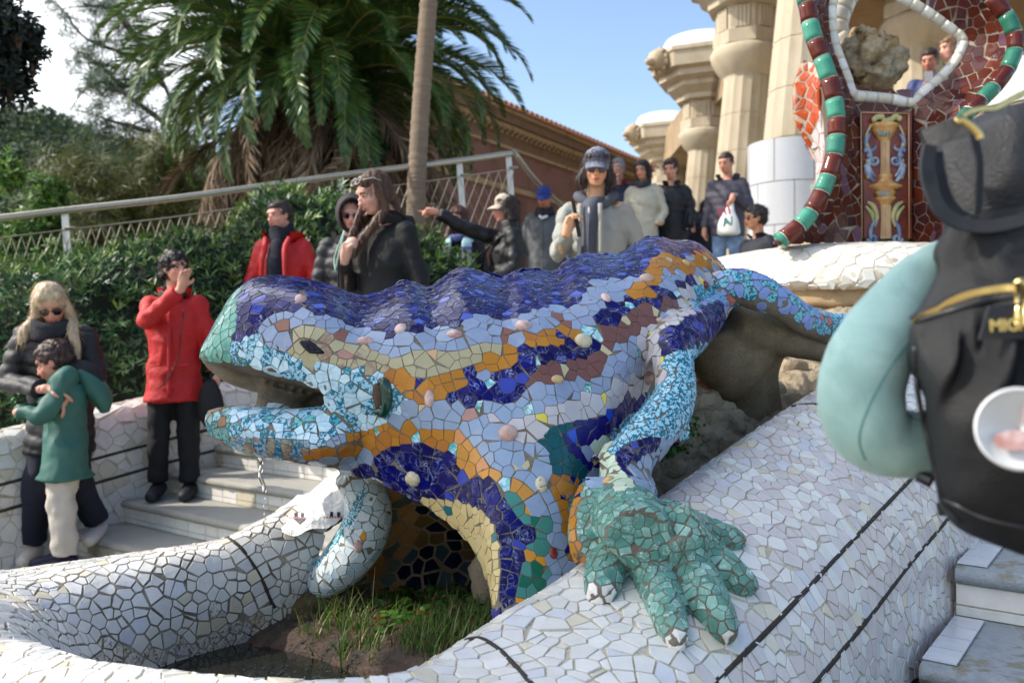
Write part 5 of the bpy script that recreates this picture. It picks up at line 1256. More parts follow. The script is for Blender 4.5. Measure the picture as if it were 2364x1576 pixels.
for k in range(190):
    az = k * 2.39996; t = k / 190.; pitch = .95 - 1.55 * t + rp.normal() * .10; sc = .74 + .20 * math.sin(math.pi * min(1, t + .2)) + .06 * rp.random()
    put(gm[k % 7], palm, PC + (.3 * math.cos(az), .3 * math.sin(az), .25 - .45 * t), az, pitch, rp.normal() * .25, sc)
for k in range(120):
    az = k * 2.39996 + .7; t = k / 120.; pitch = -.62 - .80 * t + rp.normal() * .12
    put(dm[k % 4], palm, PC + (.5 * math.cos(az), .5 * math.sin(az), -.25 - .5 * t), az, pitch, rp.normal() * .5, .92 + .2 * rp.random(), 'dry_frond')
sp_ = thing('slim_palm', P(958, 700, 9.0), 'slim bare palm trunk leaning slightly in front of the big palm', 'tree')
pth = cr(np.array([P(955, 800, 8.8), P(960, 480, 8.8), P(964, 380, 8.8), P(975, 200, 8.8), P(990, 0, 8.8), P(1000, -160, 8.8), P(1010, -420, 8.8)]), 160)
rad = np.array([.095 - .0001 * i + .005 * (i % 4 == 0) + .002 * ((i * 7) % 3) for i in range(160)]); V, Fc = tube(pth, rad, 18); mesh('trunk', V, Fc, M('slim_trunk', rgb(134, 116, 98), .9, .25, 9, bmp=1, bscale=40, stretch=(.6, .6, 5)), sp_, True)
for k in range(14): put(gm[k % 7], sp_, pth[-1], k * 2.4, .5 - .09 * k, 0, .6)
# ---------------------------------------------------------------- red building
bd = thing('red_building', (-1., 24, 0), 'weathered red plaster building with tiled eaves and brick cornice behind the palm', 'building')
e0 = np.array((-5.35, 16.2)); dr = np.array((2.85, 4.5)); dr = dr / np.linalg.norm(dr); nb_ = np.array((dr[1], -dr[0]))  # nb_: outward (towards right/camera)
def BP(s, o_, z): q = e0 + dr * s + nb_ * o_; return np.array((q[0], q[1], z))
ZE = CAMZ + 6.35; Lb = 19.
PLAS = M('red_plaster', rgb(128, 94, 88), .92, .22, 1.3, bmp=.4, bscale=20, col2=rgb(104, 74, 64), thr=(.46, .64))
BRK = M('cornice_brick', rgb(124, 104, 86), .92, .3, 5, bmp=.8, bscale=25, col2=rgb(92, 66, 50)); BND = M('cornice_stone', rgb(166, 142, 112), .9, .3, 4, bmp=.5, bscale=30, col2=rgb(104, 86, 66), thr=(.5, .7))
def prism(mbx, s0, s1, o0, o1, z0, z1): 
    V = [BP(s, o_, z) for s in (s0, s1) for o_ in (o0, o1) for z in (z0, z1)]; mbx.add(V, [(0, 1, 3, 2), (4, 6, 7, 5), (0, 4, 5, 1), (2, 3, 7, 6), (0, 2, 6, 4), (1, 5, 7, 3)])
b = MB(); prism(b, 2.2, Lb, -1.2, 0, -.1, ZE - .5); b.obj('wall', PLAS, bd)
for (o_, z0, z1, m_, nm) in ((.10, ZE - .98, ZE - .90, BND, 'cornice_band'), (.06, ZE - .90, ZE - .55, BRK, 'brick_frieze'), (.30, ZE - .50, ZE - .38, BND, 'cornice_band'), (.42, ZE - .38, ZE - .14, BRK, 'brick_cornice'), (.52, ZE - .14, ZE - .05, BND, 'cornice_band'), (.10, ZE - 2.15, ZE - 2.0, BND, 'string_course'), (.05, ZE - 2.0, ZE - 1.9, BRK, 'string_course')):
    b = MB(); prism(b, 2.2 - o_, Lb, .003, o_, z0, z1); b.obj(nm, m_, bd)
br0 = None
for k in range(46):
    s = 5. + k * .26
    if s > Lb: break
    if br0 is None:
        b = MB(); prism(b, s, s + .12, .06, .26, ZE - .55, ZE - .503); prism(b, s + .005, s + .115, .06, .18, ZE - .62, ZE - .553); br0 = b.obj('bracket', BND, bd)
    else: o = br0.copy(); COL.objects.link(o); o.parent = bd; v = dr * (k * .26); o.location = (v[0], v[1], 0)
TER = M('terracotta_tile', rgb(166, 112, 84), .85, .3, 3, col2=rgb(116, 84, 66), bmp=.5)
tb0 = None
for k in range(70):
    s = 2.2 + k * .27
    if s > Lb: break
    if tb0 is None:
        V = []; 
        for o_, z in ((.66, 0), (.66, .0), (-.6, .34)):
            for j in range(7): a = math.pi * j / 6; V.append(BP(s + .1 * math.cos(a), o_, ZE + z + .10 * math.sin(a) - .03))
        tb0 = mesh('roof_tile', V, gridfaces(3, 7) + [tuple(range(7))], TER, bd, True)
    else: o = tb0.copy(); COL.objects.link(o); o.parent = bd; v = dr * (k * .27); o.location = (v[0], v[1], 0)
V = [BP(2., .6, ZE - .06), BP(Lb, .6, ZE - .06), BP(Lb, -.7, ZE + .35), BP(2., -.7, ZE + .35), BP(Lb, -1.5, ZE - .06), BP(2., -1.5, ZE - .06)]; mesh('roof', V, [(0, 1, 2, 3), (3, 2, 4, 5)], TER, bd)
WHT = M('white_frame', rgb(226, 222, 212), .6, .1, 5); 
for k, s in enumerate((2.6, 4.1, 5.6)):
    b = MB(); prism(b, s, s + .9, .004, .08, CAMZ + 1.3, CAMZ + 3.4); f_ = b.obj('window', WHT, bd); b = MB(); prism(b, s + .12, s + .78, .081, .10, CAMZ + 1.45, CAMZ + 3.25); b.obj('pane', M('dark_pane', rgb(60, 66, 70), .15, .2, 2, spec=.8), f_)
# lit gable wall on the left side of the building
b = MB(); V = [BP(2.19, 0, 0), BP(2.19, -1.2, 0), BP(2.19, -1.2, ZE - .5), BP(2.19, 0, ZE - .5)]; b.add(V, [(0, 1, 2, 3)]); b.obj('gable', PLAS, bd)
# ---------------------------------------------------------------- hypostyle hall
SAND = M('sandstone', rgb(190, 176, 152), .85, .18, 1.8, bmp=.35, bscale=18, col2=rgb(146, 130, 106), thr=(.46, .74), stretch=(1, 1, .45)); SANDD = M('sandstone_weathered', rgb(190, 170, 138), .85, .2, 2.2, bmp=.5, bscale=18, col2=rgb(150, 130, 104), thr=(.45, .7))
WCER = M('white_ceramic_backrest', rgb(232, 230, 226), .25, .08, 6, col2=rgb(206, 206, 204))
hall = thing('columned_hall', (8, 22, CAMZ + .44), 'pale stone hall of fluted columns with angular capitals and lion head spouts', 'building')
ZF = CAMZ + 1.75; ZE_ = CAMZ + 6.05
def fluted(cx, cy, z0, z1, r0, r1, lean=.34, n=16):
    V = []; m_ = n * 4; ts = [0]
    for q in (.2, .4, .6, .8): ts += [q - .004, q, q + .004]
    ts += [1.]; rows = len(ts)
    for i in range(rows):
        t = ts[i]; dip = .975 if 0 < i < rows - 1 and (i - 1) % 3 == 1 else 1.
        for j in range(m_):
            a = 2 * math.pi * j / m_; ph = (j % 4) / 4.; fl = 1 - .035 * math.sin(math.pi * ph) ** 1; r = (r0 + (r1 - r0) * t) * fl * dip
            V.append((cx + lean * t + r * math.cos(a), cy + r * math.sin(a), z0 + (z1 - z0) * t + (.012 if i % 3 == 2 else -.012 if i % 3 == 0 else 0) * 0)); 
    return np.array(V), gridfaces(rows, m_, cv=True)
def lion(par, c, sc, face=(-.8, -.6, 0)):
    b = MB(); f = np.array(face) / np.linalg.norm(face); c = np.array(c); rot = np.array(Vector(f).to_track_quat('Y', 'Z').to_matrix())
    def q(x, y, z): return c + rot @ np.array((x, y, z)) * sc
    b.ball(q(0, .10, 0), (.30 * sc, .30 * sc, .32 * sc), 16, 12, rot=rot); b.ball(q(0, .38, -.10), (.15 * sc, .22 * sc, .12 * sc), 12, 8, rot=rot); b.ball(q(0, .36, -.30), (.11 * sc, .16 * sc, .06 * sc), 12, 8, rot=rot)
    b.ball(q(.13, .30, .10), .05 * sc, 8, 6); b.ball(q(-.13, .30, .10), .05 * sc, 8, 6); b.ball(q(.24, .1, .25), .08 * sc, 8, 6); b.ball(q(-.24, .1, .25), .08 * sc, 8, 6)
    for k in range(11): a = 6.283 * k / 11; b.ball(q(.30 * math.cos(a), .02, .32 * math.sin(a)), (.10 * sc, .08 * sc, .12 * sc), 8, 6, rot=rot)
    b.obj('lion_head', SANDD, par, True)
cols_ = [(6.35, 37.5, .60), (5.85, 28.0, .60), (5.10, 20.2, .60), (4.85, 15.2, .62), (8.6, 18.3, .60), (10.2, 24, .6), (11.0, 15.6, .6), (13.5, 20, .6), (9.3, 31, .6)]
for k, (cx, cy, r) in enumerate(cols_):
    lean = .34 if k < 4 else 0.
    V, Fc = fluted(cx, cy, ZF, ZE_, r, r * .86, lean); sh = mesh('column', V, Fc, SAND, hall, False)
    b = MB(); tx = cx + lean; b.lathe([(r * .84, 0), (r * .92, .05), (r * 1.12, .2), (r * 1.32, .42), (r * 1.38, .58), (r * 1.28, .68), (r * .9, .70)], (tx, cy, ZE_), 40); b.obj('echinus', SAND, hall, True)
    b = MB(); b.lathe([(r * 1.0, .70), (r * 1.30, .705), (r * 1.30, 1.0), (r * 1.2, 1.02)], (tx, cy, ZE_), 8); b.obj('abacus', SAND, hall)
    b = MB(); b.lathe([(r * 1.2, 1.0), (r * 1.16, 1.05), (r * 1.16, 1.55), (r * 1.5, 1.60), (r * 1.5, 1.75), (r * 2.0, 1.95), (r * 2.0, 2.08), (r * 2.45, 2.2), (r * 2.45, 2.38), (r * 2.8, 2.45), (r * 2.9, 2.85), (r * 3.0, 2.9), (r * 3.0, 3.02), (r * 2.8, 3.05), (r * 1, 3.1)], (tx, cy, ZE_), 8); b.obj('entablature', SAND, hall)
    for f in range(8):
        a = math.pi / 8 + f * math.pi / 4; rr = r * 1.16 * math.cos(math.pi / 8); nx, ny = math.cos(a), math.sin(a)
        if k > 4 or ny > .5: continue
        for j in (-1.5, -.5, .5, 1.5):
            c = np.array((tx + nx * (rr + .02) - ny * j * .085, cy + ny * (rr + .02) + nx * j * .085, ZE_ + 1.28)); b = MB(); b.box(c, (.07, .05, .48), rot=np.array(Matrix.Rotation(a - math.pi / 2, 3, 'Z'))); b.obj('triglyph_bar', SAND, hall)
    if k < 4: lion(hall, (tx - r * 2.62, cy - r * 1.2, ZE_ + 2.72), 1.0, (-.8, -.6, 0)); 
    if k < 5:
        b = MB(); b.lathe([(r * 2.6, 3.06), (r * 2.3, 3.3), (r * 2.1, 3.55), (r * 1.9, 3.6), (r * 1.8, 3.1)], (tx, cy, ZE_), 28); b.obj('ceramic_backrest', WCER, hall, True)
# tiled drum around the near column
cx, cy = 4.85, 15.2; gr_z = CAMZ + .6
b = MB(); b.lathe([(.72, gr_z - CAMZ - .6), (.72, 3.42)], (cx + .02, cy, CAMZ), 40); b.obj('drum_bed', M('drum_grout', rgb(170, 164, 150), .8, .1, 20), hall, True)
for row in range(4):
    z0 = CAMZ + .5 + row * .73; off = .5 * (row % 2)
    for j in range(7):
        a0 = math.pi * 2 * (j + off) / 7; V = []; n_ = 16
        for rr in (.722, .736):
            for zz_ in (z0 + .008, z0 + .722):
                for i in range(n_ + 1): a = a0 + (math.pi * 2 / 7 - .018) * i / n_; V.append((cx + .02 + rr * math.cos(a), cy + rr * math.sin(a), zz_))
        k_ = n_ + 1; Fc = [(2 * k_ + i, 2 * k_ + i + 1, 3 * k_ + i + 1, 3 * k_ + i) for i in range(n_)] + [(k_ + i, k_ + i + 1, 3 * k_ + i + 1, 3 * k_ + i)[::-1] for i in range(n_)] + [(i, i + 1, 2 * k_ + i + 1, 2 * k_ + i) for i in range(n_)]
        mesh('white_panel', V, Fc, M('crackled_white_panel', rgb(206, 206, 206), .3, .14, 26, bmp=.05, bscale=30, col2=rgb(180, 182, 190)), hall, False)
b = MB(); b.box((9.3, 24, CAMZ + 1.1), (10, 24, 1.3)); b.obj('plinth', SANDD, hall)
b = MB(); b.box((13.6, 25, ZE_ + 2.0), (14.5, 26, 1.3)); b.obj('ceiling', M('ceiling_render', rgb(150, 128, 100), .95, .25, 1.5, bmp=.6), hall)
b = MB(); b.box((14, 38, CAMZ + 4.5), (18, .4, 7)); b.obj('back_wall', SANDD, hall)
# curved white terrace parapet further right
tp = thing('terrace_parapet', P(2360, 320, 6.5), 'sunlit white rounded parapet edge curving behind the black backpack', 'parapet')
TV = [[(2180,225,8.5),(2180,232,8.2),(2180,262,8.1)],[(2250,190,7.4),(2250,200,7.1),(2250,252,7.)],[(2310,155,6.6),(2312,170,6.3),(2312,240,6.2)],[(2400,110,5.9),(2400,130,5.6),(2400,220,5.5)],[(2500,70,5.4),(2500,95,5.1),(2500,200,5.)]]
V = surf(TV, 40, 12); mesh('coping', V, gridfaces(40, 12), WCER, tp, True)
TV = [[(2100,262,8.5),(2100,330,8.5)],[(2180,262,8.15),(2180,330,8.1)],[(2250,252,7.05),(2250,360,7.05)],[(2312,240,6.25),(2312,380,6.25)],[(2400,220,5.55),(2400,400,5.55)],[(2500,200,5.05),(2500,420,5.05)]]
V = surf(TV, 40, 6); mesh('wall', V, gridfaces(40, 6), SANDD, tp, True)
# ---------------------------------------------------------------- brown mosaic shield with looped rim
sh = thing('mosaic_shield', P(2050, 570, 4.6), 'tall red brown mosaic shield with looping green striped rim above the white bench', 'sculpture')
def px3(l, D): 
    return [(x, y, d) for (x, y), d in zip(z3(*l), D if isinstance(D, (list, tuple)) else [D] * (len(l) // 2))]
LO = z3(870,-260, 860,-60, 885,60, 905,180, 945,310, 1000,450, 1045,600, 1075,760, 1082,900, 1062,1060, 1010,1230, 930,1400, 830,1530, 690,1640)
LI = z3(1150,-300, 1080,-140, 1050,0, 1040,120, 1055,270, 1100,410, 1150,540, 1190,640, 1205,760, 1235,900, 1242,1060, 1245,1250, 1250,1420, 1250,1640)
RO = z3(1900,-200, 2060,-100, 2140,0, 2225,100, 2285,230, 2290,340, 2240,470, 2160,580, 2060,680, 1970,770, 1900,900, 1850,1060, 1840,1300, 1860,1640)
RI = z3(1400,-120, 1480,-40, 1570,10, 1700,85, 1850,185, 1925,240, 1935,310, 1885,420, 1790,530, 1680,620, 1590,700, 1575,900, 1572,1200, 1572,1640)
def limb(O, I, D0, D1, th, flip=False):
    C_ = []
    for (a, b, d0, d1) in zip(O, I, D0, D1):
        m_ = ((a[0] + b[0]) / 2, (a[1] + b[1]) / 2, (d0 + d1) / 2 + .03)
        C_.append([(a[0], a[1], d0), m_, (b[0], b[1], d1), (b[0], b[1], d1 + th * .5), (b[0], b[1], d1 + th), (m_[0], m_[1], m_[2] + th), (a[0], a[1], d0 + th), (a[0], a[1], d0 + th * .5)])
    return surf(C_, 80, 40, cv=True)
n_ = len(LO); D0 = list(np.linspace(4.45, 4.30, n_)); D1 = list(np.linspace(4.62, 4.55, n_))
BROWNT = glaze('glazed_brown_tile', 'plain', rough=.14); 
SM = [BROWNT, glaze('marbled_purple_tile', 'swirl', rgb(120, 70, 60), scale=20)]
SBED = mortar_mat('shield_mortar', rgb(176, 164, 146), rgb(130, 116, 98), (.45, .7))
def tiled(V, Fc, sp, colf, gap, n_obj, excl=None, lim=280, bed=SBED, tilt=.05):
    bv = bvh_of(V, Fc)
    o = mesh('mortar_bed', V, Fc, bed, sh, True)
    pts = scatter(V, Fc, lambda p, n: sp * (.65 + .6 * RNG.random()), accept=excl, over=1.5 * (.02 / sp) ** 2 * 9, cell=sp)
    t = tile_polys(pts, lambda p: gap, bv); cc = [colf(p[0]) for p in pts]; mm = [1 if RNG.random() < .2 else 0 for _ in pts]
    build_tiles(sh, t, pts, lambda i: cc[i], lambda i: mm[i], SM, th=.004, tilt=tilt, limit=lim)
def brown(p):
    r = RNG.random(); return pv((86, 38, 28) if r < .5 else (78, 40, 42) if r < .8 else (104, 46, 30) if r < .93 else (112, 80, 96), .15, hue=.04)
def fixn(V, Fc, x, y):
    b_ = bvh_of(V, Fc); h, n = ray_px(b_, x, y)
    return [tuple(reversed(f)) for f in Fc] if h is not None and n.dot(Vector((0, 0, CAMZ)) - h) < 0 else Fc
V = limb(LO, LI, D0, D1, .22); Fc = fixn(V, gridfaces(80, 40, cv=True), 1940, 330); tiled(V, Fc, .050, brown, .0045, 1, excl=lambda p, n: n[1] < .5, lim=130)
V = limb(RI, RO, [4.62] * n_, D0, .22); Fc = fixn(V, gridfaces(80, 40, cv=True), 2260, 130); tiled(V, Fc, .056, brown, .005, 1, excl=lambda p, n: n[1] < .5, lim=130)
# pedestal between the limbs, behind the panel
PT = [[(x, y, 4.60 + (.02 if 1985 < x < 2095 else 0)) for x in (1968, 1990, 2040, 2092, 2105)] for y in (213, 235, 300, 400, 500, 575)]
V = surf(PT, 30, 24); Fc = fixn(V, gridfaces(30, 24), 2040, 230); tiled(V, Fc, .075, brown, .008, 1, lim=60, excl=lambda p, n: not (1984 < proj(p)[0] < 2100 and proj(p)[1] > 262))
# orange-red wing behind on the left
WO = z3(850,430, 800,560, 790,700, 800,800, 840,900, 900,1010, 945,1110, 940,1250); WI = z3(1000,430, 960,560, 960,700, 970,800, 980,900, 990,1010, 990,1110, 980,1250)
V = limb(WO, WI, [4.95] * 8, [4.8] * 8, .08); Fc = fixn(V, gridfaces(80, 40, cv=True), 1850, 240); tiled(V, Fc, .062, lambda p: pv((176, 74, 34), .12) if p[0] < 1.70 else pv((214, 196, 196), .06), .009, 1, excl=lambda p, n: n[1] < .5, lim=90)
# striped rim of half-round glazed pieces
GR = M('pale_grout', rgb(206, 202, 190), .9, .1, 30)
TG = glaze('green_rim_glaze', 'plain', rough=.12); 
def rimband(line, D, r_, ncl, c1, c2, seg, start=0, nm='rim_piece'):
    pth = cr(np.array([P(x, y, d) for (x, y), d in zip(line, D)]), 400); L_ = np.concatenate([[0], np.cumsum(np.linalg.norm(np.diff(pth, axis=0), axis=1))]); tot = L_[-1]; k = 0; s = 0
    core = MB(); core.tube(pth[::6], r_ * .93, 12); core.obj('rim_grout', GR, sh, True)
    while s < tot:
        e = s + seg * (.85 + .3 * RNG.random()); q = [np.array([np.interp(t, L_, pth[:, i]) for i in range(3)]) for t in np.linspace(s + .003, min(e, tot) - .003, 5)]
        if e - s > .02 and min(e, tot) - s > .02:
            V, Fc = tube(q, [r_, r_, r_, r_, r_], 14); c = pv(c1 if k % 2 else c2, .12)
            mesh(nm, V, Fc, TG, sh, True, cols=np.tile(c, (len(V), 1)), rnd=np.full(len(V), RNG.random()))
        s = e; k += 1
rimband(LO, D0, .044, 0, (70, 140, 118), (94, 40, 28), .105)
rimband(RO, D0, .040, 0, (52, 116, 96), (86, 34, 26), .105)
rimband(LI[:8] + z3(1300,660, 1450,675) + RI[::-1][3:], list(D1[:8]) + [4.62, 4.62] + [4.62] * (len(RI) - 3), .030, 0, (224, 220, 204), (232, 230, 222), .075, nm='white_rim_piece')
# inner back loop, white pieces seen through the opening (left)
rimband(z3(1150,330, 1080,240, 1070,160, 1100,60, 1160,-60, 1260,-160), [4.95] * 6, .075, 0, (214, 206, 186), (224, 218, 200), .085, nm='white_rim_piece')
# glazed relief panel
PNL = M('oxblood_glaze', rgb(104, 34, 24), .16, .25, 9, bmp=.4, bscale=30, col2=rgb(132, 58, 34)); px0, px1 = z3(1240,760, 1570,770)
def S3(x, y, lift=0.): q = z3(x, y)[0]; return P(q[0], q[1], 4.585 - lift)
b = MB(); V = [S3(1240, 762), S3(1572, 770), S3(1575, 1620), S3(1252, 1620)]; V2 = [v - (0, .03, 0) for v in V]; b.add(V + V2, [(7, 6, 5, 4), (0, 1, 5, 4), (1, 2, 6, 5), (2, 3, 7, 6), (3, 0, 4, 7)]); pnl = b.obj('relief_panel', PNL, sh); pnl['label'] = 'glazed oxblood panel moulded with a pale column and blue scrolls'
AMB = M('amber_glaze', rgb(206, 138, 66), .18, .2, 14, col2=rgb(224, 188, 128)); CRM = M('cream_glaze', rgb(214, 196, 136), .18, .15, 16, col2=rgb(150, 160, 110)); BLU = M('blue_glaze', rgb(88, 112, 158), .16, .3, 14, col2=rgb(170, 180, 190)); SHAFT = M('pink_cream_glaze', rgb(222, 186, 140), .2, .12, 20)
K_ = 4.55 / F * .34014
def half_lathe(cx, prof, mat, nm, z0=.0):
    V = []; 
    for (r, y) in prof:
        c = S3(cx, y, .03)
        for j in range(13): a = math.pi * j / 12; V.append(c + np.array((math.cos(a) * r * K_, -math.sin(a) * r * K_ * .6, 0)))
    return mesh(nm, V, gridfaces(len(prof), 13), mat, pnl, True)
half_lathe(1405, [(70, 835), (95, 842), (98, 860), (80, 872), (82, 885), (60, 920), (40, 950), (34, 958)], AMB, 'capital_bowl')
half_lathe(1410, [(34, 955), (32, 1000), (32, 1100), (34, 1180)], SHAFT, 'shaft'); half_lathe(1412, [(36, 1180), (46, 1188), (46, 1205), (38, 1212), (60, 1240), (115, 1262), (112, 1275), (60, 1290), (70, 1305), (60, 1330), (38, 1345)], AMB, 'capital_bowl')
half_lathe(1412, [(60, 1335), (75, 1345), (50, 1365), (34, 1385), (34, 1400)], AMB, 'capital_bowl'); half_lathe(1415, [(36, 1395), (34, 1480), (38, 1620)], SHAFT, 'shaft')
for cx, y0, y1 in ((1411, 960, 1178), (1415, 1400, 1610)):
    for dx in (-22, -11, 0, 11, 22):
        b = MB(); b.tube([S3(cx + dx, y0, .03 + .018 * math.cos(dx / 30.)), S3(cx + dx, y1, .03 + .018 * math.cos(dx / 30.))], .0022, 6); b.obj('flute', SHAFT if dx else AMB, pnl, True)
for k in range(9):
    for yy, w_ in ((900, 60), (1310, 52)):
        x = 1405 + (k - 4) * w_ / 5; b = MB(); b.tube([S3(x, yy - 14, .06), S3(1405 + (x - 1405) * .75, yy + 26, .055)], .004, 6); b.obj('bowl_leaf', BLU if k % 2 else CRM, pnl, True)
for k in range(11):
    b = MB(); x = 1335 + k * 17; b.ball(S3(x, 812 - 18 * math.sin(k * .9) - (10 if k in (3, 6) else 0), .05), (.016, .014, .016), 10, 8); b.obj('fruit', CRM, pnl, True)
def scroll(pts, r, mat, nm='scroll'): b = MB(); b.tube([S3(x, y, .035) for x, y in pts], r, 8, 40); b.obj(nm, mat, pnl, True)
def spiral(cx, cy, r0, turns, sg, a0=0.): return [(cx + sg * r0 * (1 - .8 * t) * math.cos(a0 + t * turns * 6.28), cy + r0 * (1 - .8 * t) * math.sin(a0 + t * turns * 6.28)) for t in np.linspace(0, 1, 14)]
for sg in (-1, 1):
    X = lambda x: 1408 + sg * x
    scroll([(X(95), 850), (X(120), 900), (X(135), 945)], [.007, .006, .003], CRM); scroll([(X(105), 910), (X(128), 960), (X(112), 1020), (X(70), 1010), (X(66), 985)], [.010, .012, .010, .008, .005], BLU)
    scroll([(X(128), 960), (X(100), 1060), (X(112), 1130), (X(70), 1200)], [.008, .013, .013, .006], BLU); scroll(spiral(X(70), 1090, 34, 1.2, sg), [.009] * 6 + [.007] * 4 + [.004] * 4, BLU)
    scroll([(X(120), 1110), (X(115), 1180), (X(75), 1235)], [.012, .016, .008], BLU); scroll([(X(120), 1370), (X(80), 1400), (X(55), 1470), (X(70), 1540)], [.007, .014, .012, .006], CRM); scroll([(X(130), 1400), (X(90), 1450), (X(80), 1500)], [.006, .012, .006], CRM)
    scroll([(X(50), 1480), (X(90), 1540), (X(100), 1610)], [.008, .012, .010], BLU); scroll(spiral(X(85), 1620, 34, 1.2, sg), [.010] * 14, BLU)
    for k in range(7):
        b = MB(); b.ball(S3(X(122 + 10 * math.sin(k * 2.)), 985 + k * 36, .04), (.010, .008, .012), 8, 6); b.obj('leaf_scroll', BLU if k % 3 else CRM, pnl, True)
b = MB(); b.tube([S3(1246, 765, .04), S3(1252, 1620, .04)], .004, 6); b.tube([S3(1570, 775, .04), S3(1573, 1620, .04)], .004, 6); b.tube([S3(1246, 765, .04), S3(1570, 772, .04)], .004, 6); b.obj('panel_border', M('cream_edge', rgb(196, 160, 120), .3, .1), pnl, True)
# ---- the pitted boulder in the opening
b = MB(); b.ball((0, 0, 0), (.185, .17, .185), 110, 80); Q = b.V[0]; C0 = P(2008, 145, 4.85)
def pit(v):
    d = .26 * fbm(v, 7, 4, 1) + .10 * fbm(v, 22, 3, 5); c = noise.cell_vector(Vector(v) * 6); 
    for px_, pz_, rr in ((-.10, .10, .035), (.02, .12, .05), (-.13, .02, .03), (.06, .02, .04), (-.05, -.06, .03), (.12, .08, .03), (.0, -.02, .045)):
        e = (v[0] - px_) ** 2 + (v[2] - pz_) ** 2
        if v[1] < 0: d -= .34 * math.exp(-e / (rr * rr * .35))
    return 1 + d
Q = Q * np.array([pit(v) for v in Q])[:, None] + C0
m, nt, bb = newmat('pitted_rock'); v = coords(nt); n1 = tex(nt, v, 9, 6, .65); base = ramp(nt, n1, [(.36, rgb(74, 62, 50)), (.44, rgb(178, 150, 108)), (.54, rgb(200, 184, 156)), (.66, rgb(140, 144, 128))])
nt.links.new(base, bb.inputs['Base Color']); bb.inputs['Roughness'].default_value = .95; bump(nt, bb, tex(nt, v, 60, 6, .7), 1., .02)
o = mesh('boulder', Q, b.F, m, None, True); tagob(o, 'pitted grey and tan boulder resting in the opening of the mosaic shield', 'rock')
# ---------------------------------------------------------------- people
SKIN = {}
def skin_mat(k, c):
    if k in SKIN: return SKIN[k]
    m, nt, b = newmat('skin_' + k); v = coords(nt); base = mix(nt, 1., attr(nt), ramp(nt, tex(nt, v, 22, 4), [(.3, (.92, .88, .86)), (.7, (1.06, 1.03, 1.02))]), 'MULTIPLY')
    nt.links.new(base, b.inputs['Base Color']); b.inputs['Roughness'].default_value = .48; b.inputs['Subsurface Weight'].default_value = .12; b.inputs['Subsurface Radius'].default_value = (.012, .005, .003); SKIN[k] = m; return m
def cloth(name, c, rough=.7, var=.12, bs=60, b_=.3, sheen=.0, c2=None, **k): return M(name, rgb(*c), rough, var, 5, bmp=b_, bscale=bs, sheen=sheen, col2=rgb(*c2) if c2 else None, **k)
HAIRC = {}
def hair_mat(name, c, c2):
    if name in HAIRC: return HAIRC[name]
    m, nt, b = newmat(name); v = coords(nt, scale=(1, 1, .12)); n1 = tex(nt, v, 120, 4, .7); nt.links.new(ramp(nt, n1, [(.35, rgb(*c)), (.65, rgb(*c2))]), b.inputs['Base Color']); b.inputs['Roughness'].default_value = .42; bump(nt, b, n1, .8, .004); HAIRC[name] = m; return m
def vnormals(V, Fc):
    n = np.zeros_like(V); F4 = np.array([f if len(f) == 4 else (*f, f[-1]) for f in Fc]); a, b, c = V[F4[:, 0]], V[F4[:, 1]], V[F4[:, 2]]; fn = np.cross(b - a, c - a)
    for k in range(4): np.add.at(n, F4[:, k], fn)
    return n / (np.linalg.norm(n, axis=1)[:, None] + 1e-12)
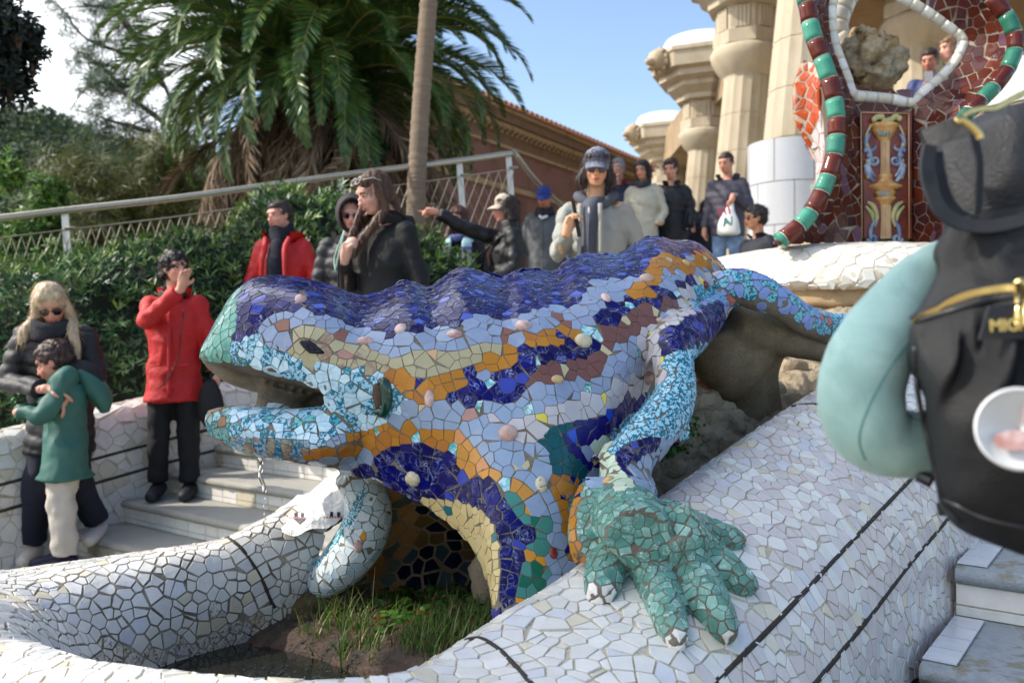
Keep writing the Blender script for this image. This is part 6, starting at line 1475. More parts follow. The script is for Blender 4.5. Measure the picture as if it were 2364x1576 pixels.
class Fig:
    """a figure in its own frame: x to its left hand side as seen from the front-right, y forward, z up; placed by yaw and scale"""
    def __init__(s, px, ytop, D, zf, yaw, label, group=None, H=1.76, cat='person', vox=.009, lean=0.):
        top = P(px, ytop, D); feet = np.array((top[0], D, CAMZ + zf)); s.h = top[2] - feet[2]; s.k = s.h / H; s.yaw = math.radians(yaw); s.feet = feet; s.vox = vox
        s.R0 = np.array(Matrix.Rotation(math.pi - s.yaw, 3, 'Z')); s.R = s.R0 @ np.diag((-1., 1, 1)); s.hs = 1.; s.t = thing('person', feet, label, cat, group); s.sk = MB(); s.cl = {}; s.lean = lean
    def w(s, p):
        p = np.array(p, float) 
        if s.lean: 
            a = s.lean * max(0, min(1, (p[2] - .85) / .3)) if np.ndim(p) == 1 else 0; z = p[2] - .9
            if z > 0: p = np.array((p[0], p[1] + z * math.sin(a), .9 + z * math.cos(a)))
        return s.feet + s.R @ p * s.k
    def tube(s, mb_, pts, rad, n=14, nl=None, ell=None, up=(0, 0, 1)): 
        W_ = [s.w(p) for p in pts]; rad = np.array(rad, float) * s.k; upw = s.R @ np.array(up, float); mb_.tube(W_, rad, n, nl, ell=ell, up=upw)
    def ell_tube(s, mb_, rows, n=24, nl=20):
        """rows (x,y,z,rx,ry): stacked ellipses"""
        A_ = cr(np.array(rows, float), nl); V = []
        for x, y, z, rx, ry in A_:
            for j in range(n): a = 2 * math.pi * j / n; V.append(s.w((x + rx * math.cos(a), y + ry * math.sin(a), z)))
        mb_.add(V, gridfaces(nl, n, cv=True) + [tuple(range(n))[::-1], tuple(range((nl - 1) * n, nl * n))])
    def head(s, yaw=0, pitch=0, roll=0, c=(0, .015, 1.635), nose=1., fem=True):
        """head frame, in the figure's frame"""
        s.HR = np.array(Matrix.Rotation(math.radians(yaw), 3, 'Z') @ Matrix.Rotation(math.radians(-pitch), 3, 'X') @ Matrix.Rotation(math.radians(roll), 3, 'Y')); piv = np.array(c) - (0, .02, .10); s.piv = piv
        s.hc = piv + s.HR @ np.array((0, .02, .10)); b = s.sk
        def E(p, r):
            V = MB(); V.ball((0, 0, 0), r, 24, 18); Q = (V.V[0] + np.array(p)) * s.hs @ s.HR.T + s.hc; b.add([s.w(q) for q in Q], V.F)
        E((0, -.012, .028), (.076, .095, .090)); E((0, .018, -.02), (.064, .074, .080)); E((0, .035, -.068), (.046, .046, .042)); E((0, .062, -.085), (.022, .022, .018))
        E((.036, .058, -.022), (.024, .022, .024)); E((-.036, .058, -.022), (.024, .022, .024)); E((0, .074, .036), (.055, .016, .022))
        E((0, .094, -.010), (.010, .016, .026)); E((0, .104, -.026), (.015, .015, .011)); E((0, .086, -.052), (.023, .013, .0065)); E((0, .084, -.062), (.020, .012, .007))
        for sx in (-1, 1): E((sx * .076, -.006, -.002), (.009, .020, .030)); E((sx * .011, .094, -.030), (.008, .010, .007))
        s.tube(b, [(0, -.03, 1.40), piv - (0, .01, .02), s.hp((0, -.02, -.03))], [.062, .054, .058], 16, 8)
    def hp(s, p): return s.hc + s.HR @ (np.array(p, float) * s.hs)
    def face(s, brow=(60, 44, 36), lip=(176, 92, 88), eyes=True, glasses=None, lens=(20, 18, 20), frame=(24, 22, 24), ls=1.):
        EW = M('eye_white', rgb(220, 214, 206), .2, .03); IR = M('iris', rgb(46, 34, 28), .1, .05); BR_ = M('brow_%d' % brow[0], rgb(*brow), .9, .2); LM = M('lip_%d' % lip[1], rgb(*lip), .4, .1)
        def E(p, r, mat, nm):
            V = MB(); V.ball((0, 0, 0), r, 14, 10); Q = (V.V[0] + np.array(p)) * s.hs @ s.HR.T + s.hc; mesh(nm, [s.w(q) for q in Q], V.F, mat, s.t, True)
        def T(pts, r, mat, nm, n=6): V = MB(); s.tube(V, [s.hp(p) for p in pts], r, n, 10); V.obj(nm, mat, s.t, True)
        for sx in (-1, 1):
            if eyes and not glasses:
                E((sx * .030, .0755, .004), (.0135, .010, .0075), EW, 'eye'); E((sx * .030, .0835, .003), (.0058, .0035, .0060), IR, 'iris'); T([(sx * .015, .083, .006), (sx * .030, .0875, .0125), (sx * .046, .078, .006)], [.0014, .0024, .0014], BR_, 'eyelid')
            if glasses != 'big': T([(sx * .014, .090, .024), (sx * .030, .089, .030), (sx * .050, .072, .024)], [.0022, .0032, .0018], BR_, 'eyebrow')
        T([(-.022, .091, -.0555), (-.008, .100, -.0515), (0, .0995, -.0535), (.008, .100, -.0515), (.022, .091, -.0555)], [.001, .0030, .0028, .0030, .001], LM, 'lips'); T([(-.019, .091, -.057), (0, .0985, -.0615), (.019, .091, -.057)], [.001, .0040, .001], LM, 'lips')
        if glasses:
            LN = M('lens_%d' % lens[0], rgb(*lens), .06, .05, spec=.8); FM = M('frame_%d' % frame[0], rgb(*frame), .25, .05, metal=.6 if frame[0] > 120 else 0)
            gl_ = thing('sunglasses' if lens[0] < 130 else 'glasses', s.w(s.hp((0, .1, .005))), '', ''); 
            bpy.data.objects.remove(gl_); rw = .028 if glasses == 'big' else .023
            for sx in (-1, 1):
                E((sx * .032, .091, .001), (rw, .0045, rw * .80), LN, 'lens'); T([(sx * (.032 + rw * math.cos(a)), .092 - .010 * abs(math.cos(a)) * (sx * math.cos(a) > 0), .001 + rw * .8 * math.sin(a)) for a in np.linspace(0, 6.283, 13)], .0020, FM, 'glasses_frame')
                T([(sx * (.032 + rw), .082, .006), (sx * .078, .03, .008), (sx * .080, -.01, .004)], .0022, FM, 'glasses_frame')
            T([(-.010, .097, .006), (0, .1, .009), (.010, .097, .006)], .002, FM, 'glasses_frame')
    def hand(s, wrist, d, pn, curl=.5, spread=.05, point=False, side=1, b=None):
        """d: direction of the hand, pn: palm normal (where fingers curl to), side: which side the thumb leaves"""
        b = b or s.sk; wrist = np.array(wrist, float); d = np.array(d, float); d /= np.linalg.norm(d); pn = np.array(pn, float); pn -= d * np.dot(pn, d); pn /= np.linalg.norm(pn); sd = np.cross(d, pn) * side
        s.tube(b, [wrist - d * .03, wrist + d * .03, wrist + d * .085], [.026, .034, .030], 12, 8, ell=None)
        for i, (o_, L_, r) in enumerate(((.030, .070, .0098), (.010, .078, .0100), (-.011, .072, .0096), (-.031, .058, .0085))):
            c_ = curl * (1.0 + .1 * i); 
            if point and i == 0: c_ = .04
            if point and i: c_ = 1.45
            p = wrist + d * (.085 - .004 * abs(i - 1)) + sd * o_; pts = [p - d * .03, p]; ang = 0
            for q in range(3): ang += c_ * (.75 if q else .55); dd = d * math.cos(ang) + pn * math.sin(ang) + sd * (o_ * 3 * spread); dd /= np.linalg.norm(dd); p = p + dd * L_ * (.42, .32, .26)[q]; pts.append(p)
            s.tube(b, pts, [r * 1.15, r * 1.1, r, r * .95, r * .75], 8, 12)
        p = wrist + d * .03 + sd * .030; t_ = d * .6 + sd * (.75 - .5 * min(1, curl)) + pn * (.25 + .4 * curl); t_ /= np.linalg.norm(t_); q = p + t_ * .045; t2 = d * .85 + pn * (.2 + .5 * curl) - sd * .25 * curl; t2 /= np.linalg.norm(t2)
        s.tube(b, [p - t_ * .02, p, q, q + t2 * .03], [.016, .0145, .0118, .009], 8, 10)
    def build_skin(s, tone=(212, 160, 134), key='a', legs=True):
        b = s.sk
        s.ell_tube(b, [(0, 0, .82, .12, .09), (0, 0, .95, .15, .10), (0, 0, 1.1, .125, .085), (0, 0, 1.28, .15, .095), (0, -.005, 1.38, .15, .08), (0, -.015, 1.44, .07, .06)])
        for sx in (-1, 1): s.tube(b, [(sx * .085, 0, .88), (sx * .088, .01, .74), (sx * .09, .012, .66)], [.08, .065, .05], 12, 8)
        V, Fc = voxelize(np.concatenate(b.V), b.F, s.vox, 1)
        c = np.tile(np.array(lin(tone)), (len(V), 1)); 
        for q, r, m_ in (((.036, .08, -.024), .028, (1.10, .80, .78)), ((-.036, .08, -.024), .028, (1.10, .80, .78)), ((0, .11, -.026), .018, (1.08, .82, .8))):
            w_ = s.w(s.hp(q)); k = np.exp(-np.sum((V - w_) ** 2, 1) / (r * s.k) ** 2)[:, None]; c = c * (1 + (np.array(m_) - 1) * k * .6)
        mesh('body', V, Fc, skin_mat(key, tone), s.t, True, cols=c)
    def garment(s, name, mb_, mat, vox=.014, sm=3, wrinkle=.006, puff=None, freq=1., label=None, noise_s=8):
        V, Fc = voxelize(np.concatenate(mb_.V), mb_.F, vox, sm); n = vnormals(V, Fc); loc = (V - s.feet) / s.k
        d = np.array([fbm(p, noise_s, 3, s.feet[0]) for p in V]) * wrinkle + np.array([fbm(p * np.array((1, 1, 2.2)), 5, 2, 4) for p in V]) * wrinkle * .8
        d = d - np.array([abs(fnoise(p * np.array((1, 1, .7)), 11, 7)) for p in V]) * wrinkle * 1.6 + wrinkle * .4
        if puff: d = d + puff * (np.abs(np.sin(loc[:, 2] * math.pi / .085 * freq + 1.2 * np.sin(loc[:, 0] * 6))) ** .6 - .7)
        V = V + n * d[:, None] * s.k; o = mesh(name, V, Fc, mat, s.t, True)
        if label: o['label'] = label
        return o
    def arms(s, L, R, r0=.062, r1=.050, mb_=None, cuff=.0, skin=True):
        r0 *= .80; r1 *= .80
        """L,R = (elbow, wrist) in the figure frame; L at +x (image right when facing the camera)"""
        for sx, (e, wv) in ((-1, R), (1, L)):
            sh_ = (sx * .165, -.01, 1.385); e = np.array(e, float); wv = np.array(wv, float); e[0] *= .90; 
            if skin: s.tube(s.sk, [(sx * .12, -.01, 1.38), sh_, e, wv], [.05, .045, .036, .026], 12, 16)
            if mb_ is not None: 
                f = e + (wv - e) * .92; s.tube(mb_, [(sx * .10, -.01, 1.37), (sh_[0], sh_[1], sh_[2]), tuple((np.array(sh_) + e) / 2), e, tuple((e + wv) / 2), f], [r0 * 1.1, r0 * 1.12, r0 * 1.05, r0, r1 * 1.06, r1], 16, 26)
    def torso(s, mb_, hem=.72, ex=.0, chest=1., belly=1., neck=.070, flare=0.):
        ex = ex * .62
        s.ell_tube(mb_, [(0, 0, hem, .165 + ex + flare, .118 + ex + flare), (0, 0, hem + .10, .166 + ex + flare * .7, .122 + ex), (0, .0, 1.05, .150 * belly + ex, .110 * belly + ex), (0, 0, 1.25, .172 * chest + ex, .116 * chest + ex), (0, -.01, 1.37, .160 + ex * .8, .092 + ex * .6), (0, -.02, 1.44, neck + .02, neck)], 28, 26)
    def trousers(s, mat, kneeL=None, kneeR=None, footL=None, footR=None, r=.085, r2=.062, shoe=None, name='trousers', wr=.006):
        b = MB(); s.ell_tube(b, [(0, 0, .80, .155, .115), (0, 0, .9, .165, .12), (0, 0, 1.02, .15, .11)], 20, 8)
        feet = []
        for sx, kn, ft in ((-1, kneeR, footR), (1, kneeL, footL)):
            kn = kn or (sx * .10, .02, .50); ft = ft or (sx * .11, 0, .09); feet.append((sx, ft)); s.tube(b, [(sx * .085, 0, .90), (sx * .09, .01, .74), kn, tuple((np.array(kn) + np.array(ft)) / 2), (ft[0], ft[1], ft[2] + .03)], [.095, r * 1.05, r2 * 1.12, r2, r2 * .98], 16, 24)
        s.garment(name, b, mat, .014, 2, wr)
        if shoe is not None:
            for sx, ft in feet:
                b = MB(); x, y, z = ft; s.tube(b, [(x, y - .07, z - .03), (x, y - .03, z - .015), (x, y + .06, z - .035), (x, y + .17, z - .045), (x, y + .22, z - .052)], [.046, .056, .054, .046, .032], 14, 16, ell=(1, .85)); V = np.concatenate(b.V); fl = s.w((x, y, z - .088))[2]; V[:, 2] = np.maximum(V[:, 2], fl); mesh('shoe', V, b.F, shoe, s.t, True)
    def strands(s, V, Fc, mat, n_, L_, lift, fall, seed=3):
        """fine locks standing off the hair so its outline breaks up"""
        r = np.random.default_rng(seed + int(abs(s.feet[0]) * 100)); a, b, c, nn, ar = tri_arrays(np.asarray(V), Fc); idx = r.choice(len(ar), n_, p=ar / ar.sum()); VV = []; FF = []; k = 0; hc = s.w(s.hc)
        for i in idx:
            u, v = r.random(2); u = math.sqrt(u); p = a[i] * (1 - u) + b[i] * u * (1 - v) + c[i] * u * v; n = nn[i]
            if np.dot(n, p - hc) < 0 and L_ < .05: n = -n
            g_ = np.array((0, 0, -1.)) * fall + r.normal(size=3) * .35; t = g_ - n * np.dot(g_, n); t /= np.linalg.norm(t) + 1e-9; sd = np.cross(t, n) * (.0007 + .0009 * r.random()) * s.k; ln = L_ * (.5 + r.random()) * s.k; q = p - n * .003
            for f in (0, .35, .7, 1.): pos = q + t * ln * f + n * (.006 + lift * math.sin(f * 2.2) * r.random()); w_ = sd * (1 - .8 * f); VV += [pos - w_, pos + w_]
            FF += [(k + 2 * m_, k + 2 * m_ + 1, k + 2 * m_ + 3, k + 2 * m_ + 2) for m_ in range(3)]; k += 8
        o = mesh('loose_hair', VV, FF, mat, s.t); o['kind'] = 'stuff'
    def hair_short(s, mat, vol=1., ragged=.004, back=0., top=0.):
        b = MB()
        def E(p, r): V = MB(); V.ball((0, 0, 0), r, 26, 18); Q = (V.V[0] + np.array(p)) * s.hs @ s.HR.T + s.hc; b.add([s.w(q) for q in Q], V.F)
        E((0, -.026, .046 + top), (.082 * vol, .094 * vol, .086 * vol)); E((0, -.045, .0), (.078 * vol, .072 * vol, .070 + back)); E((.060, -.015, .03), (.022 * vol, .045, .05)); E((-.060, -.015, .03), (.022 * vol, .045, .05)); E((0, .035, .082 + top), (.060, .045 * vol, .030 * vol))
        V, Fc = voxelize(np.concatenate(b.V), b.F, .008, 1); n = vnormals(V, Fc); V = V + n * np.array([fbm(p, 34, 3) for p in V])[:, None] * ragged * 2; mesh('hair', V, Fc, mat, s.t, True); s.strands(V, Fc, mat, 900, .022 + ragged * 1.2, .006 + ragged, .25)
    def hair_long(s, mat, strands, vol=1.06, part=True):
        """strands: lists of head/figure-frame points (head frame first two) with radius"""
        b = MB()
        def E(p, r): V = MB(); V.ball((0, 0, 0), r, 26, 18); Q = (V.V[0] + np.array(p)) * s.hs @ s.HR.T + s.hc; b.add([s.w(q) for q in Q], V.F)
        E((0, -.024, .040), (.084 * vol, .096 * vol, .090 * vol)); E((0, -.05, -.02), (.082 * vol, .070 * vol, .085)); E((.066, -.012, -.01), (.024, .045, .075)); E((-.066, -.012, -.01), (.024, .045, .075)); E((.03, .042, .080), (.045, .035, .026)); E((-.03, .042, .080), (.045, .035, .026))
        for st in strands: s.tube(b, [p[:3] for p in st], [p[3] for p in st], 12, 18)
        V, Fc = voxelize(np.concatenate(b.V), b.F, .008, 1); n = vnormals(V, Fc); V = V + n * np.array([fbm(p * np.array((1, 1, .15)), 46, 3) for p in V])[:, None] * .007; mesh('hair', V, Fc, mat, s.t, True); s.strands(V, Fc, mat, 1500, .075, .007, 1.6)
    def cap(s, mat, brimmat=None, yaw=0, brim=.075, tall=1.):
        b = MB(); 
        for (nm, rows) in (('crown', 1),):
            prof = [(.098, -.005), (.100, .02), (.096, .055), (.080, .088), (.050, .108), (.012, .115)]; V = []; n = 32
            for r, z in prof:
                for j in range(n): a = 2 * math.pi * j / n; V.append((r * .86 * math.cos(a), r * 1.03 * math.sin(a) - .012, z * tall * .92 + .033 + .012 * math.sin(a)))
            b.add([s.w(s.hp(v)) for v in V], gridfaces(6, n, cv=True) + [tuple(range(5 * n, 6 * n))])
        o = b.obj('cap', mat, s.t, True); V = []
        for lay in (0, -.005):
            for i in range(9):
                t = i / 8.
                for j in range(15):
                    a = math.pi * (.12 + .76 * j / 14.); r = 1 + t * brim / .1; V.append((.084 * math.cos(a) * (1 - .10 * t * t), .100 * math.sin(a) - .012 + brim * t * math.sin(a) ** .6, .040 - .020 * t - .012 * (abs(math.cos(a)) ** 2) * (.2 + t) + lay + .012 * math.sin(a) * (1 - t)))
        Fc = gridfaces(9, 15) + [tuple(135 + i for i in f)[::-1] for f in gridfaces(9, 15)]
        for j in range(14): Fc.append((8 * 15 + j, 8 * 15 + j + 1, 135 + 8 * 15 + j + 1, 135 + 8 * 15 + j))
        mesh('brim', [s.w(s.hp(v)) for v in V], Fc, brimmat or mat, o, True); return o
    def neckwrap(s, mat, r=.095, h=.06, z=1.47, name='scarf', fold=3, y=0.):
        b = MB()
        for k in range(fold): s.tube(b, [(r * math.cos(a) * (1 - .06 * k), y + r * .95 * math.sin(a) + .01, z + k * h / fold + .012 * math.sin(a * 2 + k) - .02 * math.sin(a)) for a in np.linspace(0, 6.283, 20)], .028, 10, 40)
        s.garment(name, b, mat, .010, 2, .004)
    def collar(s, mat, r=.105, z=1.46, name='collar', th=.022, open_=.5, tall=.05, spread_=.02):
        """standing collar, open at the front by an angle"""
        V = []; n = 30
        for k in range(4):
            f = k / 3.
            for j in range(n):
                a = math.pi / 2 + open_ + (2 * math.pi - 2 * open_) * j / (n - 1.); rr = r + spread_ * f * (1 if abs(math.sin(a)) < 2 else 1); V.append((rr * math.cos(a), rr * .92 * math.sin(a) - .01, z - .03 + tall * f + .012 * math.sin(3 * a)))
        V = np.array(V); V2 = V * np.array((.86, .86, 1)); A2 = np.concatenate([V, V2]); m_ = 4 * n
        Fc = gridfaces(4, n) + [tuple(m_ + i for i in f)[::-1] for f in gridfaces(4, n)] + [(3 * n + j, 3 * n + j + 1, m_ + 3 * n + j + 1, m_ + 3 * n + j) for j in range(n - 1)]
        return mesh(name, [s.w(v) for v in A2], Fc, mat, s.t, True)
HANG_L = ((.25, -.03, 1.12), (.26, .05, .87)); HANG_R = ((-.25, -.03, 1.12), (-.26, .05, .87))
REDJ = cloth('red_shell_fabric', (188, 24, 26), .6, .14, 45, .6); BLACKN = cloth('black_fabric', (17, 17, 20), .7, .15); BLACKP = cloth('black_puffer', (22, 21, 25), .55, .2, 40, .4); NAVY = cloth('navy_knit', (15, 18, 36), .85, .15, 90, .6); DJEAN = cloth('dark_denim', (20, 23, 42), .8, .2, 120, .5); JEAN = cloth('blue_denim', (88, 116, 156), .85, .25, 120, .5, c2=(140, 164, 194))
DARKSHOE = cloth('dark_shoe', (30, 32, 38), .6); BLKHAIR = hair_mat('black_hair', (18, 14, 14), (44, 36, 34)); BRHAIR = hair_mat('dark_brown_hair', (32, 22, 18), (70, 50, 38)); 
# 1 --- guide in red, arm raised, standing on the steps
g = Fig(402, 584, 5.9, -1.06, -8, 'person with dark curly hair in long red jacket raising one arm on the steps', vox=.0085)
g.head(yaw=-42, pitch=-6); g.arms(((.27, -.02, 1.13), (.30, .06, .90)), ((-.14, .24, 1.27), (.11, .31, 1.48)))
g.arms(((.27, -.02, 1.13), (.30, .06, .90)), ((-.14, .24, 1.27), (.11, .31, 1.48)), .072, .056, None, skin=False)
g.hand((.12, .31, 1.49), (.25, .12, 1), (.5, .6, 0), .45, .4, side=-1); g.hand((.30, .06, .89), (0, .1, -1), (-1, 0, 0), .7, side=1); g.build_skin((214, 160, 136), 'g')
g.face(brow=(34, 26, 24), lip=(172, 96, 90)); g.hair_short(hair_mat('curly_black_hair', (16, 12, 12), (40, 32, 30)), 1.16, .012, .02, .004)
j = MB(); g.torso(j, .70, .035, flare=.02); g.arms(((.27, -.02, 1.13), (.30, .06, .90)), ((-.14, .24, 1.27), (.11, .31, 1.48)), .078, .062, j, skin=False); g.garment('jacket', j, REDJ, .012, 2, .012, noise_s=7)
g.collar(REDJ, .10, 1.46, open_=.5, tall=.07); g.neckwrap(BLACKN, .075, .05, 1.46, 'neck_gaiter', 2); g.trousers(cloth('black_trousers', (14, 15, 19), .8), shoe=DARKSHOE, wr=.009, r2=.072)
for sx in (-1, 1):
    b = MB(); g.tube(b, [(sx * .045, .175, .96), (sx * .10, .168, .955), (sx * .15, .135, .965)], [.012, .012, .010], 8, 8, ell=(1, .5)); b.obj('pocket_flap', REDJ, g.t, True)
b = MB(); g.tube(b, [(.008, .150, 1.40), (.008, .172, 1.25), (.008, .176, 1.0), (.008, .184, .74)], [.013] * 4, 8, 20, ell=(1, .35)); b.obj('front_placket', REDJ, g.t, True)
b = MB(); g.tube(b, [(.10, .15, 1.35), (.09, .185, 1.2), (.07, .20, 1.0), (.0, .21, .85), (-.06, .20, .80)], .004, 6, 30); b.obj('lanyard', BLACKN, g.t, True)
q = [g.w(p) for p in ((-.272, .10, 1.44), (-.255, .19, 1.41), (-.262, .20, 1.375), (-.28, .11, 1.40))]
bg_ = thing('shoulder_bag', g.w((.30, .02, .75)), 'small black bag hanging from the hand of the person with raised arm', 'bag'); b = MB(); g.ell_tube(b, [(.28, .10, .52, .05, .03), (.28, .10, .60, .09, .05), (.27, .10, .75, .08, .045), (.27, .10, .86, .03, .02)], 18, 12); b.obj('pouch', BLACKN, bg_, True)
b = MB(); g.tube(b, [(.27, .10, .85), (.29, .09, .90), (.30, .08, .86)], .008, 6, 10); b.obj('strap', BLACKN, bg_, True)
# 2 --- man in open red jacket
g = Fig(652, 463, 6.9, -.61, 8, 'man in open red jacket over navy sweater and thick navy neck gaiter', vox=.0085)
g.head(yaw=26, pitch=10, fem=False); g.arms(HANG_L, HANG_R); g.hand((.26, .05, .87), (0, .1, -1), (-1, 0, 0), .5); g.hand((-.26, .05, .87), (0, .1, -1), (1, 0, 0), .5, side=-1); g.build_skin((216, 158, 140), 'b'); g.face(brow=(50, 36, 30), lip=(170, 96, 90)); g.hair_short(BRHAIR, 1.02, .004, -.02)
j = MB(); g.torso(j, .68, .040, chest=1.06, flare=.03); g.arms(((.29, -.03, 1.12), (.31, .05, .87)), ((-.29, -.03, 1.12), (-.31, .05, .87)), .078, .060, j, skin=False); g.garment('jacket', j, REDJ, .012, 2, .012)
j = MB(); g.ell_tube(j, [(0, .085, .70, .10, .10), (0, .09, 1.0, .095, .10), (0, .092, 1.25, .085, .10), (0, .06, 1.40, .07, .08), (0, .03, 1.46, .06, .07)], 24, 20); g.garment('sweater', j, NAVY, .012, 2, .004)
for sx in (-1, 1):
    b = MB(); g.tube(b, [(sx * .105, .175, .72), (sx * .100, .185, 1.0), (sx * .095, .185, 1.22), (sx * .085, .150, 1.36), (sx * .10, .10, 1.45)], [.016, .014, .018, .024, .02], 8, 30, ell=(1, .7)); b.obj('jacket_edge', REDJ, g.t, True)
c = g.collar(REDJ, .105, 1.44, open_=.75, tall=.075, spread_=.075); g.neckwrap(NAVY, .082, .10, 1.46, 'neck_gaiter', 4); g.trousers(BLACKN)
# 3 --- woman in hood and big sunglasses
g = Fig(808, 456, 5.95, -.61, -4, 'woman in dark hood and large black sunglasses wearing a black puffer coat', vox=.0095)
g.head(yaw=-10, pitch=16); g.arms(HANG_L, HANG_R); g.build_skin((208, 152, 136), 'b'); g.face(glasses='big', lip=(176, 104, 104))
HOODM = cloth('plum_hood', (44, 34, 40), .8); b = MB()
V = []; n = 30
for i in range(14):
    t = i / 13.; y = .085 - .215 * t; rr = .112 * (math.sin(math.pi * (.26 + .62 * t)) ** .6) + .010; 
    for jx in range(n): a = 2 * math.pi * jx / n; V.append((rr * math.cos(a) * .92, y + (.02 * math.sin(a) if i == 0 else 0), rr * math.sin(a) * 1.22 + .018 - .01 * t))
V2 = [(x * .90, y + .004, (z - .018) * .90 + .018) for x, y, z in V]; A_ = V + V2; m_ = 14 * n
Fc = gridfaces(14, n, cv=True) + [tuple(m_ + q for q in f)[::-1] for f in gridfaces(14, n, cv=True)] + [(j_, (j_ + 1) % n, m_ + (j_ + 1) % n, m_ + j_)[::-1] for j_ in range(n)] + [tuple(range(13 * n, 14 * n))]
mesh('hood', [g.w(g.hp(v)) for v in A_], Fc, HOODM, g.t, True); b = MB(); b.ball((0, 0, 0), (.08, .09, .085), 16, 12)
mesh('hair', [g.w(g.hp(v + np.array((0, -.02, .045)))) for v in b.V[0]], b.F, hair_mat('grey_fringe', (70, 66, 70), (130, 126, 130)), g.t, True)
j = MB(); g.torso(j, .62, .045, flare=.02); g.arms(HANG_L, ((-.25, .03, 1.12), (-.20, .12, .90)), .078, .060, j, skin=False); g.garment('coat', j, BLACKP, .012, 2, .008, puff=.012)
g.neckwrap(cloth('dark_scarf', (26, 26, 30), .9), .09, .06, 1.44, 'scarf', 2); g.collar(BLACKP, .12, 1.45, open_=.7, tall=.08, spread_=.03); g.trousers(BLACKN)
b = MB(); g.tube(b, [(.10, .06, 1.43), (.06, .17, 1.25), (-.06, .205, 1.0), (-.20, .14, .80)], .012, 6, 30, ell=(1.2, .3)); b.obj('bag_strap', BLACKN, g.t, True)
# 4 --- young woman with long brown hair
g = Fig(890, 389, 4.8, -.76, 42, 'young woman with long brown hair and sunglasses on her head in a black padded jacket', vox=.008)
g.head(yaw=14, pitch=26, c=(0, .03, 1.63)); AL = ((.25, -.06, 1.10), (.22, .06, .85)); AR = ((-.22, .10, 1.10), (-.06, .24, 1.23)); g.arms(AL, AR); g.hand((-.05, .245, 1.24), (.35, .1, .6), (.4, -.6, .2), 1.1, side=-1); g.build_skin((224, 176, 158), 'c'); g.face(brow=(60, 42, 34), lip=(190, 110, 104))
h4 = hair_mat('long_brown_hair', (34, 22, 18), (112, 74, 48)); tp = lambda *p: tuple(g.hp(p))
g.hair_long(h4, [[(*tp(-.070, .0, .02), .024), (*tp(-.080, .02, -.09), .024), (-.115, .12, 1.42, .024), (-.125, .165, 1.30, .022), (-.12, .185, 1.16, .010)], [(*tp(-.068, .02, .0), .018), (-.085, .14, 1.44, .022), (-.085, .185, 1.32, .024), (-.09, .20, 1.18, .016), (-.09, .21, 1.10, .005)],
                 [(*tp(.072, .0, .02), .024), (*tp(.078, .01, -.09), .026), (.05, .12, 1.43, .026), (.0, .17, 1.34, .022), (-.03, .195, 1.24, .010)], [(*tp(0, -.07, -.05), .05), (0, -.09, 1.45, .05), (0, -.11, 1.38, .04)]], vol=1.0)
j = MB(); g.torso(j, .64, .030, belly=.98); g.arms(AL, AR, .070, .052, j, skin=False); g.ell_tube(j, [(0, -.06, 1.38, .12, .08), (0, -.09, 1.44, .12, .08), (0, -.10, 1.50, .10, .06)], 20, 8); g.garment('jacket', j, cloth('black_wool_padded', (14, 14, 16), .75, .2), .012, 2, .007, puff=.007, freq=.6)
g.collar(BLACKN, .09, 1.46, open_=.5, tall=.07, spread_=.02, name='hood_edge'); g.trousers(BLACKN)
for sx in (-1, 1):
    b = MB(); b.ball((0, 0, 0), (.026, .005, .022), 16, 10); mesh('sunglasses_lens', [g.w(g.hp(np.array(v) @ np.array(Matrix.Rotation(-.9, 3, 'X')).T + np.array((sx * .031, .070, .098)))) for v in b.V[0]], b.F, M('pale_lens', rgb(150, 160, 178), .05, .1, spec=.9), g.t, True)
    b = MB(); g.tube(b, [g.hp((sx * (.031 + .028 * math.cos(a)), .074 - .018 * math.sin(a), .099 + .016 * math.sin(a))) for a in np.linspace(0, 6.28, 14)], .003, 6); g.tube(b, [g.hp((sx * .060, .068, .095)), g.hp((sx * .086, .01, .085)), g.hp((sx * .085, -.03, .05))], .003, 6); b.obj('sunglasses_frame', M('pale_frame', rgb(196, 186, 170), .3, .1), g.t, True)
hb4 = thing('handbag', g.w((-.05, .22, .86)), 'small light grey handbag with gold clasp carried by the long-haired young woman', 'bag')
bm_ = MB(); R4 = g.R0; bm_.box(g.w((-.06, .20, .865)), (.27 * g.k, .07, .17), rot=R4); bm_.obj('pouch', cloth('grey_leather', (166, 164, 164), .45), hb4); bm_ = MB(); bm_.box(g.w((-.06, .238, .90)), (.274 * g.k, .008, .10), rot=R4); bm_.obj('flap', cloth('grey_leather', (166, 164, 164), .45), hb4)
GOLDP = M('gold_clasp', rgb(220, 190, 120), .2, .05, metal=1.); b = MB(); g.tube(b, [(-.05 + .022 * math.cos(a), .246, .875 + .018 * math.sin(a)) for a in np.linspace(0, 6.28, 12)], .004, 6); b.obj('clasp', GOLDP, hb4, True)
b = MB(); g.tube(b, [(-.16, .21, .95), (-.13, .23, 1.02), (-.07, .27, 1.22), (-.03, .25, 1.36)], .005, 6, 20); b.obj('strap', BLACKN, hb4, True); b = MB(); [b.ball(g.w((-.16 + .004 * k, .212, .95 + .012 * k)), .007, 8, 6) for k in range(6)]; b.obj('chain', GOLDP, hb4, True)
b = MB(); g.tube(b, [(-.075, .29, 1.16), (-.085, .29, 1.24), (-.03, .29, 1.33), (-.01, .28, 1.38), (-.03, .30, 1.26), (-.06, .30, 1.18)], .004, 6, 24); b.obj('phone_cord', M('pearly_cord', rgb(170, 206, 190), .3, .3, 40), hb4, True)
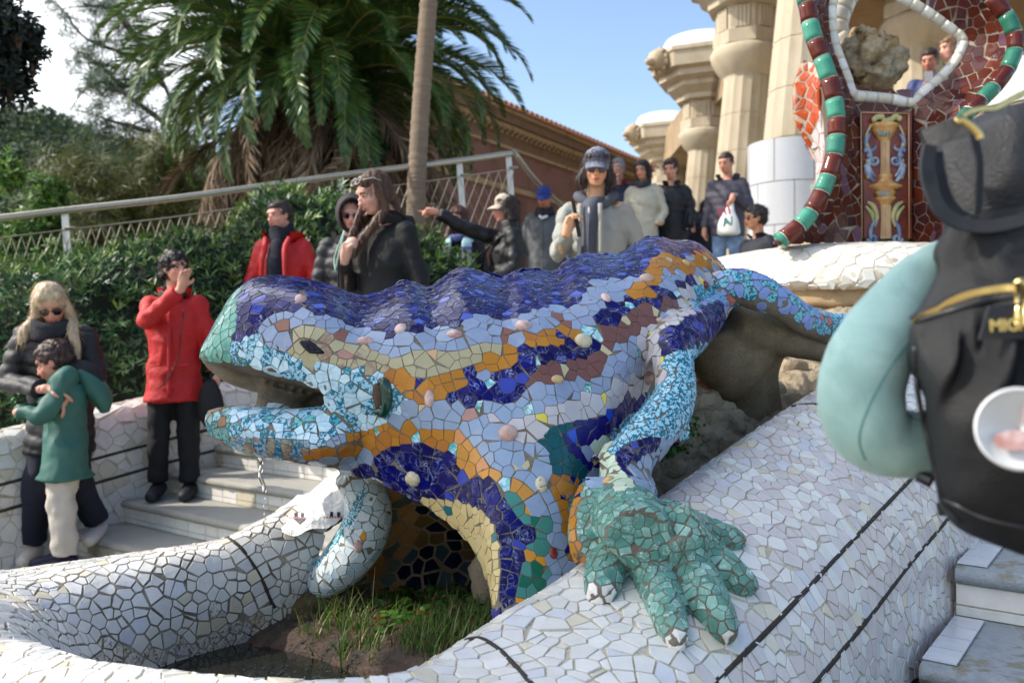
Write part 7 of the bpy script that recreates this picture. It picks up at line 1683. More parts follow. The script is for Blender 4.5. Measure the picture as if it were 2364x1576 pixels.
# 5 --- blond woman bending over the boy
g = Fig(140, 652, 5.45, -1.36, -12, 'blond woman in sunglasses and black puffer coat bending to hug a boy', vox=.0085, H=1.72, lean=.22)
g.head(yaw=-14, pitch=30, roll=-6, c=(0, .02, 1.61)); AL = ((.26, .12, 1.14), (.12, .40, 1.07)); AR = ((-.27, .10, 1.12), (.02, .40, 1.08)); g.arms(AL, AR)
g.hand((.05, .40, 1.08), (.9, .05, -.3), (-.2, .2, -1), .35, side=1); g.hand((.10, .40, 1.06), (.35, .1, -.9), (-.6, .1, -.2), .4, side=1); g.build_skin((214, 160, 138), 'd'); g.face(glasses='big', brow=(130, 100, 76), lip=(178, 104, 100), lens=(18, 12, 14))
h5 = hair_mat('blond_hair', (168, 138, 100), (226, 208, 178)); tp = lambda *p: tuple(g.hp(p))
g.hair_long(h5, [[(*tp(-.070, .0, .03), .030), (*tp(-.092, .0, -.08), .032), (-.14, .05, 1.44, .036), (-.17, .06, 1.36, .03), (-.20, .05, 1.30, .012)], [(*tp(.070, .0, .03), .030), (*tp(.094, .02, -.08), .032), (.13, .11, 1.42, .032), (.15, .15, 1.32, .028), (.15, .18, 1.20, .018), (.17, .2, 1.12, .006)], [(*tp(0, -.07, -.05), .05), (0, -.06, 1.45, .06), (0, -.08, 1.36, .04)]], vol=1.08)
j = MB(); g.torso(j, .66, .045, flare=.01); g.arms(AL, AR, .086, .062, j, skin=False); g.garment('coat', j, BLACKP, .012, 2, .008, puff=.014); g.neckwrap(cloth('charcoal_scarf', (48, 48, 54), .95, .2, 60, .8), .105, .09, 1.42, 'scarf', 3, y=.02)
g.trousers(DJEAN, kneeL=(.14, .16, .52), footL=(.22, .04, .20), kneeR=(-.12, .05, .48), footR=(-.16, -.02, .08), shoe=cloth('cream_shoe', (206, 196, 184), .6), wr=.008, r2=.075)
# 6 --- boy in green coat
g = Fig(150, 800, 5.2, -1.36, 62, 'boy in green hooded coat and cream cargo trousers hiding his face against the woman', vox=.009, H=1.60); g.hs = 1.2
g.head(yaw=18, pitch=24, c=(0, .03, 1.50)); AL = ((.23, .14, 1.12), (.10, .30, 1.16)); AR = ((-.22, .14, 1.12), (-.06, .32, 1.14)); g.arms(AL, AR); g.build_skin((214, 152, 130), 'd'); g.face(brow=(50, 36, 30)); g.hair_short(hair_mat('boy_hair', (32, 22, 20), (76, 50, 40)), 1.12, .006, .0)
GRN = cloth('green_shell', (50, 98, 88), .6, .12, 20, .3); j = MB(); g.torso(j, .66, .05, flare=.05); g.arms(AL, AR, .085, .065, j, skin=False); g.garment('coat', j, GRN, .012, 2, .012, noise_s=6)
j = MB(); g.tube(j, [(.02, -.08, 1.42), (.03, -.17, 1.34), (.05, -.24, 1.22), (.06, -.26, 1.12)], [.09, .12, .10, .04], 18, 20, ell=(1.1, .7)); g.garment('hood', j, GRN, .012, 2, .006); j = MB(); g.tube(j, [(.0, -.02, 1.46), (.04, -.15, 1.40), (.09, -.22, 1.28)], [.06, .085, .05], 16, 14); g.garment('lining', j, BLACKN, .012, 2, .004)
CREAM = cloth('cream_cotton', (200, 190, 178), .85, .1, 60, .4); g.trousers(CREAM, r=.098, r2=.088, shoe=cloth('navy_trainer', (34, 30, 54), .6), wr=.016)
b = MB(); b.box(g.w((-.185, .0, .62)), (.10, .03, .13), rot=g.R0 @ np.array(Matrix.Rotation(math.radians(90), 3, 'Z'))); b.obj('cargo_pocket', CREAM, g.t); b = MB(); b.box(g.w((-.20, .0, .69)), (.12, .03, .035), rot=g.R0 @ np.array(Matrix.Rotation(math.radians(90), 3, 'Z'))); b.obj('pocket_flap', CREAM, g.t)
# 7 --- woman behind with pale scarf
g = Fig(1062, 476, 8.2, -.46, 10, 'woman with long checked blue scarf half hidden behind a pointing arm', vox=.011)
g.head(yaw=10, pitch=15); g.arms(HANG_L, HANG_R); g.build_skin((206, 156, 134), 'e'); g.face(); tp = lambda *p: tuple(g.hp(p)); g.hair_long(hair_mat('auburn_hair', (32, 20, 18), (104, 60, 44)), [[(*tp(-.07, .0, .0), .03), (-.10, .08, 1.42, .034), (-.11, .13, 1.25, .03), (-.10, .14, 1.08, .01)], [(*tp(.07, .0, .0), .03), (.10, .08, 1.42, .03), (.10, .12, 1.3, .01)]])
j = MB(); g.torso(j, .60, .05); g.arms(HANG_L, HANG_R, .08, .06, j, skin=False); g.garment('coat', j, BLACKN, .014, 2, .01); 
m, nt, bb = newmat('checked_scarf'); v = coords(nt); sx_ = nt.nodes.new('ShaderNodeSeparateXYZ'); nt.links.new(v, sx_.inputs[0]); md = nt.nodes.new('ShaderNodeMath'); md.operation = 'MULTIPLY'; md.inputs[1].default_value = 4.2; nt.links.new(sx_.outputs[2], md.inputs[0]); fr = nt.nodes.new('ShaderNodeMath'); fr.operation = 'FRACT'; nt.links.new(md.outputs[0], fr.inputs[0])
nt.links.new(ramp(nt, fr.outputs[0], [(0, rgb(176, 172, 176)), (.3, rgb(160, 156, 162)), (.45, rgb(98, 104, 156)), (.6, rgb(170, 202, 208)), (.85, rgb(150, 190, 198)), (.95, rgb(70, 76, 110))], 'CONSTANT'), bb.inputs['Base Color']); bb.inputs['Roughness'].default_value = .95
SCF = m; j = MB(); g.tube(j, [(-.12, .02, 1.44), (-.09, .14, 1.40), (-.09, .185, 1.2), (-.10, .20, .95), (-.10, .19, .75)], [.04, .055, .055, .05, .045], 12, 30, ell=(1, .35), up=(0, 1, 0)); g.tube(j, [(.12, .02, 1.44), (.10, .14, 1.40), (.11, .185, 1.2), (.12, .20, 1.0)], [.04, .05, .05, .045], 12, 24, ell=(1, .35), up=(0, 1, 0)); g.garment('scarf', j, SCF, .010, 1, .004); g.neckwrap(cloth('blue_scarf', (84, 90, 140), .9), .09, .06, 1.45, 'scarf', 2); g.trousers(BLACKN)
# 8 --- woman in beige cap pointing left
g = Fig(1172, 452, 7.5, -.46, 74, 'woman in beige baseball cap and black coat pointing with an outstretched arm', vox=.008)
g.head(yaw=10, pitch=4); AR = ((-.17, .33, 1.47), (-.10, .62, 1.60)); AL = ((.24, .0, 1.12), (.18, .20, .98)); g.arms(AL, AR); g.hand((-.10, .63, 1.605), (-.02, 1, .12), (.3, 0, -1), .9, point=True, side=1); g.build_skin((214, 150, 130), 'd'); g.face(brow=(40, 30, 28))
tp = lambda *p: tuple(g.hp(p)); g.hair_long(BRHAIR, [[(*tp(-.07, -.02, .0), .03), (*tp(-.07, -.04, -.10), .035)], [(*tp(.07, -.02, .0), .03), (*tp(.07, -.04, -.10), .035)], [(*tp(0, -.08, -.02), .05), (*tp(0, -.09, -.12), .045)]], vol=1.1); g.cap(cloth('beige_cap', (198, 184, 164), .85, .06, 80, .3))
j = MB(); g.torso(j, .62, .06, flare=.03); g.arms(AL, AR, .088, .072, j, skin=False); g.ell_tube(j, [(0, -.02, 1.40, .12, .10), (0, -.03, 1.48, .11, .10), (0, -.02, 1.54, .10, .09)], 20, 8); g.garment('coat', j, cloth('black_shell', (15, 15, 19), .5, .15), .012, 2, .012); g.trousers(BLACKN)
b = MB(); g.tube(b, [(.14, -.02, 1.46), (.02, .19, 1.28), (-.12, .20, 1.05), (-.22, .10, .85)], .018, 6, 30, ell=(1.2, .3)); b.obj('bag_strap', BLACKN, g.t, True)
b = MB(); g.ell_tube(b, [(.0, .24, .78, .06, .03), (.0, .24, .86, .12, .06), (0, .23, 1.0, .12, .06), (0, .22, 1.06, .05, .03)], 18, 12); bag8 = thing('crossbody_bag', g.w((0, .24, .78)), 'slouchy black crossbody bag hanging at the front of the pointing woman', 'bag'); b.obj('pouch', BLACKP, bag8, True)
# 9 --- man in blue cap
g = Fig(1258, 430, 9.9, .0, 8, 'man in royal blue cap, black scarf and grey jacket looking down', vox=.011)
g.head(yaw=6, pitch=22); g.arms(HANG_L, HANG_R); g.build_skin((176, 120, 92), 'f'); g.face(brow=(34, 28, 26), lip=(140, 86, 76)); g.hair_short(BLKHAIR, 1., .003, -.02); g.cap(cloth('blue_cap', (34, 52, 130), .7), tall=.95)
j = MB(); g.torso(j, .76, .045, belly=1.12); g.arms(((.27, -.03, 1.12), (.27, .10, .90)), ((-.27, -.03, 1.12), (-.28, .05, .87)), .078, .06, j, skin=False); g.garment('jacket', j, cloth('grey_shell', (84, 86, 88), .6, .1), .013, 2, .007); g.neckwrap(BLACKN, .088, .06, 1.45, 'scarf', 3); g.trousers(JEAN)
b = MB(); g.tube(b, [(0, .17, 1.36), (0, .182, 1.1), (0, .175, .8)], .003, 6); b.obj('zip', BLACKN, g.t, True); b = MB(); g.tube(b, [(.04, .12, 1.405), (-.02, .13, 1.38), (-.05, .12, 1.41)], .018, 6); b.obj('shirt', cloth('white_cotton', (222, 220, 226), .8), g.t, True)
b9 = thing('blue_strap_bag', g.w((.33, .1, .8)), 'pale blue strapped bag hanging beside the man in the blue cap', 'bag'); b = MB(); g.tube(b, [(.22, .12, 1.22), (.26, .16, 1.0), (.30, .17, .82), (.33, .15, .70)], .018, 8, 20, ell=(1, .4)); b.obj('strap', cloth('blue_canvas', (132, 152, 190), .8), b9, True); b = MB(); g.ell_tube(b, [(.36, .15, .45, .08, .04), (.36, .15, .56, .12, .06), (.36, .15, .72, .10, .05)], 16, 8); b.obj('pouch', cloth('blue_canvas', (132, 152, 190), .8), b9, True)
# 10 --- woman in grey cap and pale jacket (closest of the descending group)
g = Fig(1376, 331, 5.15, -.61, 4, 'woman in grey cap and tinted glasses wearing pale quilted jacket over dark hoodie', vox=.0075, H=1.79)
g.hs = .93; g.head(yaw=2, pitch=12, roll=3); AR = ((-.25, .06, 1.13), (-.17, .25, 1.23)); AL = ((.31, -.04, 1.12), (.20, .14, .92)); g.arms(AL, AR); g.hand((-.17, .255, 1.235), (.25, .15, .9), (.8, .5, -.2), 1.15, side=-1); g.hand((.22, .15, .92), (-.6, .2, -.6), (0, -.5, 0), .5, side=-1); g.build_skin((222, 172, 134), 'h')
g.face(glasses='big', brow=(60, 46, 40), lip=(196, 80, 84), lens=(84, 86, 104), frame=(206, 170, 96)); tp = lambda *p: tuple(g.hp(p)); g.hair_long(hair_mat('dark_bob', (28, 20, 22), (70, 48, 46)), [[(*tp(-.078, -.01, -.0), .026), (*tp(-.092, .0, -.06), .030), (*tp(-.088, .0, -.10), .02)], [(*tp(.078, -.01, -.0), .026), (*tp(.092, .0, -.06), .030), (*tp(.09, .0, -.10), .02)]]); CAPG = cloth('grey_cap', (122, 126, 142), .85, .12, 70, .4); cp = g.cap(CAPG, tall=.95)
for ln_, (txt, sz, ox, oz) in enumerate((('Coral', .026, -.036, .098), ('Doulos', .020, -.034, .080))):
    try:
        f_ = g.R @ g.HR @ np.array((0, 1., 0)); loc = g.w(g.hp((-ox, .100 - (.010 if ln_ == 0 else 0), oz))); text_q = (txt, loc, sz * g.k)
    except Exception: pass
HOODG = cloth('slate_hoodie', (78, 80, 90), .85, .1, 90, .4); PALE = cloth('pale_grey_quilt', (152, 152, 145), .65, .08, 40, .4)
j = MB(); g.torso(j, .60, .018, chest=.96, flare=.01); g.arms(AL, AR, .064, .052, j, skin=False); g.garment('jacket', j, PALE, .011, 1, .010, puff=.010, freq=.8)
j = MB(); g.ell_tube(j, [(-.055, .095, .64, .055, .10), (-.05, .098, 1.0, .050, .10), (-.045, .095, 1.25, .050, .10), (-.03, .07, 1.40, .06, .08), (0, .04, 1.46, .06, .07)], 24, 20); g.garment('hoodie', j, HOODG, .010, 2, .003)
j = MB(); g.tube(j, [(.09 * math.cos(a) * 1.15, .085 * math.sin(a) - .01, 1.46 + .02 * math.cos(2 * a) - .03 * math.sin(a)) for a in np.linspace(.9, 5.5 + 3.14 / 2, 24)], .034, 12, 40); g.tube(j, [(-.10, -.04, 1.47), (0, -.10, 1.49), (.11, -.04, 1.47)], [.04, .06, .04], 12, 12); g.garment('hood', j, HOODG, .010, 2, .005)
b = MB(); g.tube(b, [(-.045, .175, 1.40), (-.05, .198, 1.2), (-.055, .20, .9), (-.055, .198, .66)], .0035, 6, 20); b.obj('zip', M('steel_zip', rgb(120, 122, 128), .3, .1, metal=.6), g.t, True); b = MB(); b.ball(g.w((-.045, .182, 1.36)), (.006, .004, .018), 8, 6); b.obj('zip_pull', M('white_metal', rgb(220, 220, 224), .3, .05), g.t, True)
for sx in (-.095, .02):
    b = MB(); g.tube(b, [(sx, .14, 1.41), (sx * 1.05, .185, 1.25), (sx * 1.1, .205, 1.0), (sx * 1.1, .20, .66)], [.014, .012, .012, .012], 8, 24, ell=(1, .6)); b.obj('jacket_edge', PALE, g.t, True)
ph = thing('black_phone', g.w((-.12, .30, 1.30)), 'slim black phone held upright in the raised hand of the woman in the grey cap', 'phone'); b = MB(); b.box(g.w((-.118, .285, 1.30)), (.022, .012, .20), rot=g.R0 @ np.array(Matrix.Rotation(math.radians(10), 3, 'Y'))); b.obj('case', BLACKN, ph)
g.trousers(BLACKN)
CAPF = (g, cp)
# 11 --- grey-haired man behind
g = Fig(1427, 366, 10.5, .44, 10, 'grey-haired man in glasses and navy coat with a red collar', vox=.013)
g.head(yaw=10, pitch=8); AR = ((-.24, .10, 1.15), (-.05, .16, 1.42)); g.arms(HANG_L, AR); g.hand((-.05, .16, 1.43), (.3, 0, 1), (.6, -.3, 0), .5); g.build_skin((206, 150, 130), 'b'); g.face(glasses='thin', lens=(150, 150, 150), frame=(60, 60, 66)); g.hair_short(hair_mat('grey_hair', (96, 96, 100), (160, 160, 164)), 1., .004, -.02)
j = MB(); g.torso(j, .66, .05); g.arms(HANG_L, AR, .08, .06, j, skin=False); g.garment('coat', j, cloth('navy_coat', (32, 38, 62), .6), .015, 2, .008, puff=.008); g.collar(cloth('red_collar', (140, 30, 40), .7), .09, 1.46, open_=.5, tall=.06); g.trousers(BLACKN)
# 12 --- woman in long cream coat
g = Fig(1486, 370, 10.3, .44, 14, 'dark-haired woman in long cream quilted coat walking down', vox=.012)
g.head(yaw=20, pitch=12); AL = ((.27, .0, 1.13), (.20, .12, .95)); g.arms(AL, HANG_R); g.build_skin((206, 150, 124), 'e'); g.face(brow=(30, 24, 24)); tp = lambda *p: tuple(g.hp(p)); g.hair_long(BLKHAIR, [[(*tp(0, -.09, .0), .05), (*tp(0, -.10, -.1), .05)]], vol=1.02)
CRC = cloth('cream_quilt', (178, 172, 154), .6, .07); j = MB(); g.torso(j, .55, .035, flare=.0); g.arms(AL, HANG_R, .070, .056, j, skin=False); g.ell_tube(j, [(.06, -.03, 1.40, .12, .10), (.06, -.05, 1.47, .11, .09)], 20, 6); g.garment('coat', j, CRC, .014, 2, .008, puff=.010, freq=.8); g.neckwrap(cloth('slate_scarf', (44, 50, 60), .9), .075, .06, 1.46, 'scarf', 2); g.trousers(cloth('pale_denim', (150, 160, 174), .8))
# 13 --- young man in black padded jacket
g = Fig(1550, 368, 10.6, .44, 12, 'young man with dark fringe in black padded jacket and pale grey trousers', vox=.013)
g.head(yaw=14, pitch=10); g.arms(HANG_L, HANG_R); g.build_skin((212, 156, 132), 'e'); g.face(); g.hair_short(BRHAIR, 1.08, .008); j = MB(); g.torso(j, .78, .035); g.arms(((.26, .0, 1.12), (.22, .10, .92)), ((-.26, .0, 1.12), (-.22, .10, .92)), .075, .06, j, skin=False); g.garment('jacket', j, BLACKP, .014, 2, .006, puff=.009); g.collar(BLACKN, .09, 1.46, open_=.4, tall=.06, name='hood'); g.trousers(cloth('light_joggers', (176, 178, 190), .85), r2=.075, wr=.012, shoe=DARKSHOE)
# 14 --- smiling man with carrier bag
g = Fig(1680, 352, 10.2, .44, 22, 'smiling man in dark grey padded jacket and jeans holding a white carrier bag', vox=.011)
g.head(yaw=20, pitch=16); AL = ((.26, .02, 1.12), (.09, .24, 1.22)); g.arms(AL, HANG_R); g.hand((.09, .245, 1.21), (-.1, .4, -.8), (-.6, -.3, 0), .9, side=-1); g.hand((-.26, .05, .87), (0, .1, -1), (1, 0, 0), .6); g.build_skin((212, 152, 126), 'b'); g.face(brow=(70, 54, 44)); g.hair_short(BRHAIR, .98, .003, -.03)
j = MB(); g.torso(j, .78, .045, belly=1.06); g.arms(AL, HANG_R, .08, .062, j, skin=False); g.garment('jacket', j, cloth('plum_grey_shell', (70, 66, 78), .65), .013, 2, .007, puff=.006); g.collar(cloth('plum_grey_shell', (70, 66, 78)), .10, 1.46, open_=.7, tall=.06, spread_=.04); g.trousers(JEAN)
cbg = thing('carrier_bag', g.w((.2, .25, .7)), 'white plastic carrier bag with pink and teal letters hanging from the smiling man\'s hand', 'bag'); b = MB(); g.ell_tube(b, [(.05, .28, .76, .09, .04), (.05, .29, .79, .13, .065), (.05, .29, .92, .11, .05), (.06, .28, 1.03, .06, .03), (.08, .27, 1.14, .02, .012), (.09, .27, 1.19, .012, .010)], 22, 18); V, Fc = np.concatenate(b.V), b.F
V = V + np.array([[0, .012 * fbm(p, 9, 3), 0] for p in V]); mesh('pouch', V, Fc, M('white_film', rgb(222, 220, 216), .35, .06), cbg, True); LOGO_FRAME = g
# 15 --- child
g = Fig(1630, 463, 10.9, .44, 12, 'small child with dark hair in navy coat and teal trousers on the landing', vox=.012, H=1.62); g.head(yaw=-6, pitch=4, c=(0, .015, 1.50)); g.arms(HANG_L, HANG_R); g.build_skin((212, 156, 132), 'e'); g.face(); tp = lambda *p: tuple(g.hp(p)); g.hair_long(BLKHAIR, [[(*tp(.07, -.01, .0), .03), (*tp(.09, 0, -.09), .03)], [(*tp(-.07, -.01, .0), .03), (*tp(-.09, 0, -.09), .03)]], vol=1.08); j = MB(); g.torso(j, .6, .06); g.arms(HANG_L, HANG_R, .085, .065, j, skin=False); g.garment('coat', j, cloth('dark_navy_coat', (28, 32, 48), .7), .014, 2, .008, puff=.008); g.trousers(cloth('teal_cotton', (0, 130, 140), .8))
# 16 --- man with black hair, seen from the chest up on the right
g = Fig(1748, 476, 8.4, -.38, 62, 'black-haired man in navy shirt looking left beside the tiled column base', vox=.009); g.head(yaw=22, pitch=2); g.arms(HANG_L, HANG_R); g.build_skin((204, 146, 112), 'h'); g.face(brow=(24, 20, 22), glasses='thin', lens=(60, 50, 50), frame=(30, 28, 30)); g.hair_short(BLKHAIR, 1.10, .006, .01, .004); j = MB(); g.torso(j, .7, .035); g.arms(HANG_L, HANG_R, .072, .055, j, skin=False); g.garment('jacket', j, cloth('navy_shirt', (26, 28, 42), .75), .012, 2, .007); g.collar(cloth('navy_shirt', (26, 28, 42)), .085, 1.46, open_=.5, tall=.045, spread_=.03); g.trousers(BLACKN)
# 17, 18 --- couple leaning beyond the shield's opening
g = Fig(2150, 113, 9.2, 1.35, 30, 'brown-haired man in blue jacket looking at a phone beyond the shield opening', vox=.012); g.head(yaw=12, pitch=22); AR = ((-.24, .12, 1.14), (-.06, .28, 1.26)); AL = ((.24, .12, 1.14), (.06, .28, 1.26)); g.arms(AL, AR); g.hand((-.06, .285, 1.26), (.5, .3, .5), (.5, -.5, 0), .8); g.hand((.06, .285, 1.26), (-.5, .3, .5), (-.5, -.5, 0), .8, side=-1); g.build_skin((198, 138, 112), 'f'); g.face(); g.hair_short(BRHAIR, 1.0, .004); j = MB(); g.torso(j, .7, .045); g.arms(AL, AR, .08, .06, j, skin=False); g.garment('jacket', j, cloth('blue_jacket', (34, 46, 96), .6), .014, 2, .008); g.trousers(BLACKN)
ph = thing('pale_phone', g.w((0, .33, 1.34)), 'pale phone held in both hands by the man in the blue jacket', 'phone'); b = MB(); b.box(g.w((0, .33, 1.35)), (.08, .012, .15), rot=g.R0 @ np.array(Matrix.Rotation(-.5, 3, 'X'))); b.obj('case', cloth('white_case', (200, 200, 204), .4), ph)
g = Fig(2200, 84, 8.9, 1.35, 66, 'auburn-haired woman in blue jacket facing the man beyond the shield opening', vox=.012); g.head(yaw=16, pitch=10); g.arms(HANG_L, HANG_R); g.build_skin((222, 168, 146), 'c'); g.face(); tp = lambda *p: tuple(g.hp(p)); g.hair_long(hair_mat('light_auburn_hair', (92, 62, 44), (158, 118, 86)), [[(*tp(.07, -.02, .0), .03), (*tp(.08, -.02, -.12), .036), (.10, -.02, 1.38, .03)], [(*tp(-.07, -.02, .0), .03), (*tp(-.08, -.02, -.12), .036), (-.10, -.02, 1.38, .03)], [(*tp(0, -.09, .0), .05), (0, -.10, 1.42, .05)]]); j = MB(); g.torso(j, .7, .04); g.arms(((.25, .1, 1.12), (.2, .3, 1.1)), ((-.25, .1, 1.12), (-.2, .3, 1.1)), .075, .06, j, skin=False); g.garment('jacket', j, cloth('blue_jacket', (34, 46, 96), .6), .014, 2, .008); g.collar(cloth('grey_fleece', (110, 110, 118)), .09, 1.46, open_=.5, tall=.06); g.trousers(BLACKN)
# 19 --- person in pale pink glimpsed between others
g = Fig(1592, 466, 11.6, .44, 160, 'person in pale pink top seen from behind between the child and the young man', vox=.014, H=1.7); g.head(); g.arms(HANG_L, HANG_R); g.hand((-.26, .05, .87), (0, .1, -1), (1, 0, 0), .6); g.build_skin((214, 150, 126), 'd'); g.hair_short(BRHAIR, 1.05, .005, .02); j = MB(); g.torso(j, .8, .02); g.garment('shirt', j, cloth('pale_pink_cotton', (214, 196, 204), .85), .014, 2, .006); g.trousers(cloth('light_joggers', (176, 178, 190), .85))
# ---------------------------------------------------------------- backpack and neck pillow close to the camera
BLK = M('black_nylon', rgb(9, 9, 12), .46, .3, 5, bmp=.4, bscale=420, spec=.42); GOLD = M('gold_metal', rgb(226, 196, 128), .22, .05, 20, metal=1.); LEATH = M('black_leather', rgb(18, 19, 24), .4, .15, 8, bmp=.4, bscale=260); WEB = M('black_webbing', rgb(30, 31, 37), .6, .2, 10, bmp=.5, bscale=400)
bag = thing('backpack', P(2364, 1150, .9), 'black nylon backpack with gold zips and leather name tag hanging at the right edge', 'backpack')
D_ = .92
# main body: lobed front with pocket
BB = [[(2170,560,1.02),(2172,545,.94),(2230,500,.90),(2420,470,.88),(2700,460,.90)],
      [(2168,600,1.02),(2150,590,.94),(2210,585,.895),(2420,560,.872),(2700,550,.88)],
      [(2180,640,1.02),(2155,640,.94),(2200,630,.89),(2420,600,.865),(2700,590,.87)],
      [(2130,740,1.02),(2100,745,.92),(2180,720,.865),(2420,680,.83),(2700,660,.84)],
      [(2125,800,1.02),(2098,800,.915),(2180,800,.85),(2420,780,.81),(2700,770,.82)],
      [(2140,900,1.02),(2116,900,.915),(2190,900,.845),(2420,900,.80),(2700,900,.81)],
      [(2165,1050,1.02),(2147,1050,.915),(2220,1050,.85),(2430,1050,.805),(2700,1050,.81)],
      [(2180,1150,1.02),(2168,1160,.925),(2240,1170,.865),(2430,1190,.83),(2700,1200,.83)],
      [(2230,1210,1.02),(2205,1215,.94),(2270,1245,.90),(2430,1290,.87),(2700,1310,.87)],
      [(2260,1200,1.06),(2235,1210,1.0),(2290,1240,.98),(2430,1290,.97),(2700,1320,.97)]]
V = surf(BB, 110, 90); 
def wr(p):
    x, y = proj(p); a = math.exp(-((y - 860) / 120.) ** 2) ; return -.011 * a * math.sin(x * .05 + y * .022 + 1.5 * fnoise(p, 8)) - .010 * fbm(p, 9, 4) - .004 * math.exp(-((y - 800) / 60.) ** 2) * math.sin((x - 2100) * .09)
V = V + np.array([[0, wr(p), 0] for p in V]); Fc = gridfaces(110, 90); mesh('body', V, Fc, BLK, bag, True); bgb = bvh_of(V, Fc)
# upper part behind the carrying loop
TT = [[(2240,290,1.10),(2235,280,1.02),(2290,255,.97),(2420,225,.95),(2700,190,.95)],
      [(2190,330,1.10),(2170,325,1.0),(2280,300,.95),(2420,280,.93),(2700,260,.93)],
      [(2180,420,1.10),(2165,420,1.0),(2280,400,.94),(2420,390,.92),(2700,380,.92)],
      [(2190,500,1.10),(2178,500,1.0),(2280,490,.945),(2420,480,.925),(2700,480,.925)],
      [(2190,580,1.10),(2178,585,1.0),(2280,580,.96),(2420,580,.94),(2700,580,.94)]]
V = surf(TT, 60, 60); V = V + np.array([[0, -.006 * fbm(p, 9, 3), 0] for p in V]); mesh('top_panel', V, gridfaces(60, 60), LEATH, bag, True); tpb = bvh_of(V, gridfaces(60, 60))
def on(bv, x, y, l): h, n = ray_px(bv, x, y); return (np.array(h) - np.array((0, l, 0))) if h is not None else P(x, y, .9 - l)
def ribbon(pts, wpx, mat, nm, D=None, th=.003):
    """flat strap through (px,py,D)"""
    c = cr(np.array(pts, float), 60); V = []
    for k in range(60):
        t = c[min(k + 1, 59)] - c[max(k - 1, 0)]; nx, ny = -t[1], t[0]; ln = math.hypot(nx, ny) + 1e-9; nx /= ln; ny /= ln
        w_ = wpx if not callable(wpx) else wpx(k / 59.)
        a = P(c[k][0] + nx * w_ / 2, c[k][1] + ny * w_ / 2, c[k][2]); b_ = P(c[k][0] - nx * w_ / 2, c[k][1] - ny * w_ / 2, c[k][2] + .004); o_ = np.array((0, th, 0)); V += [a, b_, b_ + o_, a + o_]
    Fc = gridfaces(60, 4, cv=True) + [(0, 1, 2, 3), (236, 237, 238, 239)]; return mesh(nm, V, Fc, mat, bag, False)
ribbon([(2135,322,.93),(2170,310,.915),(2215,292,.905),(2245,285,.90)], 50, LEATH, 'leather_tab', th=.008)
ribbon([(2150,335,.90),(2142,380,.89),(2150,430,.885),(2172,480,.88),(2215,512,.88),(2280,522,.88),(2364,505,.88),(2440,480,.88)], 30, WEB, 'carry_loop', th=.006)
ribbon([(2165,350,.93),(2172,400,.92),(2195,470,.915),(2250,510,.91),(2330,512,.91)], 24, LEATH, 'carry_loop', th=.005)
ribbon([(2250,310,.915),(2262,370,.905),(2262,440,.905),(2258,500,.90)], 16, WEB, 'strap', th=.003)
b = MB(); b.tube([P(x, y, .885) for x, y in z3(1890,830, 1925,815, 1985,850, 2040,905, 2055,945)], .0042, 10, 30); b.obj('gold_ring', GOLD, bag, True)
# stitching on the webbing
b = MB(); 
for k in range(14): x = 2160 + 5.5 * k; y = 400 + 7. * k; q = on(tpb, x + 40, y - 20, .003); b.box(q, (.0016, .0008, .0012))
b.obj('stitching', M('stitch', rgb(90, 96, 110), .7, .1), bag)
PIPE = M('black_piping', rgb(20, 20, 24), .4, .1, spec=.5)
for l in (((2118,742),(2200,716),(2300,692),(2420,676)), ((2112,800),(2118,900),(2150,1050),(2178,1158),(2215,1206)), ((2176,1150),(2270,1195),(2364,1215),(2450,1222))):
    b = MB(); b.tube([on(bgb, x, y, .0005) for x, y in cr(np.array(l, float), 24)], .0028, 8, 40); b.obj('seam_piping', PIPE, bag, True)
# zips: tape and individual teeth
def zipper(pts, bv, nt_, r_, nm='zip_tooth', tape=26, mesh_share=None):
    c = cr(np.array(pts, float), nt_ * 2); T = MB(); Wp = [on(bv, x, y, .004) for x, y in c]
    ribbon([(x, y, (on(bv, x, y, .002))[1]) for x, y in pts], tape, WEB, 'zip_tape', th=.002)
    first = None
    for k in range(nt_):
        p = Wp[2 * k]; t = Wp[min(2 * k + 1, len(Wp) - 1)] - Wp[max(2 * k - 1, 0)]; t /= np.linalg.norm(t) + 1e-9; s = np.cross(t, (0, -1, 0)); s /= np.linalg.norm(s) + 1e-9
        b = MB(); b.box(p, (r_ * .62, r_ * .9, r_ * 2.2), rot=np.column_stack([t, np.cross(s, t), s])); b.obj(nm, GOLD, bag)
zipper(z6(1600,655, 1640,625, 1700,595, 1760,570, 1830,525, 1900,490, 1980,465, 2080,445, 2180,430, 2260,425, 2352,420, 2450,410), bgb, 88, .0030)
zipper(z3(1940,785, 2000,755, 2080,738, 2150,735, 2220,705, 2290,665, 2352,635, 2450,590), tpb, 60, .0022, tape=16)
# zip pull
b = MB(); q = on(bgb, 2345, 655, .012); b.ball(q, (.009, .006, .006), 14, 10); b.obj('zip_slider', GOLD, bag, True)
b = MB(); p0 = on(bgb, 2330, 660, .016); p1 = on(bgb, 2322, 745, .020)
b.tube([p0, p1], .0036, 8); b.tube([on(bgb, 2346, 664, .016), on(bgb, 2340, 755, .020)], .0030, 8); b.tube([p1 + (-.004, 0, -.001), p1 + (.012, 0, -.004)], .0038, 8); b.obj('zip_pull', GOLD, bag, True)
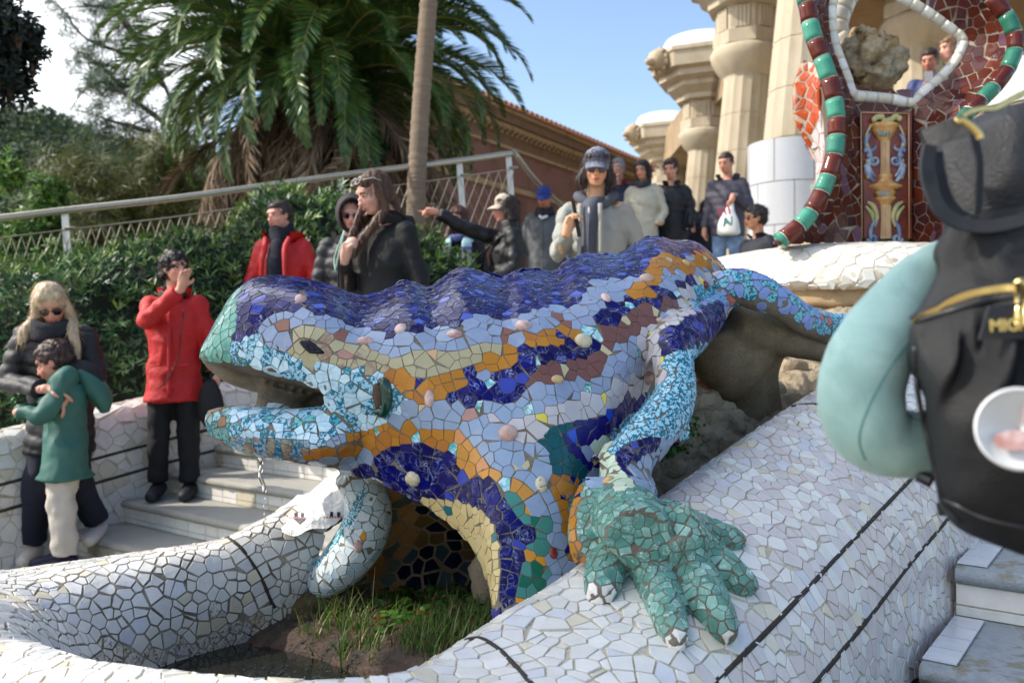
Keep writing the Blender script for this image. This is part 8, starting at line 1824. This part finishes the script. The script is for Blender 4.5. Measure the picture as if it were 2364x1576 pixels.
# leather name tag
tg = [(2285,706,.818),(2440,690,.812),(2440,780,.806),(2262,784,.812)]; V = [P(*q) for q in tg]; V2 = [v + (0, .004, 0) for v in V]
tag_ = mesh('name_tag', V + V2, [(0, 1, 2, 3), (0, 4, 5, 1), (1, 5, 6, 2), (2, 6, 7, 3), (3, 7, 4, 0)], LEATH, bag)
def text(s, loc, size, mat, parent, rot=None, ext=.0006, name='lettering', bold=0.):
    cu = bpy.data.curves.new(name, 'FONT'); cu.body = s; cu.size = size; cu.extrude = ext; cu.offset = bold; cu.align_x = 'LEFT'
    o = bpy.data.objects.new(name, cu); COL.objects.link(o)
    me = bpy.data.meshes.new_from_object(o.evaluated_get(bpy.context.evaluated_depsgraph_get())); bpy.data.objects.remove(o)
    o = bpy.data.objects.new(name, me); COL.objects.link(o); me.materials.clear(); me.materials.append(mat); o.parent = parent
    o.location = Vector(np.array(loc) - origin(parent)); o.rotation_euler = rot or (math.radians(90), 0, 0); return o
text('MICHAEL KORS', P(2284, 765, .8035), .0155, GOLD, bag, (math.radians(90), math.radians(-3), 0), bold=.0004)
# round clear plastic charm with reddish print
m, nt, bb = newmat('clear_plastic'); bb.inputs['Base Color'].default_value = rgb(236, 236, 236); bb.inputs['Roughness'].default_value = .22; bb.inputs['Transmission Weight'].default_value = .25; bb.inputs['IOR'].default_value = 1.3
lid = thing('plastic_disc', P(2350, 990, .79), 'round frosted plastic disc with faint red print on the front of the backpack', 'badge')
cL = P(2350, 990, .775); b = MB(); b.lathe([(.001, 0), (.034, 0), (.0355, .002), (.0370, .006), (.0345, .008), (.033, .004), (.001, .003)], cL, 60, axis=(-.25, -.95, .1)); b.obj('disc', m, lid, True)
m2 = M('faded_red_print', rgb(196, 140, 132), .5, .2, 60, col2=rgb(216, 206, 204)); b = MB(); ax = Vector((-.25, -.95, .1)).normalized(); R3 = np.array(ax.to_track_quat('Z', 'Y').to_matrix())
for (u_, v_, a_, c_) in ((.006, .012, .004, .011), (-.004, -.010, .018, .009), (.014, -.006, .006, .006)):
    V = [cL + R3 @ np.array((u_ + a_ * math.cos(t), v_ + c_ * math.sin(t), .0085)) for t in np.linspace(0, 6.28, 20)[:-1]]; b.add(V, [tuple(range(19))])
b.obj('print', m2, lid)
BKL = M('black_plastic', rgb(22, 22, 26), .35, .1)
for (pts_, r) in (([(2120,1098,.97),(2150,1112,.96)], .007), ([(2172,1160,.96),(2176,1188,.96)], .005)):
    b = MB(); b.tube([P(*q) for q in pts_], r, 8); b.obj('buckle', BKL, bag)
# ---- mint neck pillow, U-shaped
MINT = newmat('mint_velvet'); m, nt, bb = MINT; v = coords(nt); base = ramp(nt, tex(nt, v, 14, 5, .6, .8), [(.3, rgb(140, 176, 170)), (.7, rgb(172, 204, 198))]); nt.links.new(base, bb.inputs['Base Color']); bb.inputs['Roughness'].default_value = .9; bb.inputs['Sheen Weight'].default_value = .25; bb.inputs['Sheen Roughness'].default_value = .4; bump(nt, bb, tex(nt, v, 240, 4, .6), .25, .002)
pil = thing('neck_pillow', P(2000, 1050, 1.0), 'mint green velvet U-shaped neck pillow hooked on the backpack', 'neck pillow')
pc = [(2185,560,1.01,14),(2160,592,1.01,36),(2118,655,1.0,66),(2064,735,.99,84),(2012,815,.98,93),(1988,895,.98,95),(1996,965,.98,94),(2034,1010,.985,86),(2090,1025,.99,78),(2160,1028,1.0,76),(2250,1010,1.02,70)]
b = MB(); b.tube([P(*q[:3]) for q in pc], [q[3] * 1.0 / F * q[2] for q in pc], 40, 90, ell=(1, 1)); V = b.V[0]; V = V + np.array([[.0012 * fbm(p, 30, 3), -.002 * fbm(p, 12, 3), .0012 * fbm(p, 25, 3, 4)] for p in V])
mesh('cushion', V, b.F, m, pil, True); pb = bvh_of(V, b.F)
SEAM = M('mint_seam', rgb(96, 146, 140), .9, .1)
b = MB(); sp = [q for q in cr(np.array([(2150,735,0),(2110,775,0),(2060,840,0),(2022,905,0),(1992,975,0),(1985,1020,0),(1998,1060,0)], float), 50)]
b.tube([on(pb, q[0], q[1], -.0008) for q in sp], .0015, 6); b.obj('seam', SEAM, pil, True)
b = MB(); sp = cr(np.array([(2092,965,0),(2112,978,0),(2150,985,0)], float), 20); b.tube([on(pb, q[0], q[1] - 10, -.0008) for q in sp], .0012, 6); b.obj('seam', SEAM, pil, True)
# ---------------------------------------------------------------- lettering on clothes and bags
g, cp = CAPF
Rw = Matrix(((g.R @ g.HR).tolist()))
def txt_on(s_, p_, size, mat, parent, tiltx=0.):
    X = g.R @ g.HR @ np.array((1., 0, 0)); Y = g.R @ g.HR @ np.array((0, -math.sin(tiltx), math.cos(tiltx))); Z = np.cross(X, Y)
    rot = Matrix((X, Y, Z)).transposed().to_euler()
    return text(s_, g.w(g.hp(p_)), size * g.k, mat, parent, rot, ext=.0015, bold=.0006)
INKN = M('navy_stitching', rgb(36, 36, 52), .8, .1)
txt_on('Coral', (-.040, .099, .098), .034, INKN, cp, .35); txt_on('DOULOS', (-.042, .106, .074), .022, INKN, cp, .2)
g = LOGO_FRAME
PNK = M('pink_print', rgb(206, 70, 100), .4, .1); TEA = M('teal_print', rgb(20, 140, 132), .4, .1)
for (s_, x, y, sz, m_) in (('H', 1662, 503, .13, PNK), ('I', 1684, 498, .13, PNK), ('A', 1672, 527, .13, TEA), ('/', 1690, 523, .13, TEA)):
    o = text(s_, P(x - 2, y - 4, 9.74), sz, m_, bpy.data.objects['carrier_bag'], (math.radians(90), math.radians(-14), 0), ext=.002, bold=.004)
